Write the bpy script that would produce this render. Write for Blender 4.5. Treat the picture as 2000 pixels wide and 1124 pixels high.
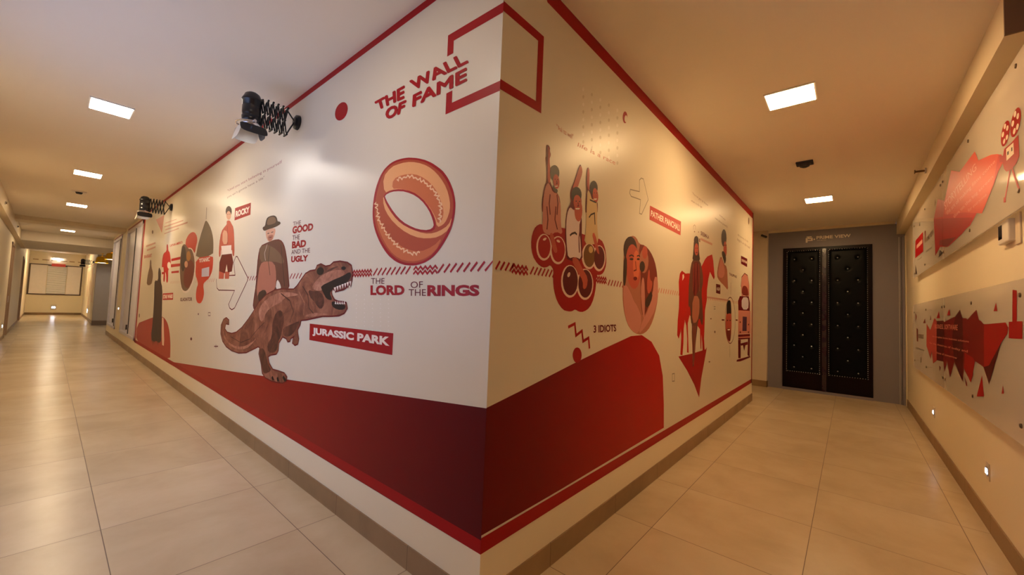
import bpy, bmesh, math, random
from mathutils import Vector, Matrix
random.seed(7)
for o in list(bpy.data.objects): bpy.data.objects.remove(o)
SC = bpy.context.scene
COL = SC.collection
# ---------------------------------------------------------------- camera
cam_d = bpy.data.cameras.new('camera'); cam = bpy.data.objects.new('camera', cam_d); COL.objects.link(cam)
cam_d.sensor_width = 36.0; cam_d.lens = 774.0/2000*36.0; cam_d.clip_start = .05; cam_d.clip_end = 200
YAW, PITCH, ROLL = 0.7072, 0.0491, 0.0392
fw = Vector((math.cos(YAW)*math.cos(PITCH), math.sin(YAW)*math.cos(PITCH), math.sin(PITCH)))
r0 = Vector((math.sin(YAW), -math.cos(YAW), 0)); u0 = r0.cross(fw)
rt = r0*math.cos(ROLL)+u0*math.sin(ROLL); up = -r0*math.sin(ROLL)+u0*math.cos(ROLL)
m = Matrix((rt, up, -fw)).transposed().to_4x4(); m.translation = Vector((-1.343, -1.273, 1.4255))
cam.matrix_world = m
SC.camera = cam
# ---------------------------------------------------------------- world, view
SC.view_settings.view_transform = 'Standard'; SC.view_settings.look = 'None'
SC.view_settings.exposure = 1.56; SC.view_settings.gamma = 1.0; SC.view_settings.use_curve_mapping = False
w = bpy.data.worlds.new('world'); SC.world = w; w.use_nodes = True
w.node_tree.nodes['Background'].inputs[0].default_value = (.48, .60, 1.0, 1); w.node_tree.nodes['Background'].inputs[1].default_value = .95
# lamp colours and strengths (the lamps themselves are built further down)
WARM = (1.0, .65, .31); NEUT = (1.0, .88, .76); NEUT2 = (1.0, .76, .47); COOL = (1.0, .84, .66)
S_RIGHT, S_LEFT, S_CORNER = 40.0, 32.0, 13.0
SPOT_W = 5.0

H = 3.214
# ---------------------------------------------------------------- materials
def lin(c):
    return tuple(((x/255.0)/12.92 if x/255.0 <= .04045 else ((x/255.0+.055)/1.055)**2.4) for x in c)+(1,)
MATS = {}
def mat(name, rgb, rough=.5, metal=0., spec=.5, var=.04, scale=8., bump=0., alpha=None, trans=0.):
    if name in MATS: return MATS[name]
    m = bpy.data.materials.new(name); m.use_nodes = True; nt = m.node_tree; N = nt.nodes; b = N['Principled BSDF']
    tc = N.new('ShaderNodeTexCoord'); nz = N.new('ShaderNodeTexNoise'); nz.inputs['Scale'].default_value = scale; nz.inputs['Detail'].default_value = 4
    nt.links.new(tc.outputs['Object'], nz.inputs['Vector'])
    mx = N.new('ShaderNodeMixRGB'); c = lin(rgb)
    mx.inputs[1].default_value = tuple(x*(1-var) for x in c[:3])+(1,); mx.inputs[2].default_value = tuple(min(1, x*(1+var)) for x in c[:3])+(1,)
    nt.links.new(nz.outputs['Fac'], mx.inputs[0]); nt.links.new(mx.outputs[0], b.inputs['Base Color'])
    b.inputs['Roughness'].default_value = rough; b.inputs['Metallic'].default_value = metal
    b.inputs['Specular IOR Level'].default_value = spec
    if trans: b.inputs['Transmission Weight'].default_value = trans
    if bump:
        bp = N.new('ShaderNodeBump'); bp.inputs['Strength'].default_value = bump; bp.inputs['Distance'].default_value = .01
        nt.links.new(nz.outputs['Fac'], bp.inputs['Height']); nt.links.new(bp.outputs[0], b.inputs['Normal'])
    MATS[name] = m; return m
def emit(name, rgb, st):
    if name in MATS: return MATS[name]
    m = bpy.data.materials.new(name); m.use_nodes = True; nt = m.node_tree; b = nt.nodes['Principled BSDF']
    b.inputs['Base Color'].default_value = (.8, .8, .8, 1); b.inputs['Emission Color'].default_value = tuple(rgb)+(1,); b.inputs['Emission Strength'].default_value = st
    MATS[name] = m; return m
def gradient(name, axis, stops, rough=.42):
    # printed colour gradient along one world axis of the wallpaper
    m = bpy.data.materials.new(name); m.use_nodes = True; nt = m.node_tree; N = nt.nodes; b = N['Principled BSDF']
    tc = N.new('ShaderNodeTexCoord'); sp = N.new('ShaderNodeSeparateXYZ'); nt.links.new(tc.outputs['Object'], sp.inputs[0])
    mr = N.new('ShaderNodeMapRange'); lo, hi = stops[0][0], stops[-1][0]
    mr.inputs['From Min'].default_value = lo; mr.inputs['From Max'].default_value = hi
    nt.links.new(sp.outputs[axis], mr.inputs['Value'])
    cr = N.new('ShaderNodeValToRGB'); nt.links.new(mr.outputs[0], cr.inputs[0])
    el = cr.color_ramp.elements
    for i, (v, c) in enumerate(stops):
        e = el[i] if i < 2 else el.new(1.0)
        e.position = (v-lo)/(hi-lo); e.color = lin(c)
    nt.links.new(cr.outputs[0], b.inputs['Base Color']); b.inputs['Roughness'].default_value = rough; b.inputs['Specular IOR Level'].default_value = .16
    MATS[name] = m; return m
PR = .45   # sheen of the printed wallpaper
PAL = dict(red=(160,8,16), redB=(188,18,18), redO=(205,62,42), dred=(104,12,22), redS=(190,60,50), redP=(176,70,64), dredP=(120,30,30), redDk=(112,3,8), redDk2=(78,2,8), redBr=(150,6,8),
 cream=(236,220,205), wallw=(220,209,188), pink=(214,150,130), pinkL=(232,200,180), pinkT=(206,156,138), redT=(205,130,112), dredT=(168,98,98), brownT=(150,115,98), pinkU=(224,140,124),
 brown=(120,90,68), dbrown=(62,42,36), brick=(120,44,36), black=(32,20,20), grey=(150,138,122), gold=(176,120,50), paleb=(198,190,200),
 skin=(214,160,130), skinD=(176,110,88), skinR=(188,84,66), skinO=(216,112,80), coatR=(104,62,50), shirtP=(200,130,116), shirtW=(226,204,200), shirtC=(214,184,136), hairG=(96,88,78), hairD=(56,44,38),
 ball=(168,18,22), ballD=(96,14,24), ballG=(120,76,36), ballG2=(206,168,110), ringD=(178,76,40), ringL=(236,168,110), ringM=(206,110,62), ringT=(240,196,150), shipB=(112,92,68),
 dotw=(232,222,208), dotg=(204,190,166), clearw=(226,208,186), dpurple=(84,50,72))
for k, v in PAL.items(): mat('print_'+k, v, PR, spec=.18, var=.03)
def hide(name, a, b_, c_, sc_):
    m = mat(name, b_, PR, spec=.25, scale=sc_); nt = m.node_tree; N = nt.nodes
    nz = [n for n in N if n.type == 'TEX_NOISE'][0]; nz.inputs['Detail'].default_value = 9; nz.inputs['Roughness'].default_value = .7; nz.inputs['Distortion'].default_value = 1.2
    cr = N.new('ShaderNodeValToRGB'); el = cr.color_ramp.elements; el[0].position = .34; el[0].color = lin(a); el[1].position = .66; el[1].color = lin(c_); e = el.new(.5); e.color = lin(b_)
    nt.links.new(nz.outputs['Fac'], cr.inputs[0]); nt.links.new(cr.outputs[0], N['Principled BSDF'].inputs['Base Color'])
hide('print_dino', (92, 46, 36), (134, 78, 58), (166, 106, 82), 4.); hide('print_dinoL', (140, 84, 64), (172, 112, 88), (196, 142, 116), 7.); hide('print_dinoD', (54, 24, 22), (84, 42, 34), (112, 62, 48), 6.)
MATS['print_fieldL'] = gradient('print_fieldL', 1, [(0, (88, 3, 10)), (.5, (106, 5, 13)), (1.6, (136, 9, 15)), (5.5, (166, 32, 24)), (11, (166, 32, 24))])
MATS['print_fieldL2'] = mat('print_fieldL2', (170, 42, 30), PR)
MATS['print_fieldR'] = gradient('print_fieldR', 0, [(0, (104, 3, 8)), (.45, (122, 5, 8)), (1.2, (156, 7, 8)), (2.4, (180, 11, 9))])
M_wall = mat('painted_plaster', (234, 220, 190), .6, var=.015, scale=3, bump=.04)
M_ceil = mat('ceiling_paint', (243, 233, 216), .75, var=.015, scale=2)
M_mural = mat('mural_paper', (220, 209, 188), .36, spec=.3, var=.012, scale=4)
M_beam = mat('beam_paint', (226, 210, 180), .55, var=.015, scale=3)
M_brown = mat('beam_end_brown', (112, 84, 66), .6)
M_grey = mat('grey_cladding', (130, 124, 134), .38, var=.03, scale=3)
M_silver = mat('brushed_metal', (190, 188, 190), .3, .8)
M_skirt = None
def tile_mat(name, skirt=False):
    m = bpy.data.materials.new(name); m.use_nodes = True; nt = m.node_tree; N = nt.nodes; b = N['Principled BSDF']; K = nt.links.new
    tc = N.new('ShaderNodeTexCoord'); sp = N.new('ShaderNodeSeparateXYZ'); K(tc.outputs['Object'], sp.inputs[0])
    def M(op, a, c=None, v=None):
        n = N.new('ShaderNodeMath'); n.operation = op
        for i, x in enumerate((a, c)):
            if x is None: continue
            if isinstance(x, (int, float)): n.inputs[i].default_value = x
            else: K(x, n.inputs[i])
        return n.outputs[0]
    def joint(o, off):
        q = M('DIVIDE', M('ADD', o, off), .8); f = M('FRACT', q); d = M('ABSOLUTE', M('SUBTRACT', f, .5))
        return M('GREATER_THAN', d, .5-.0025), M('FLOOR', q)
    jx, ix = joint(sp.outputs[0], 40.2466); jy, iy = joint(sp.outputs[1], 40.268)
    j = M('MAXIMUM', jx, jy)
    cb = N.new('ShaderNodeCombineXYZ'); K(ix, cb.inputs[0]); K(iy, cb.inputs[1])
    wn = N.new('ShaderNodeTexWhiteNoise'); K(cb.outputs[0], wn.inputs['Vector'])
    n1 = N.new('ShaderNodeTexNoise'); n1.inputs['Scale'].default_value = 1.6; n1.inputs['Detail'].default_value = 8; n1.inputs['Roughness'].default_value = .62; n1.inputs['Distortion'].default_value = .3
    av = N.new('ShaderNodeVectorMath'); av.operation = 'MULTIPLY_ADD'; K(wn.outputs['Color'], av.inputs[0]); av.inputs[1].default_value = (9, 9, 9); K(tc.outputs['Object'], av.inputs[2])
    K(av.outputs[0], n1.inputs['Vector'])
    cr = N.new('ShaderNodeValToRGB'); el = cr.color_ramp.elements
    A, B, Cc = ((128, 100, 68), (146, 116, 82), (158, 128, 92)) if skirt else ((190, 168, 136), (200, 178, 146), (207, 186, 155))
    el[0].position = .3; el[0].color = lin(A); el[1].position = .7; el[1].color = lin(Cc); e = el.new(.5); e.color = lin(B)
    K(n1.outputs['Fac'], cr.inputs[0])
    hs = N.new('ShaderNodeHueSaturation'); K(cr.outputs[0], hs.inputs['Color']); K(M('ADD', M('MULTIPLY', wn.outputs['Value'], .06), .97), hs.inputs['Value'])
    mx = N.new('ShaderNodeMixRGB'); K(j, mx.inputs[0]); K(hs.outputs[0], mx.inputs[1]); mx.inputs[2].default_value = lin((112, 90, 70)); K(mx.outputs[0], b.inputs['Base Color'])
    b.inputs['Roughness'].default_value = .5 if skirt else .27
    K(M('ADD', M('MULTIPLY', j, .4), M('ADD', M('MULTIPLY', n1.outputs['Fac'], .06), .4 if skirt else .22)), b.inputs['Roughness'])
    bp = N.new('ShaderNodeBump'); bp.inputs['Strength'].default_value = .25; bp.inputs['Distance'].default_value = .002; bp.invert = True; K(j, bp.inputs['Height']); K(bp.outputs[0], b.inputs['Normal'])
    return m
M_floor = tile_mat('floor_tiles'); M_skirt = tile_mat('skirting_tiles', True)

# ---------------------------------------------------------------- mesh helpers
def obj(name, bm, m, parent=None, label=None, smooth=False):
    me = bpy.data.meshes.new(name); bm.to_mesh(me); bm.free()
    for q in (m if isinstance(m, (list, tuple)) else [m]): me.materials.append(q)
    if smooth:
        for f in me.polygons: f.use_smooth = True
    o = bpy.data.objects.new(name, me); COL.objects.link(o)
    if parent:
        o.parent = parent; o.matrix_parent_inverse = Matrix.Translation(-parent.location) if parent.parent is None and parent.rotation_euler.z == 0 else parent.matrix_world.inverted()
    if label: o['label'] = label
    return o
def thing(name, label, cat, loc, group=None, kind=None):
    o = bpy.data.objects.new(name, None); COL.objects.link(o); o.location = loc; o.empty_display_size = .1
    tag(o, label, cat, group, kind); return o
def tag(o, label=None, cat=None, group=None, kind=None):
    if label: o['label'] = label
    if cat: o['category'] = cat
    if group: o['group'] = group
    if kind: o['kind'] = kind
    return o
def box(bm, x0, x1, y0, y1, z0, z1, mi=0):
    v = [bm.verts.new((x, y, z)) for z in (z0, z1) for (x, y) in ((x0, y0), (x1, y0), (x1, y1), (x0, y1))]
    for f in ((0, 3, 2, 1), (4, 5, 6, 7), (0, 1, 5, 4), (1, 2, 6, 5), (2, 3, 7, 6), (3, 0, 4, 7)):
        bm.faces.new([v[i] for i in f]).material_index = mi
    return v
def tube(bm, pts, r, n=8, mi=0):
    rings = []
    for i, p in enumerate(pts):
        p = Vector(p); a = Vector(pts[max(0, i-1)]); b = Vector(pts[min(len(pts)-1, i+1)]); d = (b-a).normalized()
        s = d.cross(Vector((0, 0, 1)));
        if s.length < 1e-3: s = d.cross(Vector((1, 0, 0)))
        s.normalize(); t = d.cross(s); rr = r[i] if isinstance(r, (list, tuple)) else r
        rings.append([bm.verts.new(p+s*rr*math.cos(2*math.pi*k/n)+t*rr*math.sin(2*math.pi*k/n)) for k in range(n)])
    for a, b in zip(rings, rings[1:]):
        for k in range(n): bm.faces.new((a[k], a[(k+1) % n], b[(k+1) % n], b[k])).material_index = mi
    bm.faces.new(rings[0][::-1]).material_index = mi; bm.faces.new(rings[-1]).material_index = mi
def lathe(bm, c, prof, n=32, mi=0, axis='z', cap=True):
    c = Vector(c); rings = []
    for (r, h) in prof:
        ring = []
        for k in range(n):
            a = 2*math.pi*k/n; u, v = r*math.cos(a), r*math.sin(a)
            ring.append(bm.verts.new(c+Vector({'z': (u, v, h), 'x': (h, u, v), 'y': (u, h, v)}[axis])))
        rings.append(ring)
    for a, b in zip(rings, rings[1:]):
        for k in range(n): bm.faces.new((a[k], a[(k+1) % n], b[(k+1) % n], b[k])).material_index = mi
    if cap:
        bm.faces.new(rings[0][::-1]).material_index = mi; bm.faces.new(rings[-1]).material_index = mi
def boxes(lst):
    bm = bmesh.new()
    for b in lst: box(bm, *b)
    return bm
def struct(name, bm, m): return tag(obj(name, bm, m), kind='structure')
def bevel(o, w=.004, seg=2):
    md = o.modifiers.new('bevel', 'BEVEL'); md.width = w; md.segments = seg; md.limit_method = 'ANGLE'; return o
PRINTS = [
('L','red_border',[
('p','red',3,[(0,3.165),(10.95,3.165),(10.95,3.214),(0,3.214)]),
('p','red',3,[(0,0.304),(10.95,0.304),(10.95,0.366),(0,0.366)]),
('p','red',3,[(10.82,0.304),(11,0.304),(11,3.214),(10.82,3.214)])]),
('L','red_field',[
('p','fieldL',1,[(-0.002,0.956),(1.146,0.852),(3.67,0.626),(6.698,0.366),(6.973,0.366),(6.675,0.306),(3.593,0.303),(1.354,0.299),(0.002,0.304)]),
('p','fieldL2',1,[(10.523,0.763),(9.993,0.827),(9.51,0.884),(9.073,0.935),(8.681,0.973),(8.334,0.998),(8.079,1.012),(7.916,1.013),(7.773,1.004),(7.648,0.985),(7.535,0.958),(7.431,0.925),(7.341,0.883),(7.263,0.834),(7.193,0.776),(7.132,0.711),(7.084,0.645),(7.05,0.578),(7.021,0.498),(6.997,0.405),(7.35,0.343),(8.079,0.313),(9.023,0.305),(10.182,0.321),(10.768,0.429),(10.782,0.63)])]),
('L','title_lettering',[
('l','red',2,0.05,0,[(0.38,2.783),(0.381,2.878),(-0.007,2.869)]),
('l','red',2,0.05,0,[(0.372,2.573),(0.371,2.48),(-0.009,2.48)]),
('t','red',3,'THE',[(1.124,2.752),(0.795,2.75),(0.794,2.674),(1.084,2.69)],0),
('t','red',3,'THE',[(1.127,2.749),(0.797,2.748),(0.796,2.672),(1.087,2.687)],0),
('t','red',3,'THE',[(1.135,2.75),(0.804,2.748),(0.803,2.672),(1.095,2.687)],0),
('t','red',3,'THE',[(1.143,2.754),(0.811,2.752),(0.81,2.676),(1.103,2.692)],0),
('t','red',3,'THE',[(1.147,2.759),(0.814,2.757),(0.813,2.68),(1.107,2.696)],0),
('t','red',3,'THE',[(1.144,2.762),(0.812,2.759),(0.811,2.683),(1.104,2.699)],0),
('t','red',3,'THE',[(1.136,2.761),(0.805,2.759),(0.804,2.683),(1.096,2.699)],0),
('t','red',3,'THE',[(1.128,2.757),(0.798,2.755),(0.797,2.679),(1.088,2.695)],0),
('t','red',3,'THE',[(1.135,2.756),(0.805,2.753),(0.803,2.677),(1.095,2.693)],0),
('t','red',3,'WALL',[(0.737,2.76),(0.268,2.748),(0.226,2.681),(0.695,2.691)],0),
('t','red',3,'WALL',[(0.739,2.757),(0.27,2.746),(0.228,2.679),(0.698,2.689)],0),
('t','red',3,'WALL',[(0.746,2.758),(0.275,2.747),(0.233,2.68),(0.704,2.689)],0),
('t','red',3,'WALL',[(0.752,2.762),(0.28,2.75),(0.238,2.683),(0.711,2.693)],0),
('t','red',3,'WALL',[(0.755,2.767),(0.282,2.754),(0.24,2.687),(0.714,2.697)],0),
('t','red',3,'WALL',[(0.753,2.769),(0.28,2.756),(0.238,2.689),(0.711,2.7)],0),
('t','red',3,'WALL',[(0.747,2.768),(0.275,2.756),(0.233,2.688),(0.705,2.699)],0),
('t','red',3,'WALL',[(0.74,2.765),(0.27,2.752),(0.228,2.685),(0.698,2.696)],0),
('t','red',3,'WALL',[(0.746,2.763),(0.275,2.751),(0.233,2.684),(0.704,2.694)],0),
('t','red',3,'OF',[(0.988,2.661),(0.769,2.651),(0.794,2.586),(0.971,2.59)],0),
('t','red',3,'OF',[(0.99,2.658),(0.772,2.648),(0.797,2.583),(0.974,2.587)],0),
('t','red',3,'OF',[(0.998,2.658),(0.778,2.649),(0.804,2.583),(0.981,2.587)],0),
('t','red',3,'OF',[(1.005,2.662),(0.785,2.653),(0.81,2.587),(0.989,2.591)],0),
('t','red',3,'OF',[(1.009,2.667),(0.788,2.657),(0.814,2.591),(0.992,2.596)],0),
('t','red',3,'OF',[(1.006,2.67),(0.786,2.66),(0.811,2.594),(0.989,2.598)],0),
('t','red',3,'OF',[(0.999,2.669),(0.779,2.659),(0.804,2.594),(0.982,2.598)],0),
('t','red',3,'OF',[(0.991,2.665),(0.772,2.656),(0.798,2.59),(0.975,2.594)],0),
('t','red',3,'OF',[(0.998,2.664),(0.779,2.654),(0.804,2.588),(0.982,2.593)],0),
('t','red',3,'FAME',[(0.69,2.658),(0.237,2.655),(0.232,2.586),(0.692,2.59)],0),
('t','red',3,'FAME',[(0.692,2.655),(0.239,2.652),(0.234,2.584),(0.695,2.587)],0),
('t','red',3,'FAME',[(0.698,2.656),(0.243,2.653),(0.239,2.584),(0.701,2.588)],0),
('t','red',3,'FAME',[(0.705,2.659),(0.248,2.656),(0.244,2.587),(0.707,2.591)],0),
('t','red',3,'FAME',[(0.708,2.664),(0.251,2.66),(0.246,2.591),(0.71,2.596)],0),
('t','red',3,'FAME',[(0.706,2.666),(0.249,2.662),(0.244,2.593),(0.708,2.598)],0),
('t','red',3,'FAME',[(0.699,2.666),(0.244,2.662),(0.24,2.593),(0.702,2.598)],0),
('t','red',3,'FAME',[(0.693,2.662),(0.239,2.659),(0.235,2.59),(0.695,2.594)],0),
('t','red',3,'FAME',[(0.699,2.661),(0.244,2.657),(0.239,2.588),(0.701,2.593)],0)]),
('L','red_dot',[
('p','red',2,[(1.528,2.795),(1.542,2.782),(1.561,2.773),(1.584,2.767),(1.61,2.767),(1.636,2.771),(1.661,2.78),(1.684,2.793),(1.702,2.809),(1.714,2.827),(1.72,2.845),(1.718,2.864),(1.71,2.88),(1.695,2.893),(1.675,2.902),(1.651,2.906),(1.624,2.906),(1.598,2.901),(1.573,2.892),(1.552,2.879),(1.535,2.863),(1.524,2.846),(1.518,2.828),(1.52,2.81)])]),
('L','pattern_line',[
('l','red',2,0.013,0,[(0,1.636),(0.045,1.592)]),
('l','red',2,0.013,0,[(0.05,1.636),(0.095,1.592)]),
('l','red',2,0.013,0,[(0.1,1.636),(0.145,1.592)]),
('l','red',2,0.013,0,[(0.15,1.636),(0.195,1.592)]),
('l','red',2,0.013,0,[(0.2,1.636),(0.245,1.592)]),
('l','red',2,0.013,0,[(0.25,1.636),(0.295,1.592)]),
('l','red',2,0.013,0,[(0.3,1.636),(0.345,1.592)]),
('l','red',2,0.013,0,[(0.35,1.636),(0.395,1.592)]),
('l','red',2,0.012,0,[(0.399,1.613),(0.42,1.631),(0.442,1.613),(0.463,1.631),(0.485,1.613),(0.506,1.631),(0.527,1.613),(0.549,1.631),(0.57,1.613),(0.592,1.631),(0.613,1.613)]),
('l','red',2,0.012,0,[(0.399,1.589),(0.42,1.607),(0.442,1.589),(0.463,1.607),(0.485,1.589),(0.506,1.607),(0.527,1.589),(0.549,1.607),(0.57,1.589),(0.592,1.607),(0.613,1.589)]),
('l','red',2,0.013,0,[(0.643,1.636),(0.688,1.592)]),
('l','red',2,0.013,0,[(0.693,1.636),(0.738,1.592)]),
('l','red',2,0.013,0,[(0.743,1.636),(0.788,1.592)]),
('l','red',2,0.013,0,[(0.793,1.636),(0.838,1.592)]),
('l','red',2,0.013,0,[(0.843,1.636),(0.888,1.592)]),
('l','red',2,0.013,0,[(0.893,1.636),(0.938,1.592)]),
('l','red',2,0.013,0,[(0.943,1.636),(0.988,1.592)]),
('l','red',2,0.013,0,[(0.993,1.636),(1.038,1.592)]),
('l','red',2,0.012,0,[(1.058,1.613),(1.075,1.631),(1.093,1.613),(1.11,1.631),(1.127,1.613),(1.145,1.631),(1.162,1.613),(1.179,1.631),(1.197,1.613),(1.214,1.631),(1.232,1.613),(1.249,1.631),(1.266,1.613),(1.284,1.631),(1.301,1.613)]),
('l','red',2,0.012,0,[(1.058,1.589),(1.075,1.607),(1.093,1.589),(1.11,1.607),(1.127,1.589),(1.145,1.607),(1.162,1.589),(1.179,1.607),(1.197,1.589),(1.214,1.607),(1.232,1.589),(1.249,1.607),(1.266,1.589),(1.284,1.607),(1.301,1.589)]),
('l','red',2,0.013,0,[(2.14,1.636),(2.185,1.592)]),
('l','red',2,0.013,0,[(2.205,1.636),(2.25,1.592)]),
('l','red',2,0.013,0,[(2.27,1.636),(2.315,1.592)]),
('l','red',2,0.013,0,[(2.335,1.636),(2.38,1.592)]),
('l','red',2,0.013,0,[(3.075,1.636),(3.12,1.592)]),
('l','red',2,0.013,0,[(3.15,1.636),(3.195,1.592)]),
('l','red',2,0.013,0,[(3.225,1.636),(3.27,1.592)]),
('l','red',2,0.013,0,[(3.3,1.636),(3.345,1.592)]),
('l','red',2,0.013,0,[(3.375,1.636),(3.42,1.592)]),
('l','red',2,0.013,0,[(3.45,1.636),(3.495,1.592)]),
('l','pink',2,0.012,0,[(4.754,1.636),(4.799,1.592)]),
('l','pink',2,0.012,0,[(4.844,1.636),(4.889,1.592)]),
('l','pink',2,0.012,0,[(4.934,1.636),(4.979,1.592)]),
('l','pink',2,0.012,0,[(5.024,1.636),(5.069,1.592)]),
('l','pink',2,0.012,0,[(5.114,1.636),(5.159,1.592)]),
('l','pink',2,0.012,0,[(5.204,1.636),(5.249,1.592)]),
('l','pink',2,0.012,0,[(5.294,1.636),(5.339,1.592)]),
('l','pink',2,0.012,0,[(5.384,1.636),(5.429,1.592)]),
('l','pink',2,0.012,0,[(5.474,1.636),(5.519,1.592)]),
('l','pink',2,0.012,0,[(5.564,1.636),(5.609,1.592)]),
('l','pink',2,0.012,0,[(5.654,1.636),(5.699,1.592)]),
('l','pink',2,0.012,0,[(6.204,1.636),(6.249,1.592)]),
('l','pink',2,0.012,0,[(6.314,1.636),(6.359,1.592)]),
('l','pink',2,0.012,0,[(6.424,1.636),(6.469,1.592)]),
('l','pink',2,0.012,0,[(6.534,1.636),(6.579,1.592)]),
('l','pink',2,0.012,0,[(6.644,1.636),(6.689,1.592)]),
('l','pink',2,0.012,0,[(6.754,1.636),(6.799,1.592)]),
('l','pink',2,0.012,0,[(6.864,1.636),(6.909,1.592)]),
('l','pink',2,0.012,0,[(6.974,1.636),(7.019,1.592)]),
('l','pink',2,0.012,0,[(7.084,1.636),(7.129,1.592)]),
('l','pink',2,0.012,0,[(7.194,1.636),(7.239,1.592)]),
('l','pink',2,0.012,0,[(7.304,1.636),(7.349,1.592)]),
('l','pink',2,0.012,0,[(7.414,1.636),(7.459,1.592)])]),
('L','dinosaur_print',[
('p','dino',4,[(4.127,1.173),(4.228,1.147),(4.306,1.08),(4.296,0.985),(4.203,0.909),(4.048,0.861),(3.84,0.837),(3.588,0.837),(3.36,0.866),(3.18,0.915),(3.033,0.956),(2.982,0.952),(2.995,0.89),(2.918,0.805),(2.874,0.727),(2.788,0.697),(2.628,0.691),(2.501,0.699),(2.381,0.713),(2.314,0.738),(2.304,0.767),(2.362,0.789),(2.497,0.789),(2.624,0.785),(2.721,0.829),(2.765,0.89),(2.692,0.914),(2.565,0.936),(2.529,0.971),(2.528,1.035),(2.448,1.096),(2.366,1.087),(2.331,1.064),(2.286,1.071),(2.282,1.094),(2.217,1.114),(2.193,1.124),(2.221,1.092),(2.227,1.061),(2.177,1.048),(2.129,1.062),(2.117,1.1),(2.14,1.135),(2.153,1.171),(2.107,1.218),(2.095,1.256),(1.993,1.265),(1.864,1.284),(1.712,1.306),(1.567,1.313),(1.458,1.322),(1.387,1.342),(1.355,1.374),(1.369,1.405),(1.416,1.411),(1.483,1.412),(1.539,1.421),(1.585,1.453),(1.604,1.486),(1.579,1.513),(1.521,1.493),(1.467,1.5),(1.415,1.506),(1.354,1.531),(1.312,1.562),(1.308,1.612),(1.331,1.663),(1.385,1.684),(1.492,1.698),(1.589,1.696),(1.643,1.674),(1.716,1.67),(1.796,1.691),(1.857,1.682),(1.884,1.648),(1.982,1.644),(2.064,1.624),(2.145,1.573),(2.21,1.529),(2.28,1.498),(2.397,1.498),(2.54,1.501),(2.71,1.489),(2.909,1.446),(3.092,1.373),(3.23,1.279),(3.375,1.191),(3.557,1.096),(3.727,1.036),(3.882,1.011),(4.052,1.013),(4.152,1.047),(4.126,1.111),(4.014,1.111),(4.024,1.152)]),
('l','dred',3,0.022,1,[(4.127,1.173),(4.228,1.147),(4.306,1.08),(4.296,0.985),(4.203,0.909),(4.048,0.861),(3.84,0.837),(3.588,0.837),(3.36,0.866),(3.18,0.915),(3.033,0.956),(2.982,0.952),(2.995,0.89),(2.918,0.805),(2.874,0.727),(2.788,0.697),(2.628,0.691),(2.501,0.699),(2.381,0.713),(2.314,0.738),(2.304,0.767),(2.362,0.789),(2.497,0.789),(2.624,0.785),(2.721,0.829),(2.765,0.89),(2.692,0.914),(2.565,0.936),(2.529,0.971),(2.528,1.035),(2.448,1.096),(2.366,1.087),(2.331,1.064),(2.286,1.071),(2.282,1.094),(2.217,1.114),(2.193,1.124),(2.221,1.092),(2.227,1.061),(2.177,1.048),(2.129,1.062),(2.117,1.1),(2.14,1.135),(2.153,1.171),(2.107,1.218),(2.095,1.256),(1.993,1.265),(1.864,1.284),(1.712,1.306),(1.567,1.313),(1.458,1.322),(1.387,1.342),(1.355,1.374),(1.369,1.405),(1.416,1.411),(1.483,1.412),(1.539,1.421),(1.585,1.453),(1.604,1.486),(1.579,1.513),(1.521,1.493),(1.467,1.5),(1.415,1.506),(1.354,1.531),(1.312,1.562),(1.308,1.612),(1.331,1.663),(1.385,1.684),(1.492,1.698),(1.589,1.696),(1.643,1.674),(1.716,1.67),(1.796,1.691),(1.857,1.682),(1.884,1.648),(1.982,1.644),(2.064,1.624),(2.145,1.573),(2.21,1.529),(2.28,1.498),(2.397,1.498),(2.54,1.501),(2.71,1.489),(2.909,1.446),(3.092,1.373),(3.23,1.279),(3.375,1.191),(3.557,1.096),(3.727,1.036),(3.882,1.011),(4.052,1.013),(4.152,1.047),(4.126,1.111),(4.014,1.111),(4.024,1.152)]),
('p','dinoL',5,[(3.037,1.343),(2.948,1.388),(2.837,1.425),(2.706,1.454),(2.588,1.471),(2.485,1.476),(2.384,1.477),(2.287,1.473),(2.219,1.467),(2.181,1.458),(2.199,1.452),(2.273,1.446),(2.349,1.44),(2.426,1.431),(2.484,1.417),(2.521,1.396),(2.582,1.377),(2.665,1.36),(2.75,1.337),(2.837,1.307),(2.899,1.266),(2.936,1.212),(2.982,1.193),(3.034,1.208),(3.066,1.241),(3.077,1.294)]),
('p','dinoL',5,[(1.877,1.558),(1.84,1.579),(1.801,1.596),(1.761,1.61),(1.719,1.621),(1.675,1.629),(1.632,1.635),(1.59,1.638),(1.548,1.64),(1.507,1.641),(1.473,1.639),(1.447,1.636),(1.429,1.631),(1.418,1.624),(1.416,1.617),(1.421,1.609),(1.435,1.6),(1.458,1.591),(1.483,1.583),(1.511,1.574),(1.542,1.566),(1.575,1.558),(1.609,1.548),(1.644,1.537),(1.679,1.523),(1.714,1.508),(1.749,1.497),(1.782,1.492),(1.815,1.491),(1.847,1.494),(1.873,1.498),(1.894,1.503),(1.909,1.51),(1.918,1.517),(1.916,1.527),(1.902,1.541)]),
('p','dinoL',5,[(4.212,1.028),(4.157,0.98),(4.06,0.939),(3.921,0.906),(3.76,0.893),(3.576,0.9),(3.418,0.921),(3.285,0.956),(3.183,0.99),(3.111,1.023),(3.098,1.024),(3.144,0.994),(3.217,0.958),(3.317,0.917),(3.439,0.888),(3.583,0.871),(3.738,0.869),(3.903,0.881),(4.034,0.903),(4.13,0.936),(4.194,0.977),(4.224,1.027)]),
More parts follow.
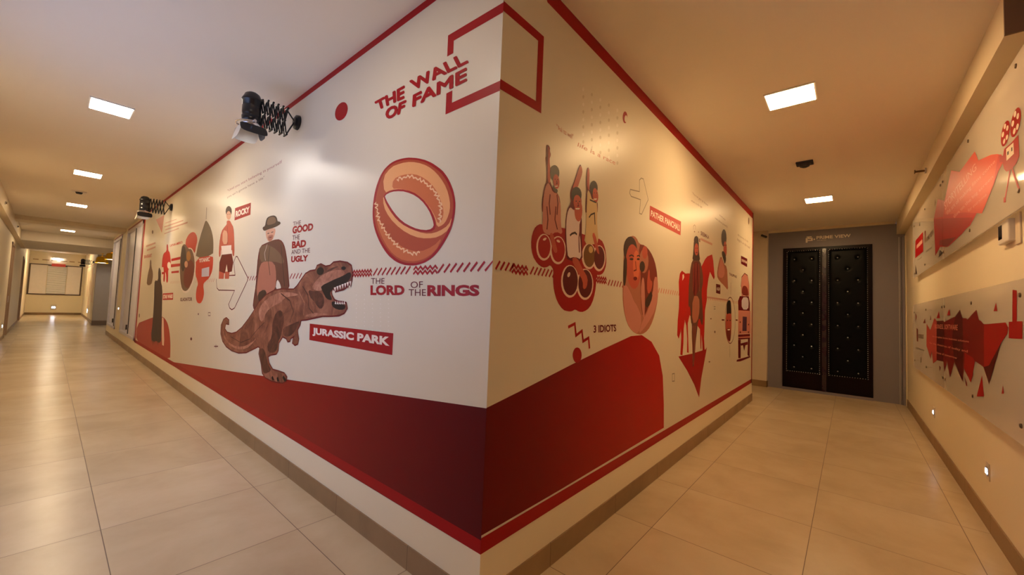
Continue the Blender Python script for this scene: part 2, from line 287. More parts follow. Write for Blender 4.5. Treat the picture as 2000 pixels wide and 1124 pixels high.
('p','dinoL',5,[(2.002,1.296),(1.913,1.314),(1.83,1.323),(1.753,1.322),(1.684,1.322),(1.626,1.321),(1.633,1.317),(1.706,1.311),(1.78,1.303),(1.857,1.292),(1.934,1.287),(2.009,1.287)]),
('p','dinoD',6,[(2.974,0.938),(2.914,0.948),(2.864,0.938),(2.823,0.909),(2.788,0.875),(2.757,0.837),(2.715,0.808),(2.663,0.789),(2.681,0.764),(2.77,0.734),(2.832,0.73),(2.865,0.756),(2.898,0.787),(2.93,0.825),(2.96,0.866),(2.989,0.911)]),
('p','dinoD',5,[(2.693,1.225),(2.653,1.276),(2.601,1.307),(2.539,1.317),(2.489,1.303),(2.452,1.265),(2.441,1.222),(2.458,1.174),(2.471,1.134),(2.482,1.102),(2.501,1.075),(2.528,1.052),(2.542,1.025),(2.543,0.994),(2.559,0.968),(2.593,0.949),(2.647,0.935),(2.724,0.927),(2.771,0.941),(2.79,0.976),(2.772,1.013),(2.717,1.051),(2.696,1.102),(2.708,1.167)]),
('p','dinoD',5,[(2.395,1.181),(2.264,1.212),(2.177,1.233),(2.133,1.242),(2.122,1.232),(2.145,1.201),(2.181,1.169),(2.231,1.136),(2.284,1.113),(2.34,1.101),(2.387,1.099),(2.424,1.109),(2.447,1.126),(2.456,1.153)]),
('p','dinoD',5,[(1.969,1.496),(1.918,1.489),(1.873,1.487),(1.834,1.49),(1.79,1.484),(1.741,1.466),(1.711,1.441),(1.699,1.408),(1.707,1.38),(1.734,1.359),(1.764,1.355),(1.797,1.367),(1.831,1.384),(1.865,1.404),(1.9,1.421),(1.935,1.434),(1.962,1.456),(1.984,1.484)]),
('p','black',6,[(1.73,1.537),(1.643,1.556),(1.56,1.574),(1.479,1.589),(1.414,1.603),(1.365,1.618),(1.334,1.619),(1.322,1.606),(1.323,1.591),(1.338,1.572),(1.367,1.554),(1.409,1.534),(1.458,1.522),(1.51,1.516),(1.551,1.51),(1.578,1.502),(1.598,1.492),(1.611,1.48),(1.609,1.465),(1.592,1.448),(1.583,1.435),(1.582,1.425),(1.603,1.423),(1.647,1.429),(1.681,1.442),(1.707,1.462),(1.728,1.479),(1.744,1.492),(1.758,1.506),(1.768,1.52)]),
('p','black',6,[(1.553,1.416),(1.497,1.407),(1.444,1.4),(1.393,1.396),(1.372,1.385),(1.38,1.369),(1.41,1.36),(1.463,1.358),(1.511,1.363),(1.554,1.375),(1.577,1.391),(1.58,1.41)]),
('p','black',6,[(1.399,1.65),(1.403,1.644),(1.414,1.639),(1.431,1.638),(1.449,1.641),(1.462,1.646),(1.468,1.652),(1.464,1.659),(1.452,1.663),(1.435,1.664),(1.417,1.662),(1.404,1.657)]),
('p','black',6,[(1.738,1.631),(1.754,1.618),(1.782,1.611),(1.814,1.612),(1.843,1.621),(1.859,1.635),(1.859,1.651),(1.843,1.664),(1.814,1.671),(1.782,1.67),(1.754,1.661),(1.738,1.647)]),
('p','dinoD',5,[(1.683,1.641),(1.655,1.652),(1.603,1.661),(1.527,1.668),(1.506,1.667),(1.539,1.659),(1.577,1.651),(1.617,1.641),(1.653,1.636),(1.682,1.635)]),
('p','cream',7,[(1.56,1.515),(1.527,1.519),(1.533,1.484)]),
('l','dred',6,0.008,0,[(1.559,1.513),(1.533,1.481),(1.524,1.515)]),
('p','cream',7,[(1.522,1.523),(1.49,1.527),(1.496,1.492)]),
('l','dred',6,0.008,0,[(1.522,1.52),(1.496,1.489),(1.486,1.523)]),
('p','cream',7,[(1.485,1.529),(1.453,1.533),(1.459,1.498)]),
('l','dred',6,0.008,0,[(1.484,1.527),(1.459,1.496),(1.45,1.529)]),
('p','cream',7,[(1.448,1.537),(1.417,1.541),(1.423,1.506)]),
('l','dred',6,0.008,0,[(1.448,1.534),(1.423,1.504),(1.414,1.537)]),
('p','cream',7,[(1.412,1.543),(1.381,1.547),(1.387,1.512)]),
('l','dred',6,0.008,0,[(1.411,1.54),(1.387,1.51),(1.378,1.543)]),
('p','cream',7,[(1.376,1.55),(1.346,1.554),(1.352,1.52)]),
('l','dred',6,0.008,0,[(1.376,1.548),(1.352,1.517),(1.343,1.55)]),
('p','cream',7,[(1.341,1.556),(1.312,1.56),(1.318,1.526)]),
('l','dred',6,0.008,0,[(1.341,1.554),(1.317,1.524),(1.309,1.556)]),
('p','cream',7,[(1.531,1.398),(1.503,1.396),(1.52,1.421)]),
('p','cream',7,[(1.498,1.398),(1.47,1.396),(1.487,1.422)]),
('p','cream',7,[(1.465,1.399),(1.438,1.397),(1.455,1.423)]),
('p','cream',7,[(1.434,1.4),(1.407,1.398),(1.423,1.423)]),
('p','cream',7,[(1.402,1.401),(1.376,1.399),(1.392,1.424)]),
('p','black',7,[(2.388,0.752),(2.368,0.773),(2.299,0.74),(2.343,0.725)]),
('p','black',7,[(2.515,0.727),(2.493,0.746),(2.454,0.711),(2.493,0.702)]),
('p','black',7,[(2.634,0.719),(2.61,0.735),(2.57,0.703),(2.611,0.694)]),
('l','dinoD',6,0.01,0,[(2.554,1.466),(2.342,1.405),(2.25,1.316),(2.311,1.222)]),
('l','dinoD',6,0.01,0,[(2.102,1.528),(1.988,1.455),(1.956,1.355),(1.868,1.316)]),
('l','dinoD',6,0.008,0,[(3.874,0.976),(3.552,0.945),(3.28,1.005),(3.09,1.108),(2.907,1.189)]),
('l','dinoL',6,0.008,0,[(2.167,1.483),(2.047,1.396),(2.049,1.294)])]),
('L','hatted_figure_print',[
('p','dred',2,[(3.032,1.948),(3.131,1.937),(3.19,1.905),(3.211,1.852),(3.223,1.788),(3.226,1.716),(3.227,1.643),(3.225,1.57),(3.232,1.506),(3.247,1.451),(3.259,1.396),(3.266,1.339),(3.237,1.306),(3.174,1.297),(3.082,1.329),(2.96,1.403),(2.849,1.45),(2.75,1.473),(2.655,1.488),(2.564,1.497),(2.481,1.5),(2.404,1.499),(2.376,1.53),(2.399,1.593),(2.424,1.658),(2.451,1.727),(2.481,1.788),(2.513,1.843),(2.547,1.887),(2.585,1.92),(2.635,1.945),(2.698,1.96),(2.793,1.964),(2.92,1.957)]),
('p','coatR',4,[(3.016,1.944),(3.114,1.929),(3.17,1.897),(3.186,1.847),(3.197,1.787),(3.203,1.714),(3.205,1.642),(3.204,1.569),(3.211,1.506),(3.225,1.451),(3.237,1.397),(3.244,1.342),(3.225,1.312),(3.179,1.306),(3.094,1.338),(2.971,1.407),(2.859,1.453),(2.759,1.475),(2.662,1.49),(2.567,1.499),(2.485,1.502),(2.415,1.502),(2.392,1.532),(2.415,1.593),(2.44,1.656),(2.466,1.722),(2.496,1.782),(2.529,1.839),(2.562,1.883),(2.598,1.914),(2.644,1.937),(2.701,1.952),(2.789,1.957),(2.908,1.954)]),
('p','skinD',5,[(3.107,1.756),(3.034,1.77),(2.938,1.771),(2.818,1.757),(2.741,1.72),(2.708,1.66),(2.692,1.595),(2.696,1.524),(2.75,1.478),(2.856,1.457),(2.956,1.432),(3.049,1.404),(3.119,1.408),(3.165,1.443),(3.186,1.497),(3.183,1.569),(3.171,1.641),(3.152,1.712)]),
('p','brown',6,[(3.148,1.927),(3.036,1.932),(2.913,1.917),(2.779,1.882),(2.665,1.838),(2.569,1.783),(2.531,1.748),(2.549,1.733),(2.608,1.733),(2.709,1.75),(2.812,1.76),(2.919,1.766),(3.016,1.768),(3.102,1.767),(3.16,1.806),(3.189,1.885)]),
('p','dbrown',6,[(3.114,1.472),(3.017,1.495),(2.949,1.493),(2.907,1.467),(2.938,1.431),(3.04,1.387),(3.109,1.388),(3.144,1.437)]),
('p','skin',5,[(2.995,2.083),(2.868,2.081),(2.8,2.067),(2.791,2.04),(2.804,2.01),(2.838,1.975),(2.882,1.957),(2.933,1.956),(2.976,1.969),(3.011,1.996),(3.035,2.028),(3.05,2.066)]),
('p','skinD',6,[(2.954,2.017),(2.871,2.018),(2.837,2.005),(2.85,1.978),(2.881,1.963),(2.928,1.96),(2.962,1.973),(2.984,2.002)]),
('p','dbrown',7,[(2.996,2.043),(2.947,2.044),(2.946,2.036),(2.994,2.035)]),
('p','dbrown',7,[(2.9,2.044),(2.844,2.046),(2.843,2.039),(2.899,2.037)]),
('p','dred',7,[(2.944,1.999),(2.873,2),(2.881,1.992),(2.938,1.992)]),
('p','dbrown',7,[(3.125,2.118),(3.094,2.119),(3.074,2.133),(3.065,2.16),(3.053,2.181),(3.038,2.194),(3.007,2.202),(2.959,2.205),(2.911,2.204),(2.864,2.2),(2.825,2.192),(2.796,2.18),(2.773,2.163),(2.759,2.14),(2.74,2.128),(2.717,2.127),(2.696,2.121),(2.677,2.111),(2.677,2.102),(2.698,2.095),(2.742,2.088),(2.808,2.083),(2.877,2.08),(2.948,2.08),(3.007,2.078),(3.056,2.074),(3.094,2.077),(3.121,2.087),(3.136,2.099),(3.139,2.111)]),
('p','brown',8,[(3.034,2.143),(3.021,2.174),(2.988,2.192),(2.936,2.195),(2.886,2.191),(2.837,2.179),(2.806,2.161),(2.792,2.136),(2.812,2.122),(2.868,2.119),(2.932,2.119),(3.004,2.124)]),
('p','wallw',6,[(2.652,1.587),(2.611,1.566),(2.582,1.542),(2.562,1.517),(2.587,1.503),(2.655,1.499),(2.685,1.523),(2.676,1.572)]),
('l','cream',7,0.006,0,[(2.98,1.935),(3.037,1.851),(2.998,1.778)]),
('l','dbrown',7,0.01,0,[(2.904,1.912),(2.925,1.774),(2.851,1.634)]),
('l','dbrown',7,0.01,0,[(2.633,1.91),(2.555,1.709),(2.483,1.53)])]),
('L','boxer_print',[
('p','skinR',4,[(4.445,2.265),(4.41,2.272),(4.395,2.288),(4.402,2.313),(4.371,2.322),(4.304,2.315),(4.253,2.3),(4.219,2.276),(4.178,2.252),(4.13,2.225),(4.093,2.178),(4.066,2.111),(4.038,2.029),(4.009,1.934),(4.01,1.882),(4.041,1.873),(4.072,1.896),(4.103,1.95),(4.129,1.951),(4.151,1.9),(4.247,1.881),(4.415,1.896),(4.516,1.929),(4.55,1.981),(4.562,1.979),(4.555,1.923),(4.572,1.897),(4.613,1.901),(4.639,1.942),(4.652,2.02),(4.646,2.098),(4.619,2.175),(4.57,2.225),(4.498,2.25)]),
('p','dbrown',5,[(4.224,2.413),(4.229,2.386),(4.258,2.367),(4.305,2.36),(4.362,2.367),(4.417,2.386),(4.459,2.415),(4.48,2.446),(4.475,2.475),(4.444,2.494),(4.395,2.5),(4.338,2.492),(4.284,2.472),(4.243,2.444)]),
('p','skin',6,[(4.241,2.368),(4.245,2.346),(4.267,2.331),(4.303,2.325),(4.346,2.33),(4.388,2.345),(4.42,2.367),(4.436,2.392),(4.432,2.414),(4.41,2.43),(4.373,2.436),(4.329,2.43),(4.287,2.414),(4.256,2.392)]),
('p','cream',5,[(4.556,2.029),(4.14,2.01),(4.127,1.904),(4.494,1.909)]),
('p','dred',5,[(4.504,1.919),(4.101,1.909),(4.021,1.805),(4.051,1.702),(4.202,1.696),(4.27,1.794),(4.316,1.688),(4.569,1.721),(4.582,1.829)]),
('p','skinR',4,[(4.569,1.721),(4.348,1.698),(4.352,1.624),(4.559,1.628)]),
('p','skinR',4,[(4.321,1.706),(4.135,1.709),(4.141,1.621),(4.3,1.623)]),
('p','skin',5,[(4.491,2.219),(4.381,2.197),(4.316,2.147),(4.296,2.07),(4.344,2.035),(4.458,2.044),(4.523,2.094),(4.539,2.184)]),
('l','dred',6,0.008,0,[(4.349,2.25),(4.294,2.032)]),
('p','dbrown',7,[(4.394,2.402),(4.356,2.397),(4.355,2.391),(4.393,2.395)]),
('p','dbrown',7,[(4.319,2.395),(4.282,2.39),(4.281,2.384),(4.318,2.388)])]),
('L','arrow_outline',[
('l','dred',2,0.012,0,[(3.943,1.867),(4.008,1.804),(3.919,1.658),(4.179,1.659)]),
('l','dred',2,0.012,0,[(3.943,1.867),(3.89,1.864),(3.48,1.62),(3.481,1.595),(3.853,1.296),(3.946,1.273),(4.031,1.29),(4.083,1.33),(3.898,1.488),(4.522,1.49),(4.609,1.517),(4.672,1.63)])]),
('L','good_bad_ugly_lettering',[
('t','dred',2,'THE',[(2.392,2.086),(2.225,2.083),(2.223,2.046),(2.387,2.054)],0),
('t','red',2,'GOOD',[(2.394,2.048),(1.979,2.033),(1.977,1.973),(2.39,1.981)],0.05),
('t','dred',2,'THE',[(2.384,1.966),(2.228,1.963),(2.229,1.922),(2.381,1.926)],0),
('t','red',2,'BAD',[(2.383,1.914),(2.094,1.909),(2.092,1.848),(2.377,1.853)],0.05),
('t','dred',2,'AND THE',[(2.383,1.841),(2.011,1.835),(2.005,1.798),(2.381,1.803)],0),
('t','red',2,'UGLY',[(2.378,1.787),(2.036,1.78),(2.036,1.729),(2.377,1.733)],0.05)]),
('L','rocky_sign',[
('p','red',2,[(4.105,2.436),(3.555,2.422),(3.545,2.291),(4.09,2.291)]),
('t','cream',3,'ROCKY',[(4.069,2.398),(3.589,2.387),(3.58,2.321),(4.064,2.323)],0.05)]),
('L','jurassic_park_sign',[
('p','red',2,[(1.926,1.235),(0.78,1.243),(0.779,1.115),(1.916,1.109)]),
('t','cream',3,'JURASSIC PARK',[(1.876,1.208),(0.813,1.219),(0.812,1.149),(1.866,1.144)],0.05)]),
('L','lord_rings_lettering',[
('t','dred',2,'THE',[(1.064,1.575),(0.906,1.572),(0.905,1.537),(1.06,1.538)],0),
('t','red',2,'LORD',[(1.066,1.529),(0.693,1.528),(0.687,1.469),(1.059,1.465)],0.05),
('t','dred',2,'OF',[(0.635,1.548),(0.521,1.548),(0.518,1.512),(0.631,1.51)],0),
('t','dred',2,'THE',[(0.649,1.504),(0.49,1.504),(0.487,1.468),(0.646,1.466)],0),
('t','red',2,'RINGS',[(0.48,1.527),(0.078,1.526),(0.075,1.471),(0.476,1.466)],0.05)]),
('L','ring_print',[
('p','red',2,[(0.897,2.295),(0.871,2.298),(0.843,2.299),(0.814,2.298),(0.783,2.296),(0.75,2.292),(0.718,2.287),(0.685,2.279),(0.653,2.271),(0.62,2.261),(0.589,2.25),(0.559,2.239),(0.531,2.226),(0.504,2.213),(0.479,2.199),(0.455,2.184),(0.432,2.169),(0.41,2.154),(0.39,2.138),(0.372,2.12),(0.356,2.103),(0.341,2.084),(0.328,2.066),(0.316,2.046),(0.305,2.027),(0.296,2.006),(0.289,1.987),(0.284,1.969),(0.28,1.952),(0.279,1.937),(0.279,1.92),(0.28,1.901),(0.283,1.881),(0.288,1.859),(0.295,1.838),(0.304,1.817),(0.316,1.798),(0.33,1.779),(0.345,1.761),(0.361,1.743),(0.378,1.726),(0.397,1.709),(0.417,1.694),(0.438,1.681),(0.461,1.669),(0.486,1.66),(0.51,1.652),(0.536,1.647),(0.561,1.643),(0.588,1.64),(0.615,1.639),(0.642,1.64),(0.67,1.642),(0.7,1.645),(0.728,1.651),(0.757,1.658),(0.785,1.667),(0.814,1.678),(0.842,1.692),(0.869,1.706),(0.896,1.724),(0.922,1.744),(0.947,1.765),(0.971,1.788),(0.994,1.812),(1.017,1.839),(1.036,1.864),(1.052,1.889),(1.065,1.913),(1.075,1.935),(1.083,1.959),(1.088,1.983),(1.091,2.008),(1.092,2.033),(1.091,2.058),(1.088,2.083),(1.084,2.108),(1.078,2.132),(1.07,2.155),(1.059,2.179),(1.046,2.2),(1.032,2.221),(1.016,2.239),(0.999,2.253),(0.982,2.266),(0.963,2.275),(0.943,2.283),(0.921,2.29)]),
('p','ringD',3,[(0.885,2.282),(0.86,2.285),(0.833,2.286),(0.805,2.285),(0.776,2.283),(0.746,2.28),(0.716,2.275),(0.685,2.268),(0.655,2.26),(0.624,2.251),(0.595,2.24),(0.568,2.23),(0.542,2.218),(0.517,2.204),(0.494,2.191),(0.471,2.177),(0.448,2.162),(0.426,2.147),(0.406,2.131),(0.388,2.113),(0.371,2.096),(0.356,2.077),(0.343,2.059),(0.332,2.041),(0.322,2.023),(0.312,2.005),(0.305,1.987),(0.3,1.97),(0.297,1.954),(0.296,1.939),(0.296,1.922),(0.297,1.904),(0.301,1.885),(0.306,1.864),(0.314,1.844),(0.323,1.825),(0.334,1.806),(0.347,1.789),(0.362,1.771),(0.377,1.754),(0.394,1.737),(0.412,1.72),(0.431,1.705),(0.452,1.692),(0.474,1.68),(0.497,1.671),(0.521,1.664),(0.544,1.658),(0.568,1.655),(0.593,1.653),(0.617,1.653),(0.643,1.654),(0.668,1.656),(0.695,1.659),(0.721,1.665),(0.747,1.671),(0.773,1.681),(0.799,1.692),(0.825,1.705),(0.85,1.72),(0.876,1.736),(0.901,1.755),(0.926,1.775),(0.95,1.797),(0.973,1.82),(0.994,1.845),(1.013,1.869),(1.029,1.891),(1.042,1.914),(1.051,1.935),(1.059,1.957),(1.064,1.98),(1.067,2.003),(1.068,2.026),(1.067,2.05),(1.064,2.073),(1.06,2.096),(1.053,2.119),(1.046,2.141),(1.036,2.162),(1.026,2.184),(1.014,2.205),(1,2.224),(0.986,2.239),(0.969,2.252),(0.951,2.263),(0.931,2.271),(0.909,2.278)]),
('p','ringL',4,[(0.967,2.23),(0.923,2.255),(0.876,2.268),(0.825,2.269),(0.772,2.267),(0.717,2.26),(0.662,2.248),(0.606,2.23),(0.555,2.209),(0.51,2.185),(0.468,2.157),(0.431,2.126),(0.398,2.093),(0.37,2.06),(0.348,2.025),(0.332,1.989),(0.323,1.958),(0.321,1.933),(0.325,1.908),(0.336,1.884),(0.349,1.865),(0.365,1.852),(0.385,1.844),(0.409,1.84),(0.426,1.853),(0.436,1.88),(0.455,1.91),(0.482,1.943),(0.519,1.977),(0.566,2.014),(0.613,2.044),(0.66,2.067),(0.709,2.087),(0.759,2.102),(0.81,2.112),(0.861,2.117),(0.906,2.118),(0.943,2.113),(0.969,2.138),(0.982,2.191)]),
('p','ringM',5,[(0.847,2.187),(0.797,2.192),(0.743,2.19),(0.685,2.182),(0.628,2.166),(0.572,2.141),(0.522,2.112),(0.477,2.077),(0.44,2.04),(0.413,2.001),(0.392,1.968),(0.378,1.941),(0.372,1.914),(0.375,1.889),(0.386,1.871),(0.404,1.86),(0.421,1.867),(0.435,1.891),(0.458,1.921),(0.489,1.954),(0.528,1.988),(0.575,2.022),(0.625,2.051),(0.677,2.075),(0.729,2.094),(0.78,2.108),(0.823,2.117),(0.859,2.122),(0.876,2.139),(0.873,2.169)]),
('p','ringL',4,[(0.962,2.085),(0.935,2.048),(0.895,2.008),(0.845,1.965),(0.79,1.928),(0.733,1.895),(0.676,1.867),(0.619,1.841),(0.564,1.824),(0.51,1.813),(0.464,1.81),(0.423,1.813),(0.384,1.821),(0.345,1.834),(0.32,1.852),(0.306,1.875),(0.304,1.87),(0.313,1.836),(0.338,1.81),(0.38,1.793),(0.425,1.784),(0.474,1.784),(0.53,1.788),(0.593,1.799),(0.658,1.819),(0.728,1.848),(0.794,1.883),(0.86,1.926),(0.91,1.968),(0.946,2.008),(0.967,2.048),(0.973,2.085)]),
('p','ringM',4,[(1.032,2.007),(0.993,1.941),(0.939,1.881),(0.871,1.826),(0.8,1.784),(0.728,1.752),(0.659,1.731),(0.595,1.719),(0.533,1.719),(0.474,1.731),(0.426,1.748),(0.388,1.772),(0.384,1.763),(0.412,1.724),(0.456,1.695),(0.513,1.675),(0.568,1.665),(0.621,1.663),(0.677,1.668),(0.736,1.679),(0.792,1.7),(0.845,1.728),(0.899,1.769),(0.952,1.821),(0.994,1.873),(1.025,1.926),(1.043,1.974),(1.048,2.018)]),
('p','red',6,[(0.951,2.107),(0.908,2.115),(0.861,2.117),(0.81,2.111),(0.753,2.1),(0.692,2.082),(0.637,2.06),(0.591,2.033),(0.548,2.004),(0.51,1.971),(0.479,1.939),(0.456,1.905),(0.44,1.875),(0.431,1.849),(0.439,1.831),(0.464,1.821),(0.504,1.821),(0.561,1.828),(0.619,1.841),(0.678,1.861),(0.733,1.884),(0.782,1.91),(0.831,1.943),(0.878,1.982),(0.915,2.018),(0.942,2.048),(0.959,2.074),(0.968,2.093)]),
('p','wallw',7,[(0.938,2.099),(0.9,2.105),(0.857,2.105),(0.808,2.099),(0.754,2.089),(0.697,2.071),(0.645,2.05),(0.599,2.025),(0.557,1.996),(0.52,1.963),(0.491,1.931),(0.471,1.901),(0.457,1.875),(0.45,1.854),(0.458,1.841),(0.479,1.834),(0.514,1.833),(0.562,1.84),(0.615,1.853),(0.67,1.873),(0.722,1.895),(0.769,1.921),(0.814,1.952),(0.859,1.989),(0.895,2.023),(0.924,2.052),(0.943,2.075),(0.952,2.09)]),
('l','ringT',8,0.009,0,[(0.83,2.176),(0.812,2.165),(0.809,2.183),(0.795,2.182),(0.774,2.165),(0.766,2.174),(0.755,2.176),(0.74,2.171),(0.728,2.17),(0.72,2.18),(0.703,2.17),(0.698,2.162),(0.676,2.173),(0.666,2.164),(0.659,2.152),(0.644,2.152),(0.632,2.148),(0.623,2.139),(0.611,2.134),(0.593,2.14),(0.589,2.124),(0.58,2.115),(0.561,2.123),(0.553,2.113),(0.549,2.104),(0.536,2.099),(0.525,2.094),(0.525,2.083),(0.512,2.079),(0.49,2.08),(0.497,2.064),(0.49,2.058),(0.471,2.057),(0.466,2.049),(0.461,2.041),(0.448,2.036),(0.439,2.03),(0.453,2.02),(0.436,2.014),(0.416,2.01),(0.432,1.999),(0.424,1.993),(0.412,1.987),(0.41,1.979),(0.411,1.972),(0.394,1.966),(0.39,1.957),(0.415,1.955),(0.396,1.945),(0.387,1.936),(0.403,1.932),(0.4,1.925),(0.394,1.917),(0.399,1.911),(0.408,1.905),(0.387,1.895),(0.391,1.889),(0.414,1.886),(0.395,1.876),(0.392,1.869),(0.401,1.863)]),
('l','ringT',8,0.009,0,[(1.053,2.066),(1.07,2.058),(1.032,2.048),(1.032,2.04),(1.059,2.033),(1.037,2.023),(1.03,2.015),(1.036,2.007),(1.033,1.998),(1.012,1.989),(1.027,1.982),(1.042,1.974),(1.001,1.964),(1.007,1.956),(1.021,1.946),(1.002,1.941),(0.992,1.933),(0.993,1.924),(0.984,1.916),(0.955,1.913),(0.97,1.9),(0.972,1.89),(0.937,1.889),(0.939,1.879),(0.938,1.87),(0.924,1.864),(0.913,1.857),(0.921,1.846),(0.907,1.84),(0.877,1.841),(0.89,1.825),(0.881,1.817),(0.857,1.817),(0.853,1.808),(0.847,1.8),(0.832,1.797),(0.818,1.792),(0.828,1.777),(0.806,1.776),(0.783,1.777),(0.793,1.761),(0.781,1.756),(0.765,1.755),(0.755,1.748),(0.746,1.741),(0.729,1.744),(0.716,1.741),(0.717,1.722),(0.697,1.729),(0.681,1.731),(0.677,1.717),(0.664,1.715),(0.65,1.714),(0.642,1.708),(0.627,1.7),(0.622,1.715),(0.609,1.713),(0.591,1.699),(0.586,1.712),(0.575,1.716),(0.561,1.71)])]),
('L','ship_print',[
('p','shipB',3,[(5.384,2.436),(5.316,2.413),(5.232,2.373),(5.133,2.316),(5.051,2.255),(4.986,2.192),(4.943,2.131),(4.922,2.073),(4.909,2.016),(4.906,1.959),(5.136,1.934),(5.597,1.94),(5.814,1.976),(5.787,2.04),(5.741,2.117),(5.676,2.205),(5.607,2.28),(5.537,2.342),(5.481,2.392),(5.439,2.429)]),
('p','redO',3,[(5.597,1.942),(5.137,1.938),(4.897,1.914),(4.876,1.869),(4.869,1.818),(4.873,1.763),(4.908,1.711),(4.973,1.663),(5.056,1.629),(5.16,1.609),(5.229,1.588),(5.265,1.567),(5.261,1.531),(5.218,1.48),(5.204,1.433),(5.219,1.39),(5.251,1.355),(5.3,1.328),(5.353,1.312),(5.41,1.308),(5.471,1.312),(5.537,1.325),(5.586,1.351),(5.619,1.387),(5.634,1.433),(5.628,1.486),(5.608,1.528),(5.571,1.558),(5.573,1.588),(5.614,1.619),(5.663,1.651),(5.72,1.682),(5.768,1.759),(5.808,1.882)]),
('l','cream',4,0.02,0,[(5.45,2.436),(5.6,2.307),(5.756,2.118),(5.821,1.982)]),
('l','brown',4,0.02,0,[(5.412,2.621),(5.385,2.451)]),
('t','cream',4,'TITANIC',[(5.615,1.924),(5.044,1.922),(5.038,1.865),(5.597,1.869)],0.05),
('p','paleb',4,[(5.421,1.78),(5.038,1.791),(5.013,1.668),(5.398,1.668)])]),
('L','gladiator_print',[
('p','redO',2,[(6.531,2.267),(6.443,2.31),(6.345,2.337),(6.236,2.349),(6.132,2.348),(6.034,2.336),(5.947,2.312),(5.87,2.276),(5.823,2.24),(5.805,2.203),(5.809,2.165),(5.836,2.128),(5.858,2.086),(5.875,2.04),(5.949,2.013),(6.08,2.003),(6.223,2.02),(6.38,2.063),(6.488,2.124),(6.546,2.205)]),
('p','cream',3,[(6.418,2.121),(6.312,2.126),(6.208,2.12),(6.105,2.103),(6.01,2.071),(5.922,2.023),(5.851,1.968),(5.799,1.903),(5.769,1.835),(5.762,1.765),(5.78,1.695),(5.821,1.626),(5.883,1.563),(5.964,1.509),(6.062,1.469),(6.174,1.444),(6.292,1.438),(6.413,1.449),(6.515,1.474),(6.598,1.512),(6.666,1.561),(6.719,1.622),(6.751,1.686),(6.761,1.756),(6.692,1.872),(6.545,2.036)]),
('p','brown',4,[(6.734,2.196),(6.63,2.206),(6.514,2.185),(6.387,2.135),(6.27,2.106),(6.162,2.099),(6.063,2.068),(5.972,2.014),(5.902,1.955),(5.855,1.889),(5.833,1.822),(5.837,1.751),(5.864,1.685),(5.915,1.623),(5.981,1.568),(6.059,1.521),(6.149,1.49),(6.25,1.474),(6.359,1.474),(6.476,1.49),(6.573,1.527),(6.648,1.586),(6.714,1.66),(6.77,1.747),(6.808,1.835),(6.829,1.923),(6.832,2.002),(6.817,2.071),(6.804,2.127),(6.792,2.17)]),
('p','brick',5,[(5.851,1.706),(5.884,1.645),(5.944,1.59),(6.025,1.548),(6.12,1.522),(6.221,1.516),(6.318,1.53),(6.4,1.563),(6.459,1.614),(6.488,1.676),(6.483,1.743),(6.446,1.808),(6.379,1.864),(6.291,1.905),(6.192,1.927),(6.092,1.929),(5.999,1.912),(5.924,1.876),(5.871,1.827),(5.846,1.768)]),
('p','gold',5,[(6.339,2.076),(6.248,2.071),(6.177,2.042),(6.125,1.99),(6.138,1.95),(6.215,1.921),(6.296,1.925),(6.38,1.963),(6.413,2.006),(6.394,2.054)]),
('p','dbrown',5,[(6.73,2.175),(6.631,2.176),(6.548,2.145),(6.481,2.081),(6.432,2.006),(6.403,1.921),(6.432,1.847),(6.521,1.782),(6.614,1.777),(6.711,1.832),(6.772,1.903),(6.796,1.992),(6.801,2.071),(6.787,2.139)]),
('p','skin',6,[(6.271,1.874),(6.278,1.85),(6.314,1.833),(6.37,1.828),(6.432,1.837),(6.482,1.858),(6.507,1.884),(6.5,1.909),(6.463,1.926),(6.405,1.93),(6.344,1.92),(6.295,1.9)]),
('t','dred',2,'GLADIATOR',[(6.609,1.364),(5.833,1.385),(5.829,1.334),(6.591,1.314)],0.02)]),
('L','red_figure_print',[
('p','redB',4,[(8.038,2.207),(8.069,2.258),(8.068,2.292),(8.035,2.306),(7.994,2.304),(7.945,2.282),(7.912,2.249),(7.893,2.204),(7.847,2.172),(7.771,2.154),(7.703,2.114),(7.641,2.053),(7.596,1.999),(7.567,1.95),(7.573,1.908),(7.615,1.872),(7.664,1.85),(7.723,1.843),(7.738,1.805),(7.711,1.738),(7.695,1.681),(7.69,1.636),(7.722,1.613),(7.79,1.614),(7.838,1.647),(7.865,1.713),(7.912,1.766),(7.979,1.807),(8,1.778),(7.973,1.68),(7.998,1.631),(8.075,1.633),(8.118,1.672),(8.127,1.751),(8.152,1.821),(8.193,1.882),(8.254,1.919),(8.334,1.933),(8.377,1.97),(8.382,2.03),(8.368,2.085),(8.337,2.135),(8.246,2.164),(8.097,2.175)]),
('p','redB',2,[(7.544,2.02),(6.818,2.019),(6.818,1.975),(7.527,1.977)]),
('p','redB',2,[(7.553,1.926),(6.818,1.91),(6.817,1.865),(7.531,1.873)]),
('p','redB',2,[(7.457,1.801),(6.857,1.798),(6.867,1.762),(7.444,1.77)]),
('p','redB',2,[(8.383,1.96),(8.147,1.95),(8.126,1.9),(8.357,1.902)]),
('p','redB',2,[(8.318,1.812),(8.139,1.811),(8.122,1.771),(8.3,1.771)]),
('p','cream',5,[(7.555,1.907),(7.559,1.881),(7.592,1.862),(7.648,1.852),(7.716,1.854),(7.784,1.868),(7.836,1.891),(7.863,1.919),(7.859,1.946),(7.824,1.966),(7.766,1.975),(7.697,1.972),(7.631,1.958),(7.58,1.934)]),
('t','redO',2,'CAPTAIN AMERICA',[(7.789,2.278),(6.767,2.269),(6.752,2.227),(7.773,2.238)],0.02)]),
('L','dark_gown_print',[
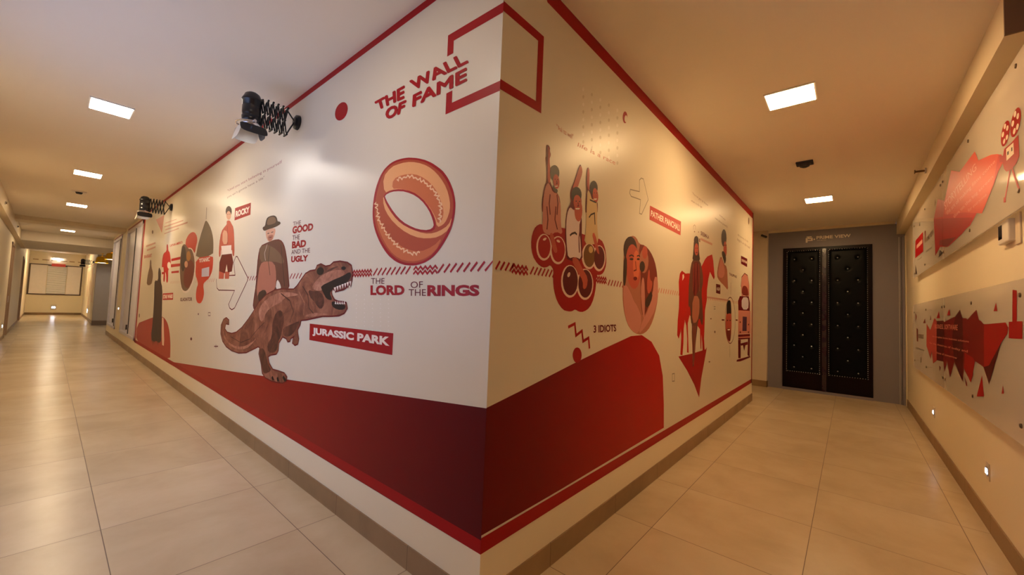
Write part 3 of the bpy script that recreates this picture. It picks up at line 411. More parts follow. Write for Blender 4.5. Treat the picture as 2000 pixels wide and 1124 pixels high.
('p','dbrown',4,[(8.568,1.897),(8.459,1.851),(8.394,1.783),(8.372,1.694),(8.305,1.618),(8.193,1.554),(8.111,1.445),(8.061,1.29),(8.014,1.138),(7.972,0.987),(7.929,0.833),(7.884,0.678),(7.905,0.585),(7.99,0.555),(8.1,0.546),(8.233,0.557),(8.362,0.552),(8.487,0.53),(8.637,0.525),(8.815,0.539),(8.887,0.641),(8.855,0.832),(8.853,1.027),(8.881,1.224),(8.914,1.373),(8.953,1.473),(8.98,1.561),(8.997,1.637),(8.91,1.67),(8.72,1.658),(8.648,1.703),(8.693,1.802),(8.692,1.869),(8.646,1.904)]),
('p','pinkL',3,[(7.943,1.003),(7.811,0.994),(7.595,0.637),(7.582,0.536),(7.738,0.536),(7.87,0.765)]),
('p','dbrown',4,[(8.836,0.566),(8.722,0.569),(8.761,0.491)]),
('p','dbrown',4,[(8.726,0.575),(8.614,0.578),(8.62,0.436)]),
('p','dbrown',4,[(8.599,0.585),(8.491,0.588),(8.507,0.469)]),
('p','dbrown',4,[(8.494,0.594),(8.387,0.596),(8.413,0.499)]),
('p','dbrown',4,[(8.372,0.604),(8.268,0.606),(8.303,0.531)]),
('p','dbrown',4,[(8.271,0.612),(8.168,0.614),(8.174,0.478)]),
('p','dbrown',4,[(8.154,0.621),(8.054,0.623),(8.069,0.509)]),
('p','dbrown',4,[(8.056,0.629),(7.958,0.631),(7.982,0.538)]),
('p','dbrown',4,[(7.945,0.638),(7.848,0.64),(7.881,0.568)]),
('t','cream',3,'STAR WARS',[(8.002,1.399),(7.188,1.418),(7.189,1.35),(7.987,1.328)],0.05),
('p','redB',2,[(8.061,1.423),(7.17,1.441),(7.139,1.328),(8.026,1.306)])]),
('L','bottle_print',[
('p','brown',3,[(9.722,2.105),(9.647,2.101),(9.586,2.063),(9.539,1.99),(9.456,1.924),(9.336,1.864),(9.266,1.804),(9.247,1.743),(9.267,1.681),(9.325,1.615),(9.498,1.582),(9.784,1.58),(9.926,1.62),(9.924,1.702),(9.897,1.778),(9.846,1.85),(9.796,1.902),(9.75,1.937),(9.735,1.992),(9.752,2.069)]),
('t','redB',2,'BRAVEHEART',[(10.602,2.247),(9.609,2.228),(9.574,2.155),(10.565,2.176)],0.02)]),
('L','small_print',[
('t','dredT',2,'"Until you start believing in yourself',[(4.482,2.714),(2.752,2.712),(2.739,2.671),(4.455,2.675)],0),
('t','brownT',2,'you ain\'t gonna have a life"',[(4.478,2.63),(3.195,2.644),(3.182,2.608),(4.444,2.595)],0),
('p','redT',2,[(9.449,2.917),(8.553,2.898),(8.645,2.567)]),
('p','pinkT',2,[(8.377,2.733),(7.374,2.691),(7.369,2.678),(8.371,2.718)]),
('p','pinkT',2,[(8.457,2.673),(6.849,2.613),(6.842,2.594),(8.448,2.651)]),
('p','pinkT',2,[(8.323,2.605),(6.522,2.547),(6.514,2.523),(8.314,2.583)]),
('p','pinkT',2,[(8.399,2.537),(7.136,2.512),(7.13,2.496),(8.391,2.519)]),
('p','pinkT',2,[(10.451,2.456),(9.27,2.441),(9.253,2.405),(10.431,2.416)]),
('p','pinkT',2,[(10.284,2.357),(9.231,2.358),(9.214,2.323),(10.264,2.318)]),
('l','dred',2,0.012,0,[(4.533,0.814),(4.372,0.829)]),
('l','dred',2,0.012,0,[(4.462,0.842),(4.451,0.8)]),
('p','dred',2,[(5.644,0.812),(5.648,0.801),(5.667,0.792),(5.695,0.786),(5.726,0.787),(5.75,0.792),(5.762,0.802),(5.757,0.813),(5.738,0.823),(5.709,0.828),(5.679,0.827),(5.655,0.821)]),
('p','brown',2,[(9.642,2.678),(9.644,2.659),(9.668,2.646),(9.709,2.645),(9.755,2.654),(9.794,2.673),(9.817,2.695),(9.815,2.715),(9.79,2.727),(9.749,2.728),(9.703,2.718),(9.664,2.7)]),
('p','brown',2,[(10.489,0.921),(10.486,0.899),(10.504,0.881),(10.537,0.874),(10.577,0.878),(10.614,0.893),(10.636,0.915),(10.639,0.938),(10.621,0.955),(10.587,0.962),(10.547,0.958),(10.511,0.943)]),
('l','dred',2,0.008,1,[(4.914,1.204),(4.818,1.208),(4.807,1.17),(4.903,1.166)]),
('p','dred',2,[(5.385,1.165),(5.39,1.155),(5.408,1.151),(5.428,1.154),(5.44,1.163),(5.434,1.173),(5.416,1.178),(5.396,1.175)])]),
('L','halftone_dots',[
('p','dotw',1,[(1.23,1.464),(1.232,1.461),(1.237,1.459),(1.243,1.461),(1.246,1.463),(1.244,1.466),(1.238,1.468),(1.232,1.466)]),
('p','dotw',1,[(1.226,1.434),(1.228,1.431),(1.234,1.43),(1.24,1.431),(1.242,1.434),(1.24,1.437),(1.235,1.438),(1.229,1.437)]),
('p','dotw',1,[(1.223,1.405),(1.225,1.402),(1.231,1.401),(1.236,1.402),(1.239,1.405),(1.237,1.408),(1.231,1.409),(1.226,1.408)]),
('p','dotw',1,[(1.22,1.376),(1.222,1.373),(1.227,1.371),(1.233,1.372),(1.236,1.375),(1.234,1.378),(1.228,1.38),(1.222,1.379)]),
('p','dotw',1,[(1.216,1.347),(1.218,1.344),(1.224,1.342),(1.23,1.343),(1.232,1.346),(1.23,1.349),(1.225,1.35),(1.219,1.349)]),
('p','dotw',1,[(1.213,1.318),(1.215,1.315),(1.22,1.313),(1.226,1.314),(1.229,1.317),(1.227,1.32),(1.221,1.321),(1.216,1.32)]),
('p','dotw',1,[(1.21,1.289),(1.212,1.286),(1.217,1.284),(1.223,1.285),(1.226,1.288),(1.224,1.291),(1.218,1.292),(1.212,1.291)]),
('p','dotw',1,[(1.206,1.26),(1.208,1.257),(1.214,1.255),(1.22,1.256),(1.222,1.259),(1.22,1.262),(1.215,1.263),(1.209,1.263)]),
('p','dotw',1,[(1.203,1.231),(1.205,1.228),(1.21,1.227),(1.216,1.227),(1.219,1.23),(1.217,1.233),(1.211,1.235),(1.206,1.234)]),
('p','dotw',1,[(1.2,1.202),(1.202,1.199),(1.207,1.198),(1.213,1.199),(1.216,1.201),(1.214,1.204),(1.208,1.206),(1.202,1.205)]),
('p','dotw',1,[(1.196,1.174),(1.198,1.171),(1.204,1.169),(1.21,1.17),(1.212,1.172),(1.21,1.176),(1.205,1.177),(1.199,1.176)]),
('p','dotw',1,[(1.193,1.145),(1.195,1.142),(1.201,1.141),(1.206,1.141),(1.209,1.144),(1.207,1.147),(1.201,1.149),(1.196,1.148)]),
('p','dotw',1,[(1.127,1.465),(1.129,1.462),(1.134,1.461),(1.14,1.462),(1.142,1.464),(1.14,1.467),(1.135,1.469),(1.129,1.467)]),
('p','dotw',1,[(1.124,1.436),(1.126,1.433),(1.131,1.432),(1.136,1.433),(1.139,1.436),(1.137,1.439),(1.132,1.44),(1.126,1.439)]),
('p','dotw',1,[(1.12,1.408),(1.122,1.405),(1.128,1.403),(1.133,1.404),(1.136,1.407),(1.134,1.41),(1.129,1.411),(1.123,1.41)]),
('p','dotw',1,[(1.117,1.379),(1.119,1.376),(1.125,1.375),(1.13,1.376),(1.133,1.379),(1.131,1.381),(1.125,1.383),(1.12,1.382)]),
('p','dotw',1,[(1.114,1.351),(1.116,1.348),(1.121,1.346),(1.127,1.347),(1.129,1.35),(1.128,1.353),(1.122,1.354),(1.117,1.353)]),
('p','dotw',1,[(1.111,1.322),(1.113,1.32),(1.118,1.318),(1.124,1.319),(1.126,1.322),(1.124,1.325),(1.119,1.326),(1.114,1.325)]),
('p','dotw',1,[(1.108,1.294),(1.11,1.291),(1.115,1.29),(1.121,1.291),(1.123,1.293),(1.121,1.296),(1.116,1.298),(1.111,1.297)]),
('p','dotw',1,[(1.105,1.266),(1.107,1.263),(1.112,1.262),(1.118,1.263),(1.12,1.265),(1.118,1.268),(1.113,1.27),(1.107,1.269)]),
('p','dotw',1,[(1.102,1.238),(1.104,1.235),(1.109,1.234),(1.114,1.234),(1.117,1.237),(1.115,1.24),(1.11,1.241),(1.104,1.241)]),
('p','dotw',1,[(1.099,1.21),(1.101,1.207),(1.106,1.206),(1.111,1.206),(1.114,1.209),(1.112,1.212),(1.107,1.213),(1.101,1.213)]),
('p','dotw',1,[(1.096,1.182),(1.098,1.179),(1.103,1.178),(1.108,1.178),(1.111,1.181),(1.109,1.184),(1.104,1.185),(1.098,1.185)]),
('p','dotw',1,[(1.093,1.154),(1.095,1.151),(1.1,1.15),(1.105,1.15),(1.108,1.153),(1.106,1.156),(1.101,1.157),(1.095,1.157)]),
('p','dotw',1,[(1.029,1.466),(1.031,1.463),(1.036,1.462),(1.041,1.463),(1.044,1.466),(1.042,1.468),(1.037,1.47),(1.031,1.468)]),
('p','dotw',1,[(1.026,1.438),(1.028,1.435),(1.033,1.434),(1.038,1.435),(1.041,1.438),(1.039,1.44),(1.034,1.442),(1.028,1.44)]),
('p','dotw',1,[(1.023,1.41),(1.025,1.407),(1.03,1.406),(1.035,1.407),(1.038,1.41),(1.036,1.412),(1.031,1.414),(1.025,1.413)]),
('p','dotw',1,[(1.02,1.382),(1.022,1.379),(1.027,1.378),(1.032,1.379),(1.035,1.382),(1.033,1.385),(1.028,1.386),(1.023,1.385)]),
('p','dotw',1,[(1.017,1.355),(1.019,1.352),(1.024,1.35),(1.029,1.351),(1.032,1.354),(1.03,1.357),(1.025,1.358),(1.02,1.357)]),
('p','dotw',1,[(1.014,1.327),(1.016,1.324),(1.021,1.323),(1.026,1.324),(1.029,1.326),(1.027,1.329),(1.022,1.33),(1.017,1.33)]),
('p','dotw',1,[(1.011,1.299),(1.013,1.297),(1.018,1.295),(1.023,1.296),(1.026,1.299),(1.024,1.301),(1.019,1.303),(1.014,1.302)]),
('p','dotw',1,[(1.009,1.272),(1.01,1.269),(1.015,1.268),(1.02,1.268),(1.023,1.271),(1.021,1.274),(1.016,1.275),(1.011,1.275)]),
('p','dotw',1,[(1.006,1.245),(1.007,1.242),(1.012,1.24),(1.018,1.241),(1.02,1.244),(1.018,1.246),(1.013,1.248),(1.008,1.247)]),
('p','dotw',1,[(1.003,1.217),(1.005,1.214),(1.009,1.213),(1.015,1.214),(1.017,1.216),(1.015,1.219),(1.01,1.22),(1.005,1.22)]),
('p','dotw',1,[(1,1.19),(1.002,1.187),(1.007,1.186),(1.012,1.186),(1.014,1.189),(1.012,1.192),(1.007,1.193),(1.002,1.192)]),
('p','dotw',1,[(0.997,1.163),(0.999,1.16),(1.004,1.158),(1.009,1.159),(1.011,1.162),(1.009,1.164),(1.005,1.166),(0.999,1.165)]),
('p','dotw',1,[(0.936,1.467),(0.938,1.464),(0.942,1.463),(0.947,1.464),(0.95,1.467),(0.948,1.469),(0.943,1.47),(0.938,1.469)]),
('p','dotw',1,[(0.933,1.439),(0.935,1.437),(0.94,1.436),(0.945,1.437),(0.947,1.439),(0.945,1.442),(0.94,1.443),(0.935,1.442)]),
('p','dotw',1,[(0.93,1.412),(0.932,1.41),(0.937,1.408),(0.942,1.409),(0.944,1.412),(0.942,1.415),(0.938,1.416),(0.933,1.415)]),
('p','dotw',1,[(0.928,1.385),(0.929,1.382),(0.934,1.381),(0.939,1.382),(0.941,1.385),(0.94,1.387),(0.935,1.389),(0.93,1.388)]),
('p','dotw',1,[(0.925,1.358),(0.927,1.355),(0.931,1.354),(0.936,1.355),(0.939,1.358),(0.937,1.36),(0.932,1.362),(0.927,1.361)]),
('p','dotw',1,[(0.922,1.331),(0.924,1.328),(0.929,1.327),(0.934,1.328),(0.936,1.331),(0.934,1.333),(0.929,1.335),(0.924,1.334)]),
('p','dotw',1,[(0.919,1.304),(0.921,1.302),(0.926,1.3),(0.931,1.301),(0.933,1.304),(0.931,1.306),(0.927,1.308),(0.922,1.307)]),
('p','dotw',1,[(0.917,1.278),(0.918,1.275),(0.923,1.273),(0.928,1.274),(0.93,1.277),(0.929,1.279),(0.924,1.281),(0.919,1.28)]),
('p','dotw',1,[(0.914,1.251),(0.916,1.248),(0.92,1.247),(0.925,1.247),(0.928,1.25),(0.926,1.253),(0.921,1.254),(0.916,1.253)]),
('p','dotw',1,[(0.911,1.224),(0.913,1.221),(0.918,1.22),(0.923,1.221),(0.925,1.223),(0.923,1.226),(0.918,1.227),(0.914,1.227)]),
('p','dotw',1,[(0.909,1.197),(0.91,1.195),(0.915,1.193),(0.92,1.194),(0.922,1.196),(0.92,1.199),(0.916,1.201),(0.911,1.2)]),
('p','dotw',1,[(0.906,1.171),(0.908,1.168),(0.912,1.167),(0.917,1.167),(0.919,1.17),(0.918,1.172),(0.913,1.174),(0.908,1.173)]),
('p','dotw',1,[(0.847,1.468),(0.849,1.465),(0.853,1.464),(0.858,1.465),(0.86,1.467),(0.859,1.47),(0.854,1.471),(0.849,1.47)]),
('p','dotw',1,[(0.844,1.441),(0.846,1.438),(0.851,1.437),(0.855,1.438),(0.858,1.441),(0.856,1.443),(0.851,1.445),(0.847,1.444)]),
('p','dotw',1,[(0.842,1.414),(0.844,1.412),(0.848,1.411),(0.853,1.412),(0.855,1.414),(0.853,1.417),(0.849,1.418),(0.844,1.417)]),
('p','dotw',1,[(0.839,1.388),(0.841,1.385),(0.846,1.384),(0.85,1.385),(0.852,1.388),(0.851,1.39),(0.846,1.392),(0.841,1.391)]),
('p','dotw',1,[(0.837,1.362),(0.838,1.359),(0.843,1.358),(0.848,1.359),(0.85,1.361),(0.848,1.364),(0.844,1.365),(0.839,1.364)]),
('p','dotw',1,[(0.834,1.335),(0.836,1.333),(0.84,1.331),(0.845,1.332),(0.847,1.335),(0.846,1.337),(0.841,1.339),(0.836,1.338)]),
('p','dotw',1,[(0.832,1.309),(0.833,1.306),(0.838,1.305),(0.843,1.306),(0.845,1.308),(0.843,1.311),(0.839,1.312),(0.834,1.312)]),
('p','dotw',1,[(0.829,1.283),(0.831,1.28),(0.835,1.279),(0.84,1.28),(0.842,1.282),(0.841,1.285),(0.836,1.286),(0.831,1.285)]),
('p','dotw',1,[(0.827,1.257),(0.828,1.254),(0.833,1.253),(0.837,1.253),(0.84,1.256),(0.838,1.259),(0.833,1.26),(0.829,1.259)]),
('p','dotw',1,[(0.824,1.231),(0.826,1.228),(0.83,1.227),(0.835,1.227),(0.837,1.23),(0.835,1.232),(0.831,1.234),(0.826,1.233)]),
('p','dotw',1,[(0.822,1.205),(0.823,1.202),(0.828,1.2),(0.832,1.201),(0.835,1.204),(0.833,1.206),(0.828,1.208),(0.824,1.207)]),
('p','dotw',1,[(0.819,1.179),(0.821,1.176),(0.825,1.174),(0.83,1.175),(0.832,1.178),(0.83,1.18),(0.826,1.182),(0.821,1.181)])]),
('R','red_border',[
('p','red',3,[(0.35,3.118),(6.5,3.105),(6.5,3.21),(0.3,3.21)]),
('p','red',3,[(0,0.304),(6.5,0.304),(6.5,0.37),(0,0.376)]),
('p','red',3,[(6.43,0.304),(6.5,0.304),(6.5,3.2),(6.43,3.2)])]),
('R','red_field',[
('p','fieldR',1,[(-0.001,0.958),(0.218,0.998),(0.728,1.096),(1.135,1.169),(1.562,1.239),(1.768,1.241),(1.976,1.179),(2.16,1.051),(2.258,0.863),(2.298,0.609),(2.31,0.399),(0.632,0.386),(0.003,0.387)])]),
('R','frame_lettering',[
('l','red',2,0.05,0,[(0.007,2.877),(0.304,2.883),(0.304,2.502),(0.01,2.488)])]),
('R','red_dot',[
('p','red',2,[(0.835,1.143),(0.833,1.128),(0.826,1.115),(0.815,1.106),(0.8,1.1),(0.784,1.099),(0.768,1.103),(0.753,1.11),(0.741,1.122),(0.733,1.135),(0.729,1.15),(0.731,1.164),(0.738,1.177),(0.748,1.187),(0.762,1.193),(0.779,1.194),(0.795,1.191),(0.81,1.184),(0.823,1.172),(0.832,1.158)]),
('p','red',2,[(1.4,2.883),(1.398,2.865),(1.39,2.847),(1.377,2.832),(1.362,2.823),(1.347,2.82),(1.333,2.825),(1.324,2.836),(1.32,2.851),(1.322,2.869),(1.33,2.887),(1.342,2.902),(1.357,2.911),(1.373,2.914),(1.386,2.91),(1.396,2.899)]),
('p','wallw',3,[(1.401,2.872),(1.399,2.861),(1.394,2.851),(1.387,2.842),(1.378,2.836),(1.368,2.835),(1.36,2.837),(1.355,2.844),(1.352,2.853),(1.353,2.864),(1.358,2.875),(1.366,2.884),(1.375,2.889),(1.384,2.891),(1.392,2.888),(1.398,2.882)]),
('l','red',2,0.018,0,[(0.669,1.319),(0.742,1.339),(0.76,1.267),(0.829,1.294),(0.847,1.228),(0.914,1.248),(0.93,1.179)])]),
('R','pattern_line',[
('l','red',2,0.012,0,[(0.02,1.6),(0.048,1.642)]),
('l','red',2,0.012,0,[(0.054,1.6),(0.082,1.642)]),
('l','red',2,0.012,0,[(0.088,1.6),(0.116,1.642)]),
('l','red',2,0.012,0,[(0.122,1.6),(0.15,1.642)]),
('l','red',2,0.012,0,[(0.138,1.618),(0.154,1.636),(0.17,1.618),(0.185,1.636),(0.201,1.618),(0.217,1.636),(0.233,1.618),(0.248,1.636),(0.264,1.618)]),
('l','red',2,0.012,0,[(0.138,1.594),(0.154,1.612),(0.17,1.594),(0.185,1.612),(0.201,1.594),(0.217,1.612),(0.233,1.594),(0.248,1.612),(0.264,1.594)]),
('l','red',2,0.012,0,[(0.286,1.6),(0.314,1.642)]),
('l','red',2,0.012,0,[(0.32,1.6),(0.348,1.642)]),
('l','red',2,0.012,0,[(0.354,1.6),(0.382,1.642)]),
('l','red',2,0.012,0,[(0.388,1.6),(0.416,1.642)]),
('l','red',2,0.012,0,[(0.422,1.6),(0.45,1.642)]),
('l','red',2,0.012,0,[(0.456,1.6),(0.484,1.642)]),
('l','red',2,0.012,0,[(0.49,1.6),(0.518,1.642)]),
('l','red',2,0.012,0,[(0.985,1.633),(1,1.651),(1.015,1.633),(1.031,1.651),(1.046,1.633),(1.061,1.651),(1.076,1.633),(1.091,1.651),(1.107,1.633),(1.122,1.651),(1.137,1.633)]),
('l','red',2,0.012,0,[(0.985,1.609),(1,1.627),(1.015,1.609),(1.031,1.627),(1.046,1.609),(1.061,1.627),(1.076,1.609),(1.091,1.627),(1.107,1.609),(1.122,1.627),(1.137,1.609)]),
('l','red',2,0.012,0,[(1.161,1.6),(1.189,1.642)]),
('l','red',2,0.012,0,[(1.206,1.6),(1.234,1.642)]),
('l','red',2,0.012,0,[(1.251,1.6),(1.279,1.642)]),
('l','red',2,0.012,0,[(1.296,1.6),(1.324,1.642)]),
('l','red',2,0.012,0,[(1.341,1.6),(1.369,1.642)]),
('l','red',2,0.012,0,[(1.386,1.6),(1.414,1.642)]),
('l','pink',2,0.02,0,[(2.104,1.6),(2.132,1.642)]),
('l','pink',2,0.02,0,[(2.164,1.6),(2.192,1.642)]),
('l','pink',2,0.02,0,[(2.224,1.6),(2.252,1.642)]),
('l','pink',2,0.02,0,[(2.284,1.6),(2.312,1.642)]),
('l','pink',2,0.02,0,[(2.344,1.6),(2.372,1.642)]),
('l','pink',2,0.02,0,[(2.404,1.6),(2.432,1.642)]),
('l','pink',2,0.02,0,[(2.464,1.6),(2.492,1.642)]),
('l','pink',2,0.02,0,[(2.524,1.6),(2.552,1.642)]),
('l','pink',2,0.02,0,[(2.584,1.6),(2.612,1.642)]),
('l','pink',2,0.02,0,[(2.644,1.6),(2.672,1.642)]),
('l','pink',2,0.02,0,[(2.704,1.6),(2.732,1.642)]),
('l','pink',2,0.02,0,[(3.644,1.6),(3.672,1.642)]),
('l','pink',2,0.02,0,[(3.724,1.6),(3.752,1.642)]),
('l','pink',2,0.02,0,[(3.804,1.6),(3.832,1.642)]),
('l','pink',2,0.02,0,[(3.884,1.6),(3.912,1.642)]),
('l','pink',2,0.02,0,[(3.964,1.6),(3.992,1.642)]),
('l','pink',2,0.02,0,[(4.044,1.6),(4.072,1.642)]),
('l','pink',2,0.02,0,[(4.124,1.6),(4.152,1.642)]),
('l','pink',2,0.02,0,[(4.204,1.6),(4.232,1.642)]),
('l','pink',2,0.02,0,[(4.284,1.6),(4.312,1.642)]),
('l','pink',2,0.02,0,[(4.364,1.6),(4.392,1.642)]),
('l','pink',2,0.02,0,[(4.444,1.6),(4.472,1.642)]),
('l','pink',2,0.02,0,[(4.524,1.6),(4.552,1.642)]),
('l','pink',2,0.02,0,[(4.604,1.6),(4.632,1.642)]),
('l','pink',2,0.02,0,[(4.684,1.6),(4.712,1.642)]),
('l','pink',2,0.02,0,[(4.764,1.6),(4.792,1.642)]),
('l','pink',2,0.02,0,[(4.844,1.6),(4.872,1.642)]),
('l','pink',2,0.02,0,[(4.924,1.6),(4.952,1.642)]),
('l','pink',2,0.02,0,[(5.004,1.6),(5.032,1.642)]),
('l','pink',2,0.02,0,[(5.084,1.6),(5.112,1.642)]),
('l','pink',2,0.02,0,[(5.164,1.6),(5.192,1.642)]),
('l','pink',2,0.02,0,[(5.244,1.6),(5.272,1.642)]),
('l','pink',2,0.02,0,[(5.324,1.6),(5.352,1.642)]),
('l','pink',2,0.02,0,[(5.404,1.6),(5.432,1.642)]),
('l','pink',2,0.02,0,[(5.484,1.6),(5.512,1.642)]),
('l','pink',2,0.02,0,[(5.564,1.6),(5.592,1.642)]),
('l','pink',2,0.02,0,[(5.644,1.6),(5.672,1.642)]),
('l','pink',2,0.02,0,[(5.724,1.6),(5.752,1.642)]),
('l','pink',2,0.02,0,[(5.804,1.6),(5.832,1.642)])]),
('R','ball_riders_print',[
('p','red',2,[(0.353,1.877),(0.329,1.865),(0.31,1.849),(0.296,1.826),(0.287,1.8),(0.283,1.77),(0.286,1.741),(0.295,1.714),(0.31,1.69),(0.332,1.671),(0.355,1.658),(0.38,1.649),(0.404,1.647),(0.424,1.65),(0.442,1.656),(0.456,1.664),(0.472,1.662),(0.489,1.649),(0.496,1.631),(0.495,1.605),(0.497,1.576),(0.504,1.543),(0.517,1.511),(0.535,1.48),(0.559,1.454),(0.589,1.432),(0.619,1.418),(0.649,1.414),(0.675,1.412),(0.697,1.413),(0.716,1.417),(0.734,1.424),(0.752,1.423),(0.774,1.416),(0.799,1.412),(0.829,1.412),(0.863,1.419),(0.899,1.433),(0.93,1.455),(0.955,1.485),(0.973,1.52),(0.986,1.56),(0.992,1.6),(0.991,1.639),(1.003,1.659),(1.027,1.66),(1.053,1.665),(1.08,1.676),(1.102,1.696),(1.119,1.725),(1.126,1.754),(1.125,1.781),(1.118,1.811),(1.105,1.845),(1.085,1.872),(1.059,1.893),(1.017,1.902),(0.959,1.898),(0.863,1.897),(0.73,1.9),(0.589,1.897),(0.44,1.887)]),
('p','pinkL',3,[(0.469,1.768),(0.468,1.746),(0.46,1.726),(0.448,1.708),(0.431,1.695),(0.412,1.687),(0.392,1.684),(0.373,1.688),(0.355,1.697),(0.342,1.711),(0.333,1.728),(0.329,1.748),(0.33,1.769),(0.337,1.789),(0.349,1.806),(0.365,1.82),(0.383,1.829),(0.403,1.832),(0.423,1.829),(0.441,1.821),(0.455,1.807),(0.465,1.789)]),
('p','ball',4,[(0.459,1.77),(0.457,1.751),(0.451,1.733),(0.441,1.718),(0.428,1.706),(0.412,1.699),(0.396,1.697),(0.38,1.7),(0.366,1.708),(0.355,1.72),(0.347,1.736),(0.344,1.754),(0.345,1.772),(0.35,1.789),(0.36,1.804),(0.373,1.816),(0.388,1.824),(0.404,1.827),(0.421,1.824),(0.435,1.816),(0.447,1.804),(0.455,1.788)]),
('p','pinkL',3,[(0.618,1.771),(0.615,1.747),(0.607,1.725),(0.592,1.705),(0.573,1.69),(0.55,1.681),(0.527,1.679),(0.505,1.683),(0.485,1.693),(0.47,1.708),(0.459,1.727),(0.455,1.749),(0.457,1.772),(0.465,1.793),(0.478,1.813),(0.496,1.828),(0.518,1.838),(0.541,1.842),(0.564,1.839),(0.584,1.829),(0.601,1.814),(0.613,1.794)]),
('p','ball',4,[(0.606,1.773),(0.604,1.752),(0.597,1.732),(0.585,1.715),(0.569,1.702),(0.551,1.694),(0.532,1.692),(0.513,1.695),(0.497,1.704),(0.484,1.718),(0.475,1.735),(0.471,1.755),(0.473,1.775),(0.479,1.794),(0.49,1.811),(0.505,1.824),(0.523,1.833),(0.542,1.836),(0.561,1.833),(0.578,1.825),(0.592,1.811),(0.601,1.793)]),
('p','pinkL',3,[(0.774,1.599),(0.771,1.571),(0.76,1.544),(0.742,1.521),(0.719,1.505),(0.692,1.496),(0.664,1.494),(0.637,1.501),(0.613,1.515),(0.594,1.534),(0.582,1.558),(0.577,1.585),(0.579,1.612),(0.588,1.637),(0.604,1.66),(0.626,1.677),(0.652,1.687),(0.68,1.69),(0.708,1.685),(0.733,1.672),(0.754,1.653),(0.768,1.628)]),
('p','ballD',4,[(0.761,1.602),(0.759,1.576),(0.75,1.552),(0.735,1.532),(0.715,1.517),(0.692,1.509),(0.669,1.508),(0.646,1.514),(0.626,1.526),(0.609,1.544),(0.599,1.565),(0.594,1.59),(0.596,1.614),(0.604,1.637),(0.618,1.657),(0.636,1.673),(0.658,1.682),(0.682,1.684),(0.705,1.68),(0.727,1.668),(0.744,1.65),(0.756,1.627)]),
('p','pinkL',3,[(0.956,1.593),(0.953,1.565),(0.942,1.538),(0.923,1.515),(0.898,1.498),(0.869,1.489),(0.84,1.488),(0.811,1.495),(0.786,1.509),(0.767,1.528),(0.754,1.552),(0.748,1.579),(0.75,1.606),(0.761,1.632),(0.778,1.654),(0.801,1.671),(0.828,1.682),(0.858,1.685),(0.887,1.68),(0.914,1.667),(0.935,1.647),(0.95,1.622)]),
('p','ballD',4,[(0.941,1.596),(0.939,1.571),(0.93,1.546),(0.914,1.526),(0.893,1.511),(0.87,1.503),(0.845,1.502),(0.821,1.508),(0.8,1.52),(0.784,1.538),(0.772,1.56),(0.768,1.584),(0.77,1.609),(0.778,1.632),(0.792,1.652),(0.812,1.667),(0.835,1.676),(0.859,1.679),(0.884,1.674),(0.906,1.662),(0.924,1.644),(0.936,1.622)]),
('p','pinkL',3,[(0.983,1.78),(0.98,1.756),(0.97,1.732),(0.953,1.712),(0.931,1.696),(0.906,1.687),(0.88,1.685),(0.855,1.689),(0.833,1.699),(0.816,1.715),(0.804,1.735),(0.799,1.758),(0.801,1.781),(0.81,1.804),(0.826,1.824),(0.846,1.84),(0.87,1.85),(0.897,1.854),(0.922,1.851),(0.946,1.841),(0.964,1.825),(0.977,1.804)]),
('p','ballG',4,[(0.968,1.783),(0.966,1.761),(0.958,1.74),(0.944,1.723),(0.927,1.709),(0.907,1.701),(0.886,1.699),(0.865,1.703),(0.848,1.712),(0.833,1.726),(0.824,1.744),(0.82,1.764),(0.821,1.785),(0.829,1.805),(0.841,1.822),(0.858,1.836),(0.877,1.845),(0.898,1.848),(0.919,1.845),(0.938,1.836),(0.953,1.822),(0.963,1.803)]),
('p','pinkL',3,[(1.115,1.783),(1.112,1.757),(1.102,1.733),(1.086,1.712),(1.064,1.696),(1.039,1.687),(1.014,1.684),(0.989,1.689),(0.967,1.7),(0.949,1.717),(0.938,1.738),(0.933,1.761),(0.935,1.786),(0.944,1.809),(0.959,1.83),(0.979,1.846),(1.003,1.856),(1.029,1.86),(1.055,1.857),(1.078,1.846),(1.097,1.829),(1.109,1.808)]),
('p','ballD',4,[(1.098,1.785),(1.097,1.763),(1.089,1.742),(1.076,1.723),(1.059,1.71),(1.04,1.701),(1.02,1.699),(1,1.704),(0.982,1.714),(0.968,1.728),(0.959,1.747),(0.955,1.768),(0.957,1.789),(0.964,1.81),(0.976,1.828),(0.992,1.842),(1.011,1.851),(1.031,1.854),(1.051,1.85),(1.069,1.841),(1.084,1.826),(1.094,1.807)]),
('p','pinkL',5,[(0.417,1.812),(0.418,1.808),(0.413,1.802),(0.404,1.796),(0.394,1.794),(0.387,1.795),(0.386,1.799),(0.391,1.805),(0.401,1.81),(0.41,1.813)]),
('p','pinkL',5,[(0.551,1.808),(0.544,1.805),(0.533,1.805),(0.522,1.807),(0.516,1.812),(0.517,1.816),(0.524,1.819),(0.535,1.82),(0.546,1.818),(0.552,1.813)]),
('p','pinkL',5,[(0.671,1.629),(0.664,1.62),(0.654,1.615),(0.645,1.616),(0.64,1.622),(0.642,1.631),(0.649,1.64),(0.659,1.645),(0.668,1.645),(0.673,1.638)]),
('p','ballG2',5,[(0.937,1.818),(0.934,1.806),(0.924,1.797),(0.91,1.792),(0.896,1.793),(0.885,1.8),(0.881,1.81),(0.884,1.822),(0.894,1.832),(0.908,1.837),(0.922,1.836),(0.933,1.829)]),
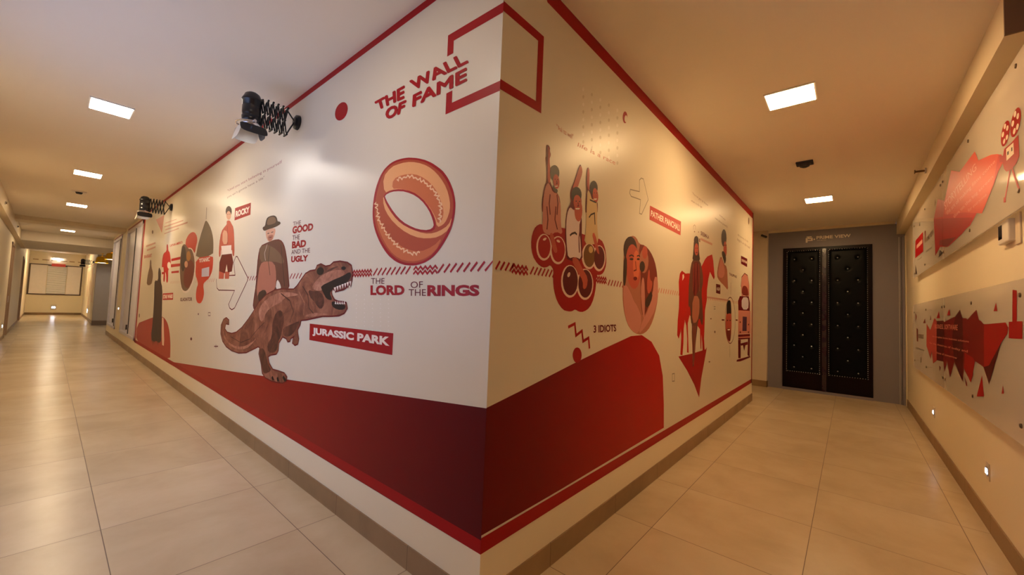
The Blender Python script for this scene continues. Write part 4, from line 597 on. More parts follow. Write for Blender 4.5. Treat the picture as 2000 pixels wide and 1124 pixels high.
('p','dred',5,[(0.392,2.327),(0.386,2.32),(0.385,2.302),(0.388,2.276),(0.388,2.259),(0.384,2.253),(0.386,2.236),(0.395,2.207),(0.399,2.175),(0.4,2.14),(0.396,2.116),(0.387,2.103),(0.378,2.073),(0.368,2.026),(0.365,1.984),(0.37,1.949),(0.417,1.941),(0.507,1.96),(0.55,1.985),(0.546,2.017),(0.538,2.045),(0.528,2.069),(0.5,2.09),(0.456,2.107),(0.433,2.134),(0.43,2.169),(0.426,2.203),(0.42,2.234),(0.421,2.258),(0.429,2.276),(0.43,2.287),(0.424,2.295),(0.421,2.304),(0.421,2.317),(0.414,2.326),(0.402,2.329)]),
('p','skinR',6,[(0.405,2.317),(0.405,2.284),(0.406,2.249),(0.406,2.214),(0.408,2.179),(0.411,2.143),(0.417,2.123),(0.428,2.119),(0.434,2.134),(0.434,2.17),(0.43,2.204),(0.423,2.235),(0.421,2.259),(0.426,2.274),(0.426,2.286),(0.421,2.294),(0.415,2.307),(0.409,2.325)]),
('p','shirtP',6,[(0.376,1.988),(0.376,1.952),(0.376,1.916),(0.375,1.88),(0.38,1.855),(0.391,1.84),(0.412,1.833),(0.443,1.832),(0.47,1.84),(0.494,1.855),(0.524,1.862),(0.56,1.858),(0.572,1.871),(0.56,1.898),(0.553,1.932),(0.55,1.973),(0.547,2.007),(0.542,2.035),(0.499,2.038),(0.417,2.017)]),
('p','shirtP',6,[(0.406,2.112),(0.394,2.093),(0.384,2.064),(0.377,2.024),(0.375,1.987),(0.38,1.951),(0.423,1.942),(0.507,1.96),(0.546,1.984),(0.541,2.016),(0.532,2.045),(0.52,2.071),(0.501,2.082),(0.476,2.079),(0.456,2.086),(0.441,2.103),(0.428,2.114),(0.417,2.119)]),
('p','hairG',7,[(0.521,2.206),(0.519,2.19),(0.512,2.174),(0.5,2.161),(0.485,2.151),(0.468,2.147),(0.453,2.148),(0.44,2.154),(0.432,2.165),(0.428,2.179),(0.43,2.194),(0.437,2.21),(0.449,2.223),(0.463,2.233),(0.479,2.238),(0.495,2.237),(0.508,2.231),(0.517,2.22)]),
('p','skinR',8,[(0.524,2.158),(0.525,2.142),(0.522,2.127),(0.514,2.115),(0.503,2.108),(0.49,2.107),(0.478,2.113),(0.469,2.123),(0.463,2.138),(0.462,2.153),(0.465,2.168),(0.473,2.18),(0.483,2.187),(0.496,2.188),(0.508,2.183),(0.518,2.172)]),
('p','hairG',9,[(0.465,2.119),(0.474,2.111),(0.487,2.107),(0.503,2.106),(0.51,2.099),(0.507,2.088),(0.498,2.083),(0.483,2.084),(0.471,2.089),(0.462,2.097),(0.458,2.107),(0.459,2.118)]),
('p','dbrown',9,[(0.487,2.159),(0.485,2.157),(0.481,2.155),(0.476,2.154),(0.474,2.155),(0.476,2.158),(0.48,2.16),(0.485,2.16)]),
('p','dbrown',9,[(0.512,2.164),(0.51,2.162),(0.505,2.16),(0.501,2.159),(0.499,2.161),(0.501,2.163),(0.505,2.165),(0.51,2.165)]),
('p','cream',9,[(0.48,2.119),(0.51,2.128),(0.506,2.122),(0.483,2.114)]),
('l','dred',9,0.008,0,[(0.495,2.153),(0.501,2.139),(0.492,2.134)]),
('p','skinR',7,[(0.451,1.844),(0.468,1.849),(0.484,1.836),(0.502,1.805),(0.516,1.78),(0.526,1.76),(0.525,1.747),(0.51,1.74),(0.495,1.745),(0.479,1.763),(0.464,1.789),(0.45,1.824)]),
('l','dred',8,0.01,0,[(0.437,2.06),(0.431,2.007),(0.444,1.947)]),
('l','dred',8,0.01,0,[(0.504,2.076),(0.516,2.027),(0.511,1.96)]),
('l','dred',8,0.01,0,[(0.41,1.986),(0.424,1.916),(0.418,1.859)]),
('l','dred',8,0.01,0,[(0.497,2.005),(0.492,1.929),(0.52,1.877)]),
('p','dred',5,[(0.734,2.311),(0.721,2.288),(0.707,2.258),(0.691,2.222),(0.675,2.189),(0.658,2.16),(0.648,2.136),(0.644,2.119),(0.645,2.097),(0.652,2.071),(0.645,2.048),(0.627,2.027),(0.615,2.008),(0.612,1.989),(0.651,1.988),(0.733,2.006),(0.774,2.042),(0.776,2.098),(0.763,2.137),(0.736,2.158),(0.723,2.176),(0.724,2.192),(0.735,2.215),(0.755,2.245),(0.767,2.269),(0.772,2.285),(0.77,2.3),(0.76,2.315),(0.752,2.322),(0.744,2.323)]),
('p','skinR',6,[(0.74,2.309),(0.731,2.289),(0.718,2.261),(0.701,2.225),(0.686,2.192),(0.672,2.163),(0.679,2.154),(0.708,2.164),(0.728,2.181),(0.74,2.204),(0.753,2.231),(0.768,2.261),(0.774,2.284),(0.771,2.301),(0.764,2.312),(0.751,2.317)]),
('p','dred',5,[(0.609,1.984),(0.604,1.942),(0.602,1.898),(0.605,1.854),(0.609,1.81),(0.614,1.767),(0.623,1.737),(0.635,1.72),(0.684,1.716),(0.77,1.722),(0.808,1.752),(0.8,1.804),(0.792,1.877),(0.787,1.97),(0.774,2.034),(0.754,2.067),(0.719,2.075),(0.668,2.058),(0.635,2.038),(0.62,2.017)]),
('p','shirtW',6,[(0.636,2.023),(0.621,1.996),(0.613,1.962),(0.611,1.919),(0.613,1.872),(0.62,1.819),(0.629,1.776),(0.639,1.742),(0.663,1.73),(0.699,1.74),(0.736,1.743),(0.776,1.738),(0.792,1.759),(0.786,1.805),(0.776,1.853),(0.76,1.905),(0.759,1.949),(0.773,1.986),(0.771,2.012),(0.755,2.027),(0.733,2.032),(0.703,2.026),(0.677,2.027),(0.654,2.034)]),
('p','hairD',7,[(0.773,2.139),(0.771,2.122),(0.761,2.104),(0.745,2.089),(0.725,2.079),(0.704,2.074),(0.684,2.075),(0.668,2.082),(0.657,2.094),(0.652,2.11),(0.655,2.127),(0.664,2.144),(0.679,2.159),(0.698,2.17),(0.719,2.175),(0.74,2.175),(0.757,2.168),(0.769,2.156)]),
('p','skinR',8,[(0.774,2.093),(0.775,2.075),(0.768,2.057),(0.756,2.043),(0.739,2.035),(0.72,2.034),(0.703,2.039),(0.689,2.051),(0.682,2.067),(0.681,2.085),(0.687,2.103),(0.699,2.117),(0.715,2.125),(0.734,2.127),(0.751,2.122),(0.765,2.11)]),
('p','skinR',7,[(0.788,2.044),(0.786,2.017),(0.777,1.992),(0.763,1.974),(0.745,1.966),(0.727,1.968),(0.711,1.979),(0.7,1.999),(0.695,2.024),(0.697,2.05),(0.706,2.074),(0.72,2.092),(0.737,2.101),(0.755,2.1),(0.772,2.089),(0.783,2.069)]),
('p','dbrown',9,[(0.719,2.087),(0.717,2.084),(0.711,2.081),(0.705,2.081),(0.702,2.083),(0.705,2.086),(0.711,2.088),(0.717,2.089)]),
('p','dbrown',9,[(0.759,2.094),(0.756,2.091),(0.75,2.089),(0.744,2.088),(0.741,2.09),(0.744,2.093),(0.75,2.096),(0.756,2.096)]),
('p','cream',9,[(0.703,2.04),(0.756,2.052),(0.749,2.042),(0.711,2.034)]),
('l','dred',9,0.008,0,[(0.731,2.081),(0.741,2.063),(0.726,2.057)]),
('p','skinR',7,[(0.69,1.733),(0.723,1.743),(0.759,1.73),(0.797,1.694),(0.832,1.665),(0.865,1.642),(0.879,1.615),(0.874,1.582),(0.86,1.562),(0.836,1.554),(0.823,1.564),(0.821,1.593),(0.804,1.618),(0.773,1.64),(0.737,1.67),(0.694,1.709)]),
('l','dbrown',8,0.012,0,[(0.654,1.864),(0.675,1.879),(0.709,1.891),(0.732,1.883)]),
('l','dred',8,0.01,0,[(0.775,1.965),(0.757,1.868),(0.768,1.776)]),
('p','dred',5,[(0.832,2.323),(0.824,2.288),(0.823,2.252),(0.827,2.216),(0.829,2.172),(0.826,2.122),(0.826,2.079),(0.828,2.043),(0.867,2.033),(0.944,2.048),(0.982,2.074),(0.984,2.109),(0.979,2.133),(0.969,2.146),(0.94,2.161),(0.89,2.18),(0.863,2.2),(0.857,2.222),(0.856,2.255),(0.862,2.297),(0.857,2.324),(0.843,2.335)]),
('p','skinR',6,[(0.839,2.321),(0.835,2.289),(0.836,2.254),(0.841,2.215),(0.851,2.194),(0.864,2.191),(0.869,2.201),(0.864,2.224),(0.862,2.253),(0.863,2.289),(0.858,2.314),(0.847,2.329)]),
('p','shirtC',6,[(0.84,2.093),(0.84,2.042),(0.84,1.994),(0.839,1.948),(0.834,1.904),(0.824,1.862),(0.847,1.843),(0.905,1.848),(0.953,1.856),(0.993,1.869),(1.004,1.904),(0.987,1.961),(0.979,2.014),(0.98,2.061),(0.975,2.103),(0.966,2.142),(0.931,2.151),(0.87,2.13)]),
('p','shirtC',6,[(0.842,2.167),(0.842,2.122),(0.842,2.082),(0.841,2.046),(0.875,2.035),(0.942,2.048),(0.974,2.072),(0.97,2.106),(0.952,2.127),(0.92,2.134),(0.896,2.149),(0.88,2.173),(0.865,2.185),(0.849,2.188)]),
('p','hairD',7,[(0.974,2.234),(0.972,2.217),(0.963,2.2),(0.95,2.186),(0.933,2.176),(0.914,2.172),(0.897,2.173),(0.883,2.18),(0.873,2.192),(0.869,2.207),(0.871,2.224),(0.879,2.241),(0.892,2.255),(0.909,2.265),(0.927,2.27),(0.945,2.269),(0.959,2.262),(0.97,2.25)]),
('p','skinR',8,[(0.983,2.189),(0.985,2.171),(0.981,2.154),(0.972,2.141),(0.959,2.133),(0.944,2.133),(0.93,2.139),(0.918,2.152),(0.911,2.168),(0.909,2.186),(0.912,2.203),(0.921,2.216),(0.934,2.224),(0.949,2.224),(0.963,2.218),(0.975,2.206)]),
('p','dbrown',9,[(0.938,2.192),(0.936,2.189),(0.931,2.187),(0.926,2.187),(0.924,2.188),(0.926,2.191),(0.931,2.193),(0.936,2.193)]),
('p','dbrown',9,[(0.968,2.199),(0.966,2.197),(0.961,2.194),(0.956,2.194),(0.954,2.196),(0.956,2.198),(0.961,2.2),(0.966,2.201)]),
('p','cream',9,[(0.925,2.151),(0.966,2.162),(0.959,2.151),(0.93,2.144)]),
('p','skinR',7,[(0.926,1.923),(0.945,1.93),(0.97,1.905),(1.001,1.85),(1.018,1.816),(1.022,1.802),(1.015,1.798),(0.998,1.803),(0.978,1.82),(0.956,1.85),(0.938,1.879),(0.923,1.906)]),
('l','dbrown',8,0.01,0,[(0.871,2.016),(0.896,2.04),(0.941,2.059),(0.952,1.985)]),
('l','dbrown',8,0.01,0,[(0.875,2.132),(0.916,2.132),(0.959,2.133)])]),
('R','three_idiots_lettering',[
('t','dred',2,'3 IDIOTS',[(0.974,1.327),(1.3,1.331),(1.307,1.28),(0.977,1.278)],0.03)]),
('R','oval_portrait_print',[
('p','skinD',3,[(1.397,1.847),(1.4,1.883),(1.412,1.918),(1.434,1.95),(1.466,1.977),(1.51,1.998),(1.551,2.009),(1.592,2.009),(1.629,1.997),(1.661,1.974),(1.706,1.965),(1.76,1.968),(1.818,1.962),(1.877,1.944),(1.932,1.918),(1.983,1.883),(2.022,1.843),(2.05,1.798),(2.072,1.746),(2.089,1.685),(2.097,1.627),(2.098,1.569),(2.082,1.507),(2.051,1.441),(2.012,1.382),(1.966,1.331),(1.915,1.293),(1.857,1.267),(1.796,1.252),(1.732,1.247),(1.667,1.253),(1.604,1.269),(1.55,1.292),(1.505,1.321),(1.466,1.36),(1.435,1.409),(1.412,1.461),(1.398,1.517),(1.392,1.583),(1.394,1.66),(1.395,1.73),(1.396,1.796)]),
('p','brick',4,[(1.69,1.962),(1.755,1.968),(1.818,1.962),(1.877,1.944),(1.932,1.918),(1.983,1.883),(2.022,1.843),(2.05,1.798),(2.065,1.764),(2.066,1.741),(2.038,1.69),(1.98,1.611),(1.935,1.544),(1.903,1.488),(1.86,1.438),(1.805,1.393),(1.765,1.405),(1.739,1.474),(1.722,1.574),(1.715,1.705),(1.698,1.818),(1.671,1.913)]),
('p','shirtP',5,[(1.414,1.614),(1.441,1.622),(1.475,1.612),(1.516,1.583),(1.552,1.553),(1.584,1.52),(1.616,1.496),(1.648,1.48),(1.69,1.447),(1.741,1.396),(1.75,1.34),(1.715,1.279),(1.667,1.256),(1.604,1.272),(1.551,1.293),(1.509,1.322),(1.473,1.36),(1.444,1.409),(1.422,1.477),(1.407,1.566)]),
('p','shirtP',5,[(2.022,1.732),(2.06,1.731),(2.083,1.711),(2.093,1.674),(2.096,1.627),(2.094,1.569),(2.078,1.517),(2.047,1.469),(2.009,1.426),(1.962,1.389),(1.905,1.35),(1.839,1.31),(1.778,1.28),(1.725,1.259),(1.715,1.275),(1.751,1.326),(1.798,1.375),(1.858,1.419),(1.91,1.475),(1.954,1.54),(1.983,1.613),(1.996,1.693)]),
('p','dbrown',5,[(1.632,1.913),(1.628,1.88),(1.611,1.85),(1.585,1.824),(1.551,1.805),(1.513,1.796),(1.476,1.797),(1.442,1.807),(1.415,1.826),(1.397,1.851),(1.39,1.88),(1.394,1.911),(1.408,1.94),(1.433,1.966),(1.465,1.985),(1.502,1.996),(1.54,1.997),(1.575,1.988),(1.604,1.97),(1.624,1.944)]),
('p','skinR',6,[(1.71,1.79),(1.713,1.74),(1.704,1.693),(1.684,1.652),(1.655,1.622),(1.619,1.605),(1.579,1.602),(1.54,1.613),(1.503,1.636),(1.473,1.669),(1.45,1.71),(1.436,1.756),(1.433,1.803),(1.441,1.848),(1.459,1.887),(1.485,1.918),(1.519,1.937),(1.558,1.944),(1.598,1.936),(1.636,1.915),(1.669,1.882),(1.695,1.839)]),
('p','dbrown',6,[(1.415,1.825),(1.44,1.831),(1.454,1.808),(1.458,1.756),(1.454,1.7),(1.442,1.641),(1.429,1.614),(1.411,1.617),(1.401,1.648),(1.398,1.709),(1.397,1.76),(1.4,1.8)]),
('p','skinO',7,[(1.688,1.794),(1.687,1.752),(1.678,1.715),(1.662,1.686),(1.643,1.67),(1.621,1.669),(1.6,1.681),(1.582,1.706),(1.57,1.741),(1.564,1.781),(1.565,1.821),(1.574,1.858),(1.588,1.887),(1.608,1.903),(1.629,1.906),(1.65,1.895),(1.669,1.87),(1.682,1.835)]),
('p','skinD',7,[(1.51,1.609),(1.581,1.596),(1.626,1.593),(1.647,1.598),(1.661,1.586),(1.667,1.556),(1.643,1.544),(1.585,1.55),(1.536,1.569),(1.496,1.599)]),
('p','dbrown',8,[(1.571,1.831),(1.567,1.826),(1.554,1.821),(1.536,1.818),(1.518,1.817),(1.505,1.819),(1.5,1.822),(1.504,1.827),(1.517,1.832),(1.535,1.835),(1.553,1.836),(1.566,1.834)]),
('p','dbrown',8,[(1.687,1.844),(1.684,1.84),(1.674,1.835),(1.66,1.833),(1.647,1.832),(1.636,1.834),(1.633,1.838),(1.636,1.843),(1.646,1.847),(1.659,1.85),(1.673,1.85),(1.683,1.848)]),
('l','dbrown',8,0.01,0,[(1.491,1.844),(1.535,1.858),(1.576,1.852)]),
('l','dbrown',8,0.01,0,[(1.633,1.861),(1.662,1.871),(1.693,1.866)]),
('p','dred',8,[(1.582,1.692),(1.6,1.697),(1.619,1.699),(1.641,1.696),(1.649,1.69),(1.646,1.679),(1.63,1.671),(1.601,1.668),(1.583,1.672),(1.576,1.683)]),
('l','dred',8,0.01,0,[(1.607,1.819),(1.627,1.753),(1.578,1.74)]),
('p','skinD',6,[(1.869,1.849),(1.865,1.815),(1.85,1.783),(1.825,1.759),(1.795,1.744),(1.763,1.741),(1.732,1.75),(1.706,1.769),(1.689,1.796),(1.682,1.828),(1.685,1.861),(1.699,1.892),(1.722,1.917),(1.752,1.932),(1.784,1.937),(1.816,1.929),(1.842,1.91),(1.861,1.883)]),
('p','dbrown',7,[(1.798,1.796),(1.792,1.774),(1.773,1.755),(1.745,1.747),(1.718,1.75),(1.697,1.764),(1.689,1.785),(1.695,1.808),(1.713,1.826),(1.74,1.835),(1.768,1.832),(1.789,1.818)]),
('p','skinR',7,[(1.844,1.919),(1.84,1.895),(1.825,1.874),(1.803,1.861),(1.778,1.858),(1.755,1.866),(1.739,1.882),(1.732,1.904),(1.736,1.928),(1.75,1.948),(1.772,1.962),(1.797,1.965),(1.82,1.958),(1.837,1.942)]),
('p','shirtP',6,[(1.759,1.706),(1.781,1.695),(1.798,1.645),(1.81,1.556),(1.815,1.472),(1.813,1.392),(1.801,1.369),(1.776,1.405),(1.753,1.466),(1.732,1.552),(1.728,1.625),(1.741,1.683)]),
('p','skinR',7,[(1.876,1.772),(1.889,1.783),(1.899,1.765),(1.905,1.72),(1.923,1.694),(1.954,1.688),(1.964,1.667),(1.954,1.635),(1.932,1.606),(1.897,1.581),(1.87,1.587),(1.851,1.621),(1.849,1.671),(1.862,1.735)]),
('p','dbrown',6,[(1.889,1.571),(1.929,1.597),(1.956,1.595),(1.97,1.569),(1.954,1.531),(1.909,1.484),(1.869,1.464),(1.834,1.472),(1.819,1.487),(1.823,1.51),(1.836,1.53),(1.858,1.549)])]),
('R','arrow_outline',[
('l','grey',2,0.008,1,[(1.483,2.354),(1.654,2.38),(1.649,2.472),(1.682,2.497),(1.726,2.502),(1.835,2.358),(1.707,2.209),(1.664,2.207),(1.679,2.321),(1.501,2.305),(1.473,2.323)])]),
('R','pather_panchali_sign',[
('p','redS',2,[(1.875,2.317),(2.674,2.335),(2.668,2.196),(1.872,2.198)]),
('t','cream',3,'PATHER PANCHALI',[(1.901,2.285),(2.636,2.295),(2.64,2.231),(1.894,2.232)],0.03)]),
('R','horse_print',[
('p','redB',3,[(2.729,1.852),(2.803,1.841),(2.842,1.833),(2.958,1.846),(3.101,1.843),(3.404,1.963),(3.542,2.06),(3.639,2.106),(3.846,2.156),(3.904,2.088),(3.982,1.891),(3.944,1.859),(3.888,1.883),(3.762,1.937),(3.704,1.854),(3.65,1.725),(3.642,1.586),(3.574,1.474),(3.57,1.365),(3.563,1.23),(3.553,1.149),(3.59,0.999),(3.503,1.017),(3.489,1.098),(3.445,1.206),(3.446,1.026),(3.417,1.049),(3.387,1.26),(3.127,1.365),(3.002,1.414),(2.947,1.328),(2.966,1.194),(2.992,1.023),(2.936,1.032),(2.936,1.171),(2.898,1.304),(2.849,1.365),(2.817,1.27),(2.817,1.128),(2.794,1.011),(2.728,1.022),(2.748,1.189),(2.723,1.306),(2.735,1.411),(2.727,1.248),(2.67,1.18),(2.623,1.216),(2.632,1.364),(2.66,1.48),(2.661,1.596),(2.639,1.733),(2.67,1.817)]),
('p','cream',4,[(2.749,1.813),(2.786,1.822),(2.806,1.794),(2.753,1.754)]),
('p','red',3,[(2.669,1.008),(3.126,1.008),(3.623,1.024),(3.671,1.049),(3.659,1.008),(3.472,0.715),(3.392,0.509),(3.208,0.669),(2.955,0.844)])]),
('R','standing_figure_print',[
('p','coatR',5,[(3.082,1.997),(3.145,2.01),(3.221,2.019),(3.31,2.023),(3.379,1.994),(3.429,1.932),(3.462,1.875),(3.477,1.822),(3.468,1.768),(3.435,1.712),(3.433,1.638),(3.462,1.545),(3.484,1.456),(3.501,1.369),(3.492,1.318),(3.457,1.305),(3.421,1.322),(3.385,1.368),(3.35,1.378),(3.317,1.352),(3.294,1.313),(3.279,1.262),(3.26,1.205),(3.238,1.141),(3.223,1.079),(3.216,1.016),(3.203,0.953),(3.185,0.891),(3.162,0.865),(3.135,0.873),(3.122,0.921),(3.123,1.008),(3.115,1.093),(3.095,1.174),(3.089,1.24),(3.094,1.29),(3.084,1.321),(3.059,1.334),(3.038,1.383),(3.023,1.47),(3.002,1.506),(2.973,1.494),(2.956,1.518),(2.953,1.579),(2.954,1.646),(2.96,1.72),(2.971,1.789),(2.988,1.852),(3.01,1.91),(3.037,1.963)]),
('p','dbrown',6,[(3.278,2.239),(3.271,2.217),(3.247,2.196),(3.213,2.181),(3.174,2.175),(3.139,2.18),(3.115,2.193),(3.105,2.213),(3.113,2.235),(3.135,2.256),(3.169,2.27),(3.207,2.277),(3.243,2.273),(3.268,2.26)]),
('p','dbrown',6,[(3.148,2.232),(3.235,2.245),(3.284,2.213),(3.297,2.136),(3.316,2.08),(3.342,2.043),(3.321,2.021),(3.253,2.013),(3.18,2.004),(3.099,1.996),(3.068,2.014),(3.087,2.061),(3.098,2.119),(3.103,2.19)]),
('p','skinR',7,[(3.279,2.141),(3.273,2.11),(3.254,2.084),(3.225,2.067),(3.192,2.063),(3.162,2.072),(3.14,2.093),(3.132,2.121),(3.137,2.15),(3.156,2.176),(3.185,2.193),(3.217,2.198),(3.248,2.19),(3.27,2.169)]),
('p','dred',7,[(3.137,1.987),(3.267,2.002),(3.341,1.953),(3.358,1.842),(3.335,1.746),(3.272,1.664),(3.204,1.624),(3.129,1.627),(3.087,1.716),(3.077,1.892)]),
('p','skinD',7,[(3.151,1.619),(3.271,1.624),(3.338,1.588),(3.354,1.509),(3.341,1.437),(3.3,1.372),(3.231,1.336),(3.136,1.33),(3.089,1.399),(3.091,1.544)]),
('l','skinR',8,0.01,0,[(3.115,1.959),(3.102,1.667)]),
('l','skinR',8,0.01,0,[(3.2,1.981),(3.207,1.621)]),
('l','skinR',8,0.01,0,[(3.288,1.978),(3.35,1.68)]),
('l','skinR',8,0.01,0,[(3.158,1.568),(3.136,1.365)]),
('l','skinR',8,0.01,0,[(3.253,1.571),(3.264,1.365)]),
('l','skinR',8,0.01,0,[(3.139,1.302),(3.137,0.889)]),
('l','skinR',8,0.01,0,[(3.207,1.301),(3.179,0.885)]),
('p','dbrown',8,[(3.195,2.142),(3.19,2.138),(3.178,2.135),(3.166,2.135),(3.161,2.137),(3.166,2.142),(3.178,2.145),(3.19,2.145)]),
('p','dbrown',8,[(3.252,2.15),(3.247,2.146),(3.235,2.143),(3.222,2.142),(3.217,2.145),(3.222,2.15),(3.234,2.153),(3.247,2.153)]),
('l','dred',8,0.01,0,[(3.181,2.092),(3.241,2.1)]),
('t','dred',2,'SREEMALA',[(3.356,2.359),(3.699,2.362),(3.701,2.319),(3.356,2.311)],0.02),
('p','pinkT',2,[(3.358,2.282),(3.85,2.292),(3.844,2.266),(3.473,2.256),(3.362,2.257)]),
('p','dred',2,[(3.307,2.266),(3.336,2.269),(3.338,2.23),(3.305,2.227)]),
('p','brownT',2,[(3.143,2.314),(3.14,2.309),(3.13,2.305),(3.117,2.302),(3.107,2.303),(3.103,2.307),(3.106,2.312),(3.116,2.317),(3.129,2.319),(3.139,2.318)]),
('p','brownT',2,[(3.287,2.334),(3.284,2.33),(3.276,2.326),(3.265,2.324),(3.257,2.325),(3.254,2.329),(3.256,2.333),(3.265,2.337),(3.275,2.339),(3.284,2.338)]),
('l','brownT',2,0.006,0,[(3.082,2.327),(3.08,2.361),(3.119,2.385),(3.154,2.374),(3.15,2.339)])]),
('R','bearded_figure_print',[
('p','dbrown',4,[(4.567,2.47),(4.559,2.423),(4.529,2.379),(4.483,2.346),(4.429,2.33),(4.375,2.331),(4.329,2.35),(4.297,2.383),(4.284,2.425),(4.292,2.471),(4.32,2.514),(4.363,2.547),(4.417,2.565),(4.472,2.566),(4.52,2.548),(4.554,2.515)]),
('p','skinR',5,[(4.589,2.32),(4.582,2.27),(4.558,2.228),(4.522,2.202),(4.481,2.197),(4.444,2.214),(4.417,2.249),(4.405,2.295),(4.411,2.344),(4.434,2.385),(4.47,2.412),(4.51,2.418),(4.549,2.403),(4.577,2.367)]),
('p','dbrown',6,[(4.391,2.269),(4.462,2.263),(4.516,2.24),(4.551,2.2),(4.55,2.16),(4.513,2.12),(4.472,2.115),(4.428,2.146),(4.381,2.178),(4.332,2.21),(4.319,2.238),(4.343,2.261)]),
('p','skinD',3,[(4.318,2.182),(4.4,2.128),(4.483,2.098),(4.566,2.091),(4.622,2.045),(4.651,1.958),(4.672,1.877),(4.687,1.801),(4.651,1.774),(4.565,1.797),(4.442,1.823),(4.284,1.85),(4.174,1.877),(4.113,1.901),(4.096,1.949),(4.121,2.019),(4.17,2.092),(4.241,2.17)]),
('p','shirtP',4,[(4.32,2.155),(4.401,2.11),(4.46,2.065),(4.494,2.02),(4.481,1.976),(4.418,1.931),(4.333,1.909),(4.226,1.907),(4.164,1.921),(4.147,1.95),(4.16,1.996),(4.201,2.062),(4.236,2.115),(4.265,2.156)]),
('p','dbrown',6,[(4.48,2.361),(4.472,2.353),(4.454,2.348),(4.436,2.348),(4.428,2.353),(4.435,2.361),(4.453,2.366),(4.472,2.366)]),
('p','dbrown',6,[(4.566,2.373),(4.558,2.365),(4.54,2.36),(4.521,2.36),(4.513,2.366),(4.52,2.373),(4.538,2.379),(4.557,2.379)]),
('t','dred',2,'THUPPAKI',[(4.757,2.018),(5.24,2.016),(5.226,1.977),(4.759,1.98)],0.02),
('p','dred',2,[(4.054,1.814),(4.267,1.815),(4.274,1.695),(4.06,1.699)]),
('t','cream',3,'KGF',[(4.091,1.773),(4.245,1.776),(4.247,1.736),(4.093,1.735)],0.03),
('p','pinkT',2,[(3.664,1.638),(4.666,1.643),(4.667,1.621),(3.665,1.619)])]),
('R','oval_badge_print',[
('p','skinR',4,[(4.686,1.576),(4.72,1.609),(4.762,1.627),(4.816,1.629),(4.858,1.606),(4.889,1.557),(4.912,1.479),(4.925,1.371),(4.924,1.271),(4.911,1.18),(4.887,1.114),(4.853,1.075),(4.801,1.065),(4.73,1.083),(4.668,1.122),(4.614,1.179),(4.582,1.248),(4.571,1.327),(4.592,1.414),(4.644,1.511)]),
('p','black',5,[(4.656,1.603),(4.699,1.627),(4.756,1.637),(4.828,1.633),(4.872,1.607),(4.889,1.558),(4.901,1.511),(4.907,1.468),(4.878,1.449),(4.812,1.454),(4.74,1.452),(4.662,1.442),(4.621,1.46),(4.618,1.504),(4.621,1.542),(4.63,1.575)]),
('p','dbrown',6,[(4.722,1.358),(4.71,1.353),(4.681,1.35),(4.652,1.353),(4.64,1.358),(4.651,1.364),(4.68,1.366),(4.709,1.364)]),
('p','dbrown',6,[(4.878,1.358),(4.865,1.352),(4.835,1.35),(4.805,1.352),(4.792,1.358),(4.804,1.364),(4.834,1.366),(4.865,1.364)]),
('p','brick',5,[(4.643,1.243),(4.718,1.249),(4.791,1.248),(4.863,1.239),(4.897,1.201),(4.893,1.135),(4.874,1.09),(4.839,1.067),(4.781,1.073),(4.7,1.108),(4.646,1.154),(4.619,1.211)]),
('p','cream',6,[(4.687,1.238),(4.841,1.238),(4.827,1.222),(4.702,1.221)]),
('l','dred',3,0.012,1,[(5.164,1.358),(5.159,1.284),(5.138,1.213),(5.102,1.151),(5.053,1.1),(4.993,1.064),(4.928,1.042),(4.859,1.037),(4.79,1.048),(4.725,1.074),(4.667,1.114),(4.619,1.165),(4.581,1.224),(4.557,1.29),(4.546,1.358),(4.55,1.427),(4.567,1.492),(4.598,1.552),(4.642,1.603),(4.695,1.642),(4.757,1.668),(4.825,1.679),(4.894,1.674),(4.963,1.653),(5.026,1.616),(5.08,1.565),(5.123,1.503),(5.151,1.433)]),
('l','grey',3,0.01,0,[(4.857,1.889),(4.859,1.714)]),
('l','grey',3,0.01,0,[(4.838,1.014),(4.847,0.85)]),
('p','dred',3,[(4.365,1.374),(4.506,1.372),(4.507,1.354),(4.366,1.354)]),
('p','dred',3,[(5.194,1.374),(5.322,1.372),(5.324,1.349),(5.195,1.353)])]),
('R','truck_print',[
('l','dred',4,0.016,0,[(5.523,1.873),(5.576,2.023),(5.798,2.102),(6.037,2.09),(6.173,1.955),(6.183,1.759)]),
('p','shirtP',3,[(5.54,1.874),(5.594,2.025),(5.798,2.094),(6.037,2.081),(6.164,1.934),(6.173,1.758),(6.053,1.772),(5.591,1.731)]),
('p','brick',4,[(5.599,1.782),(5.619,1.847),(5.68,1.888),(5.783,1.904),(5.888,1.906),(5.994,1.894),(6.073,1.86),(6.126,1.805),(6.127,1.771),(6.079,1.759),(5.938,1.752),(5.706,1.751)]),
('p','dred',3,[(5.341,1.649),(5.462,1.725),(6.153,1.757),(6.26,1.644),(6.254,1.368),(5.439,1.367),(5.365,1.508)]),
('p','paleb',4,[(5.708,1.716),(5.939,1.73),(6.081,1.718),(6.132,1.679),(6.147,1.628),(6.125,1.564),(5.986,1.531),(5.73,1.528),(5.599,1.572),(5.595,1.664)]),
('p','shirtP',4,[(5.365,1.508),(6.318,1.516),(6.337,1.14),(5.366,1.155)]),
('p','dpurple',5,[(5.678,1.419),(6.013,1.415),(6.005,1.186),(5.672,1.193)]),
('p','dred',4,[(5.367,1.147),(6.286,1.135),(6.311,1.052),(5.387,1.07)]),
('p','shirtP',5,[(5.385,1.111),(6.309,1.091),(6.31,1.072),(5.386,1.093)]),
('p','dred',4,[(5.371,1.067),(5.556,1.064),(5.571,0.783),(5.402,0.795)]),
('p','dred',4,[(6.128,1.058),(6.29,1.056),(6.284,0.759),(6.103,0.79)]),
('p','dred',4,[(5.559,1.006),(6.091,1.012),(6.114,0.963),(5.921,0.962),(5.832,0.879),(5.719,0.972),(5.578,0.969)]),
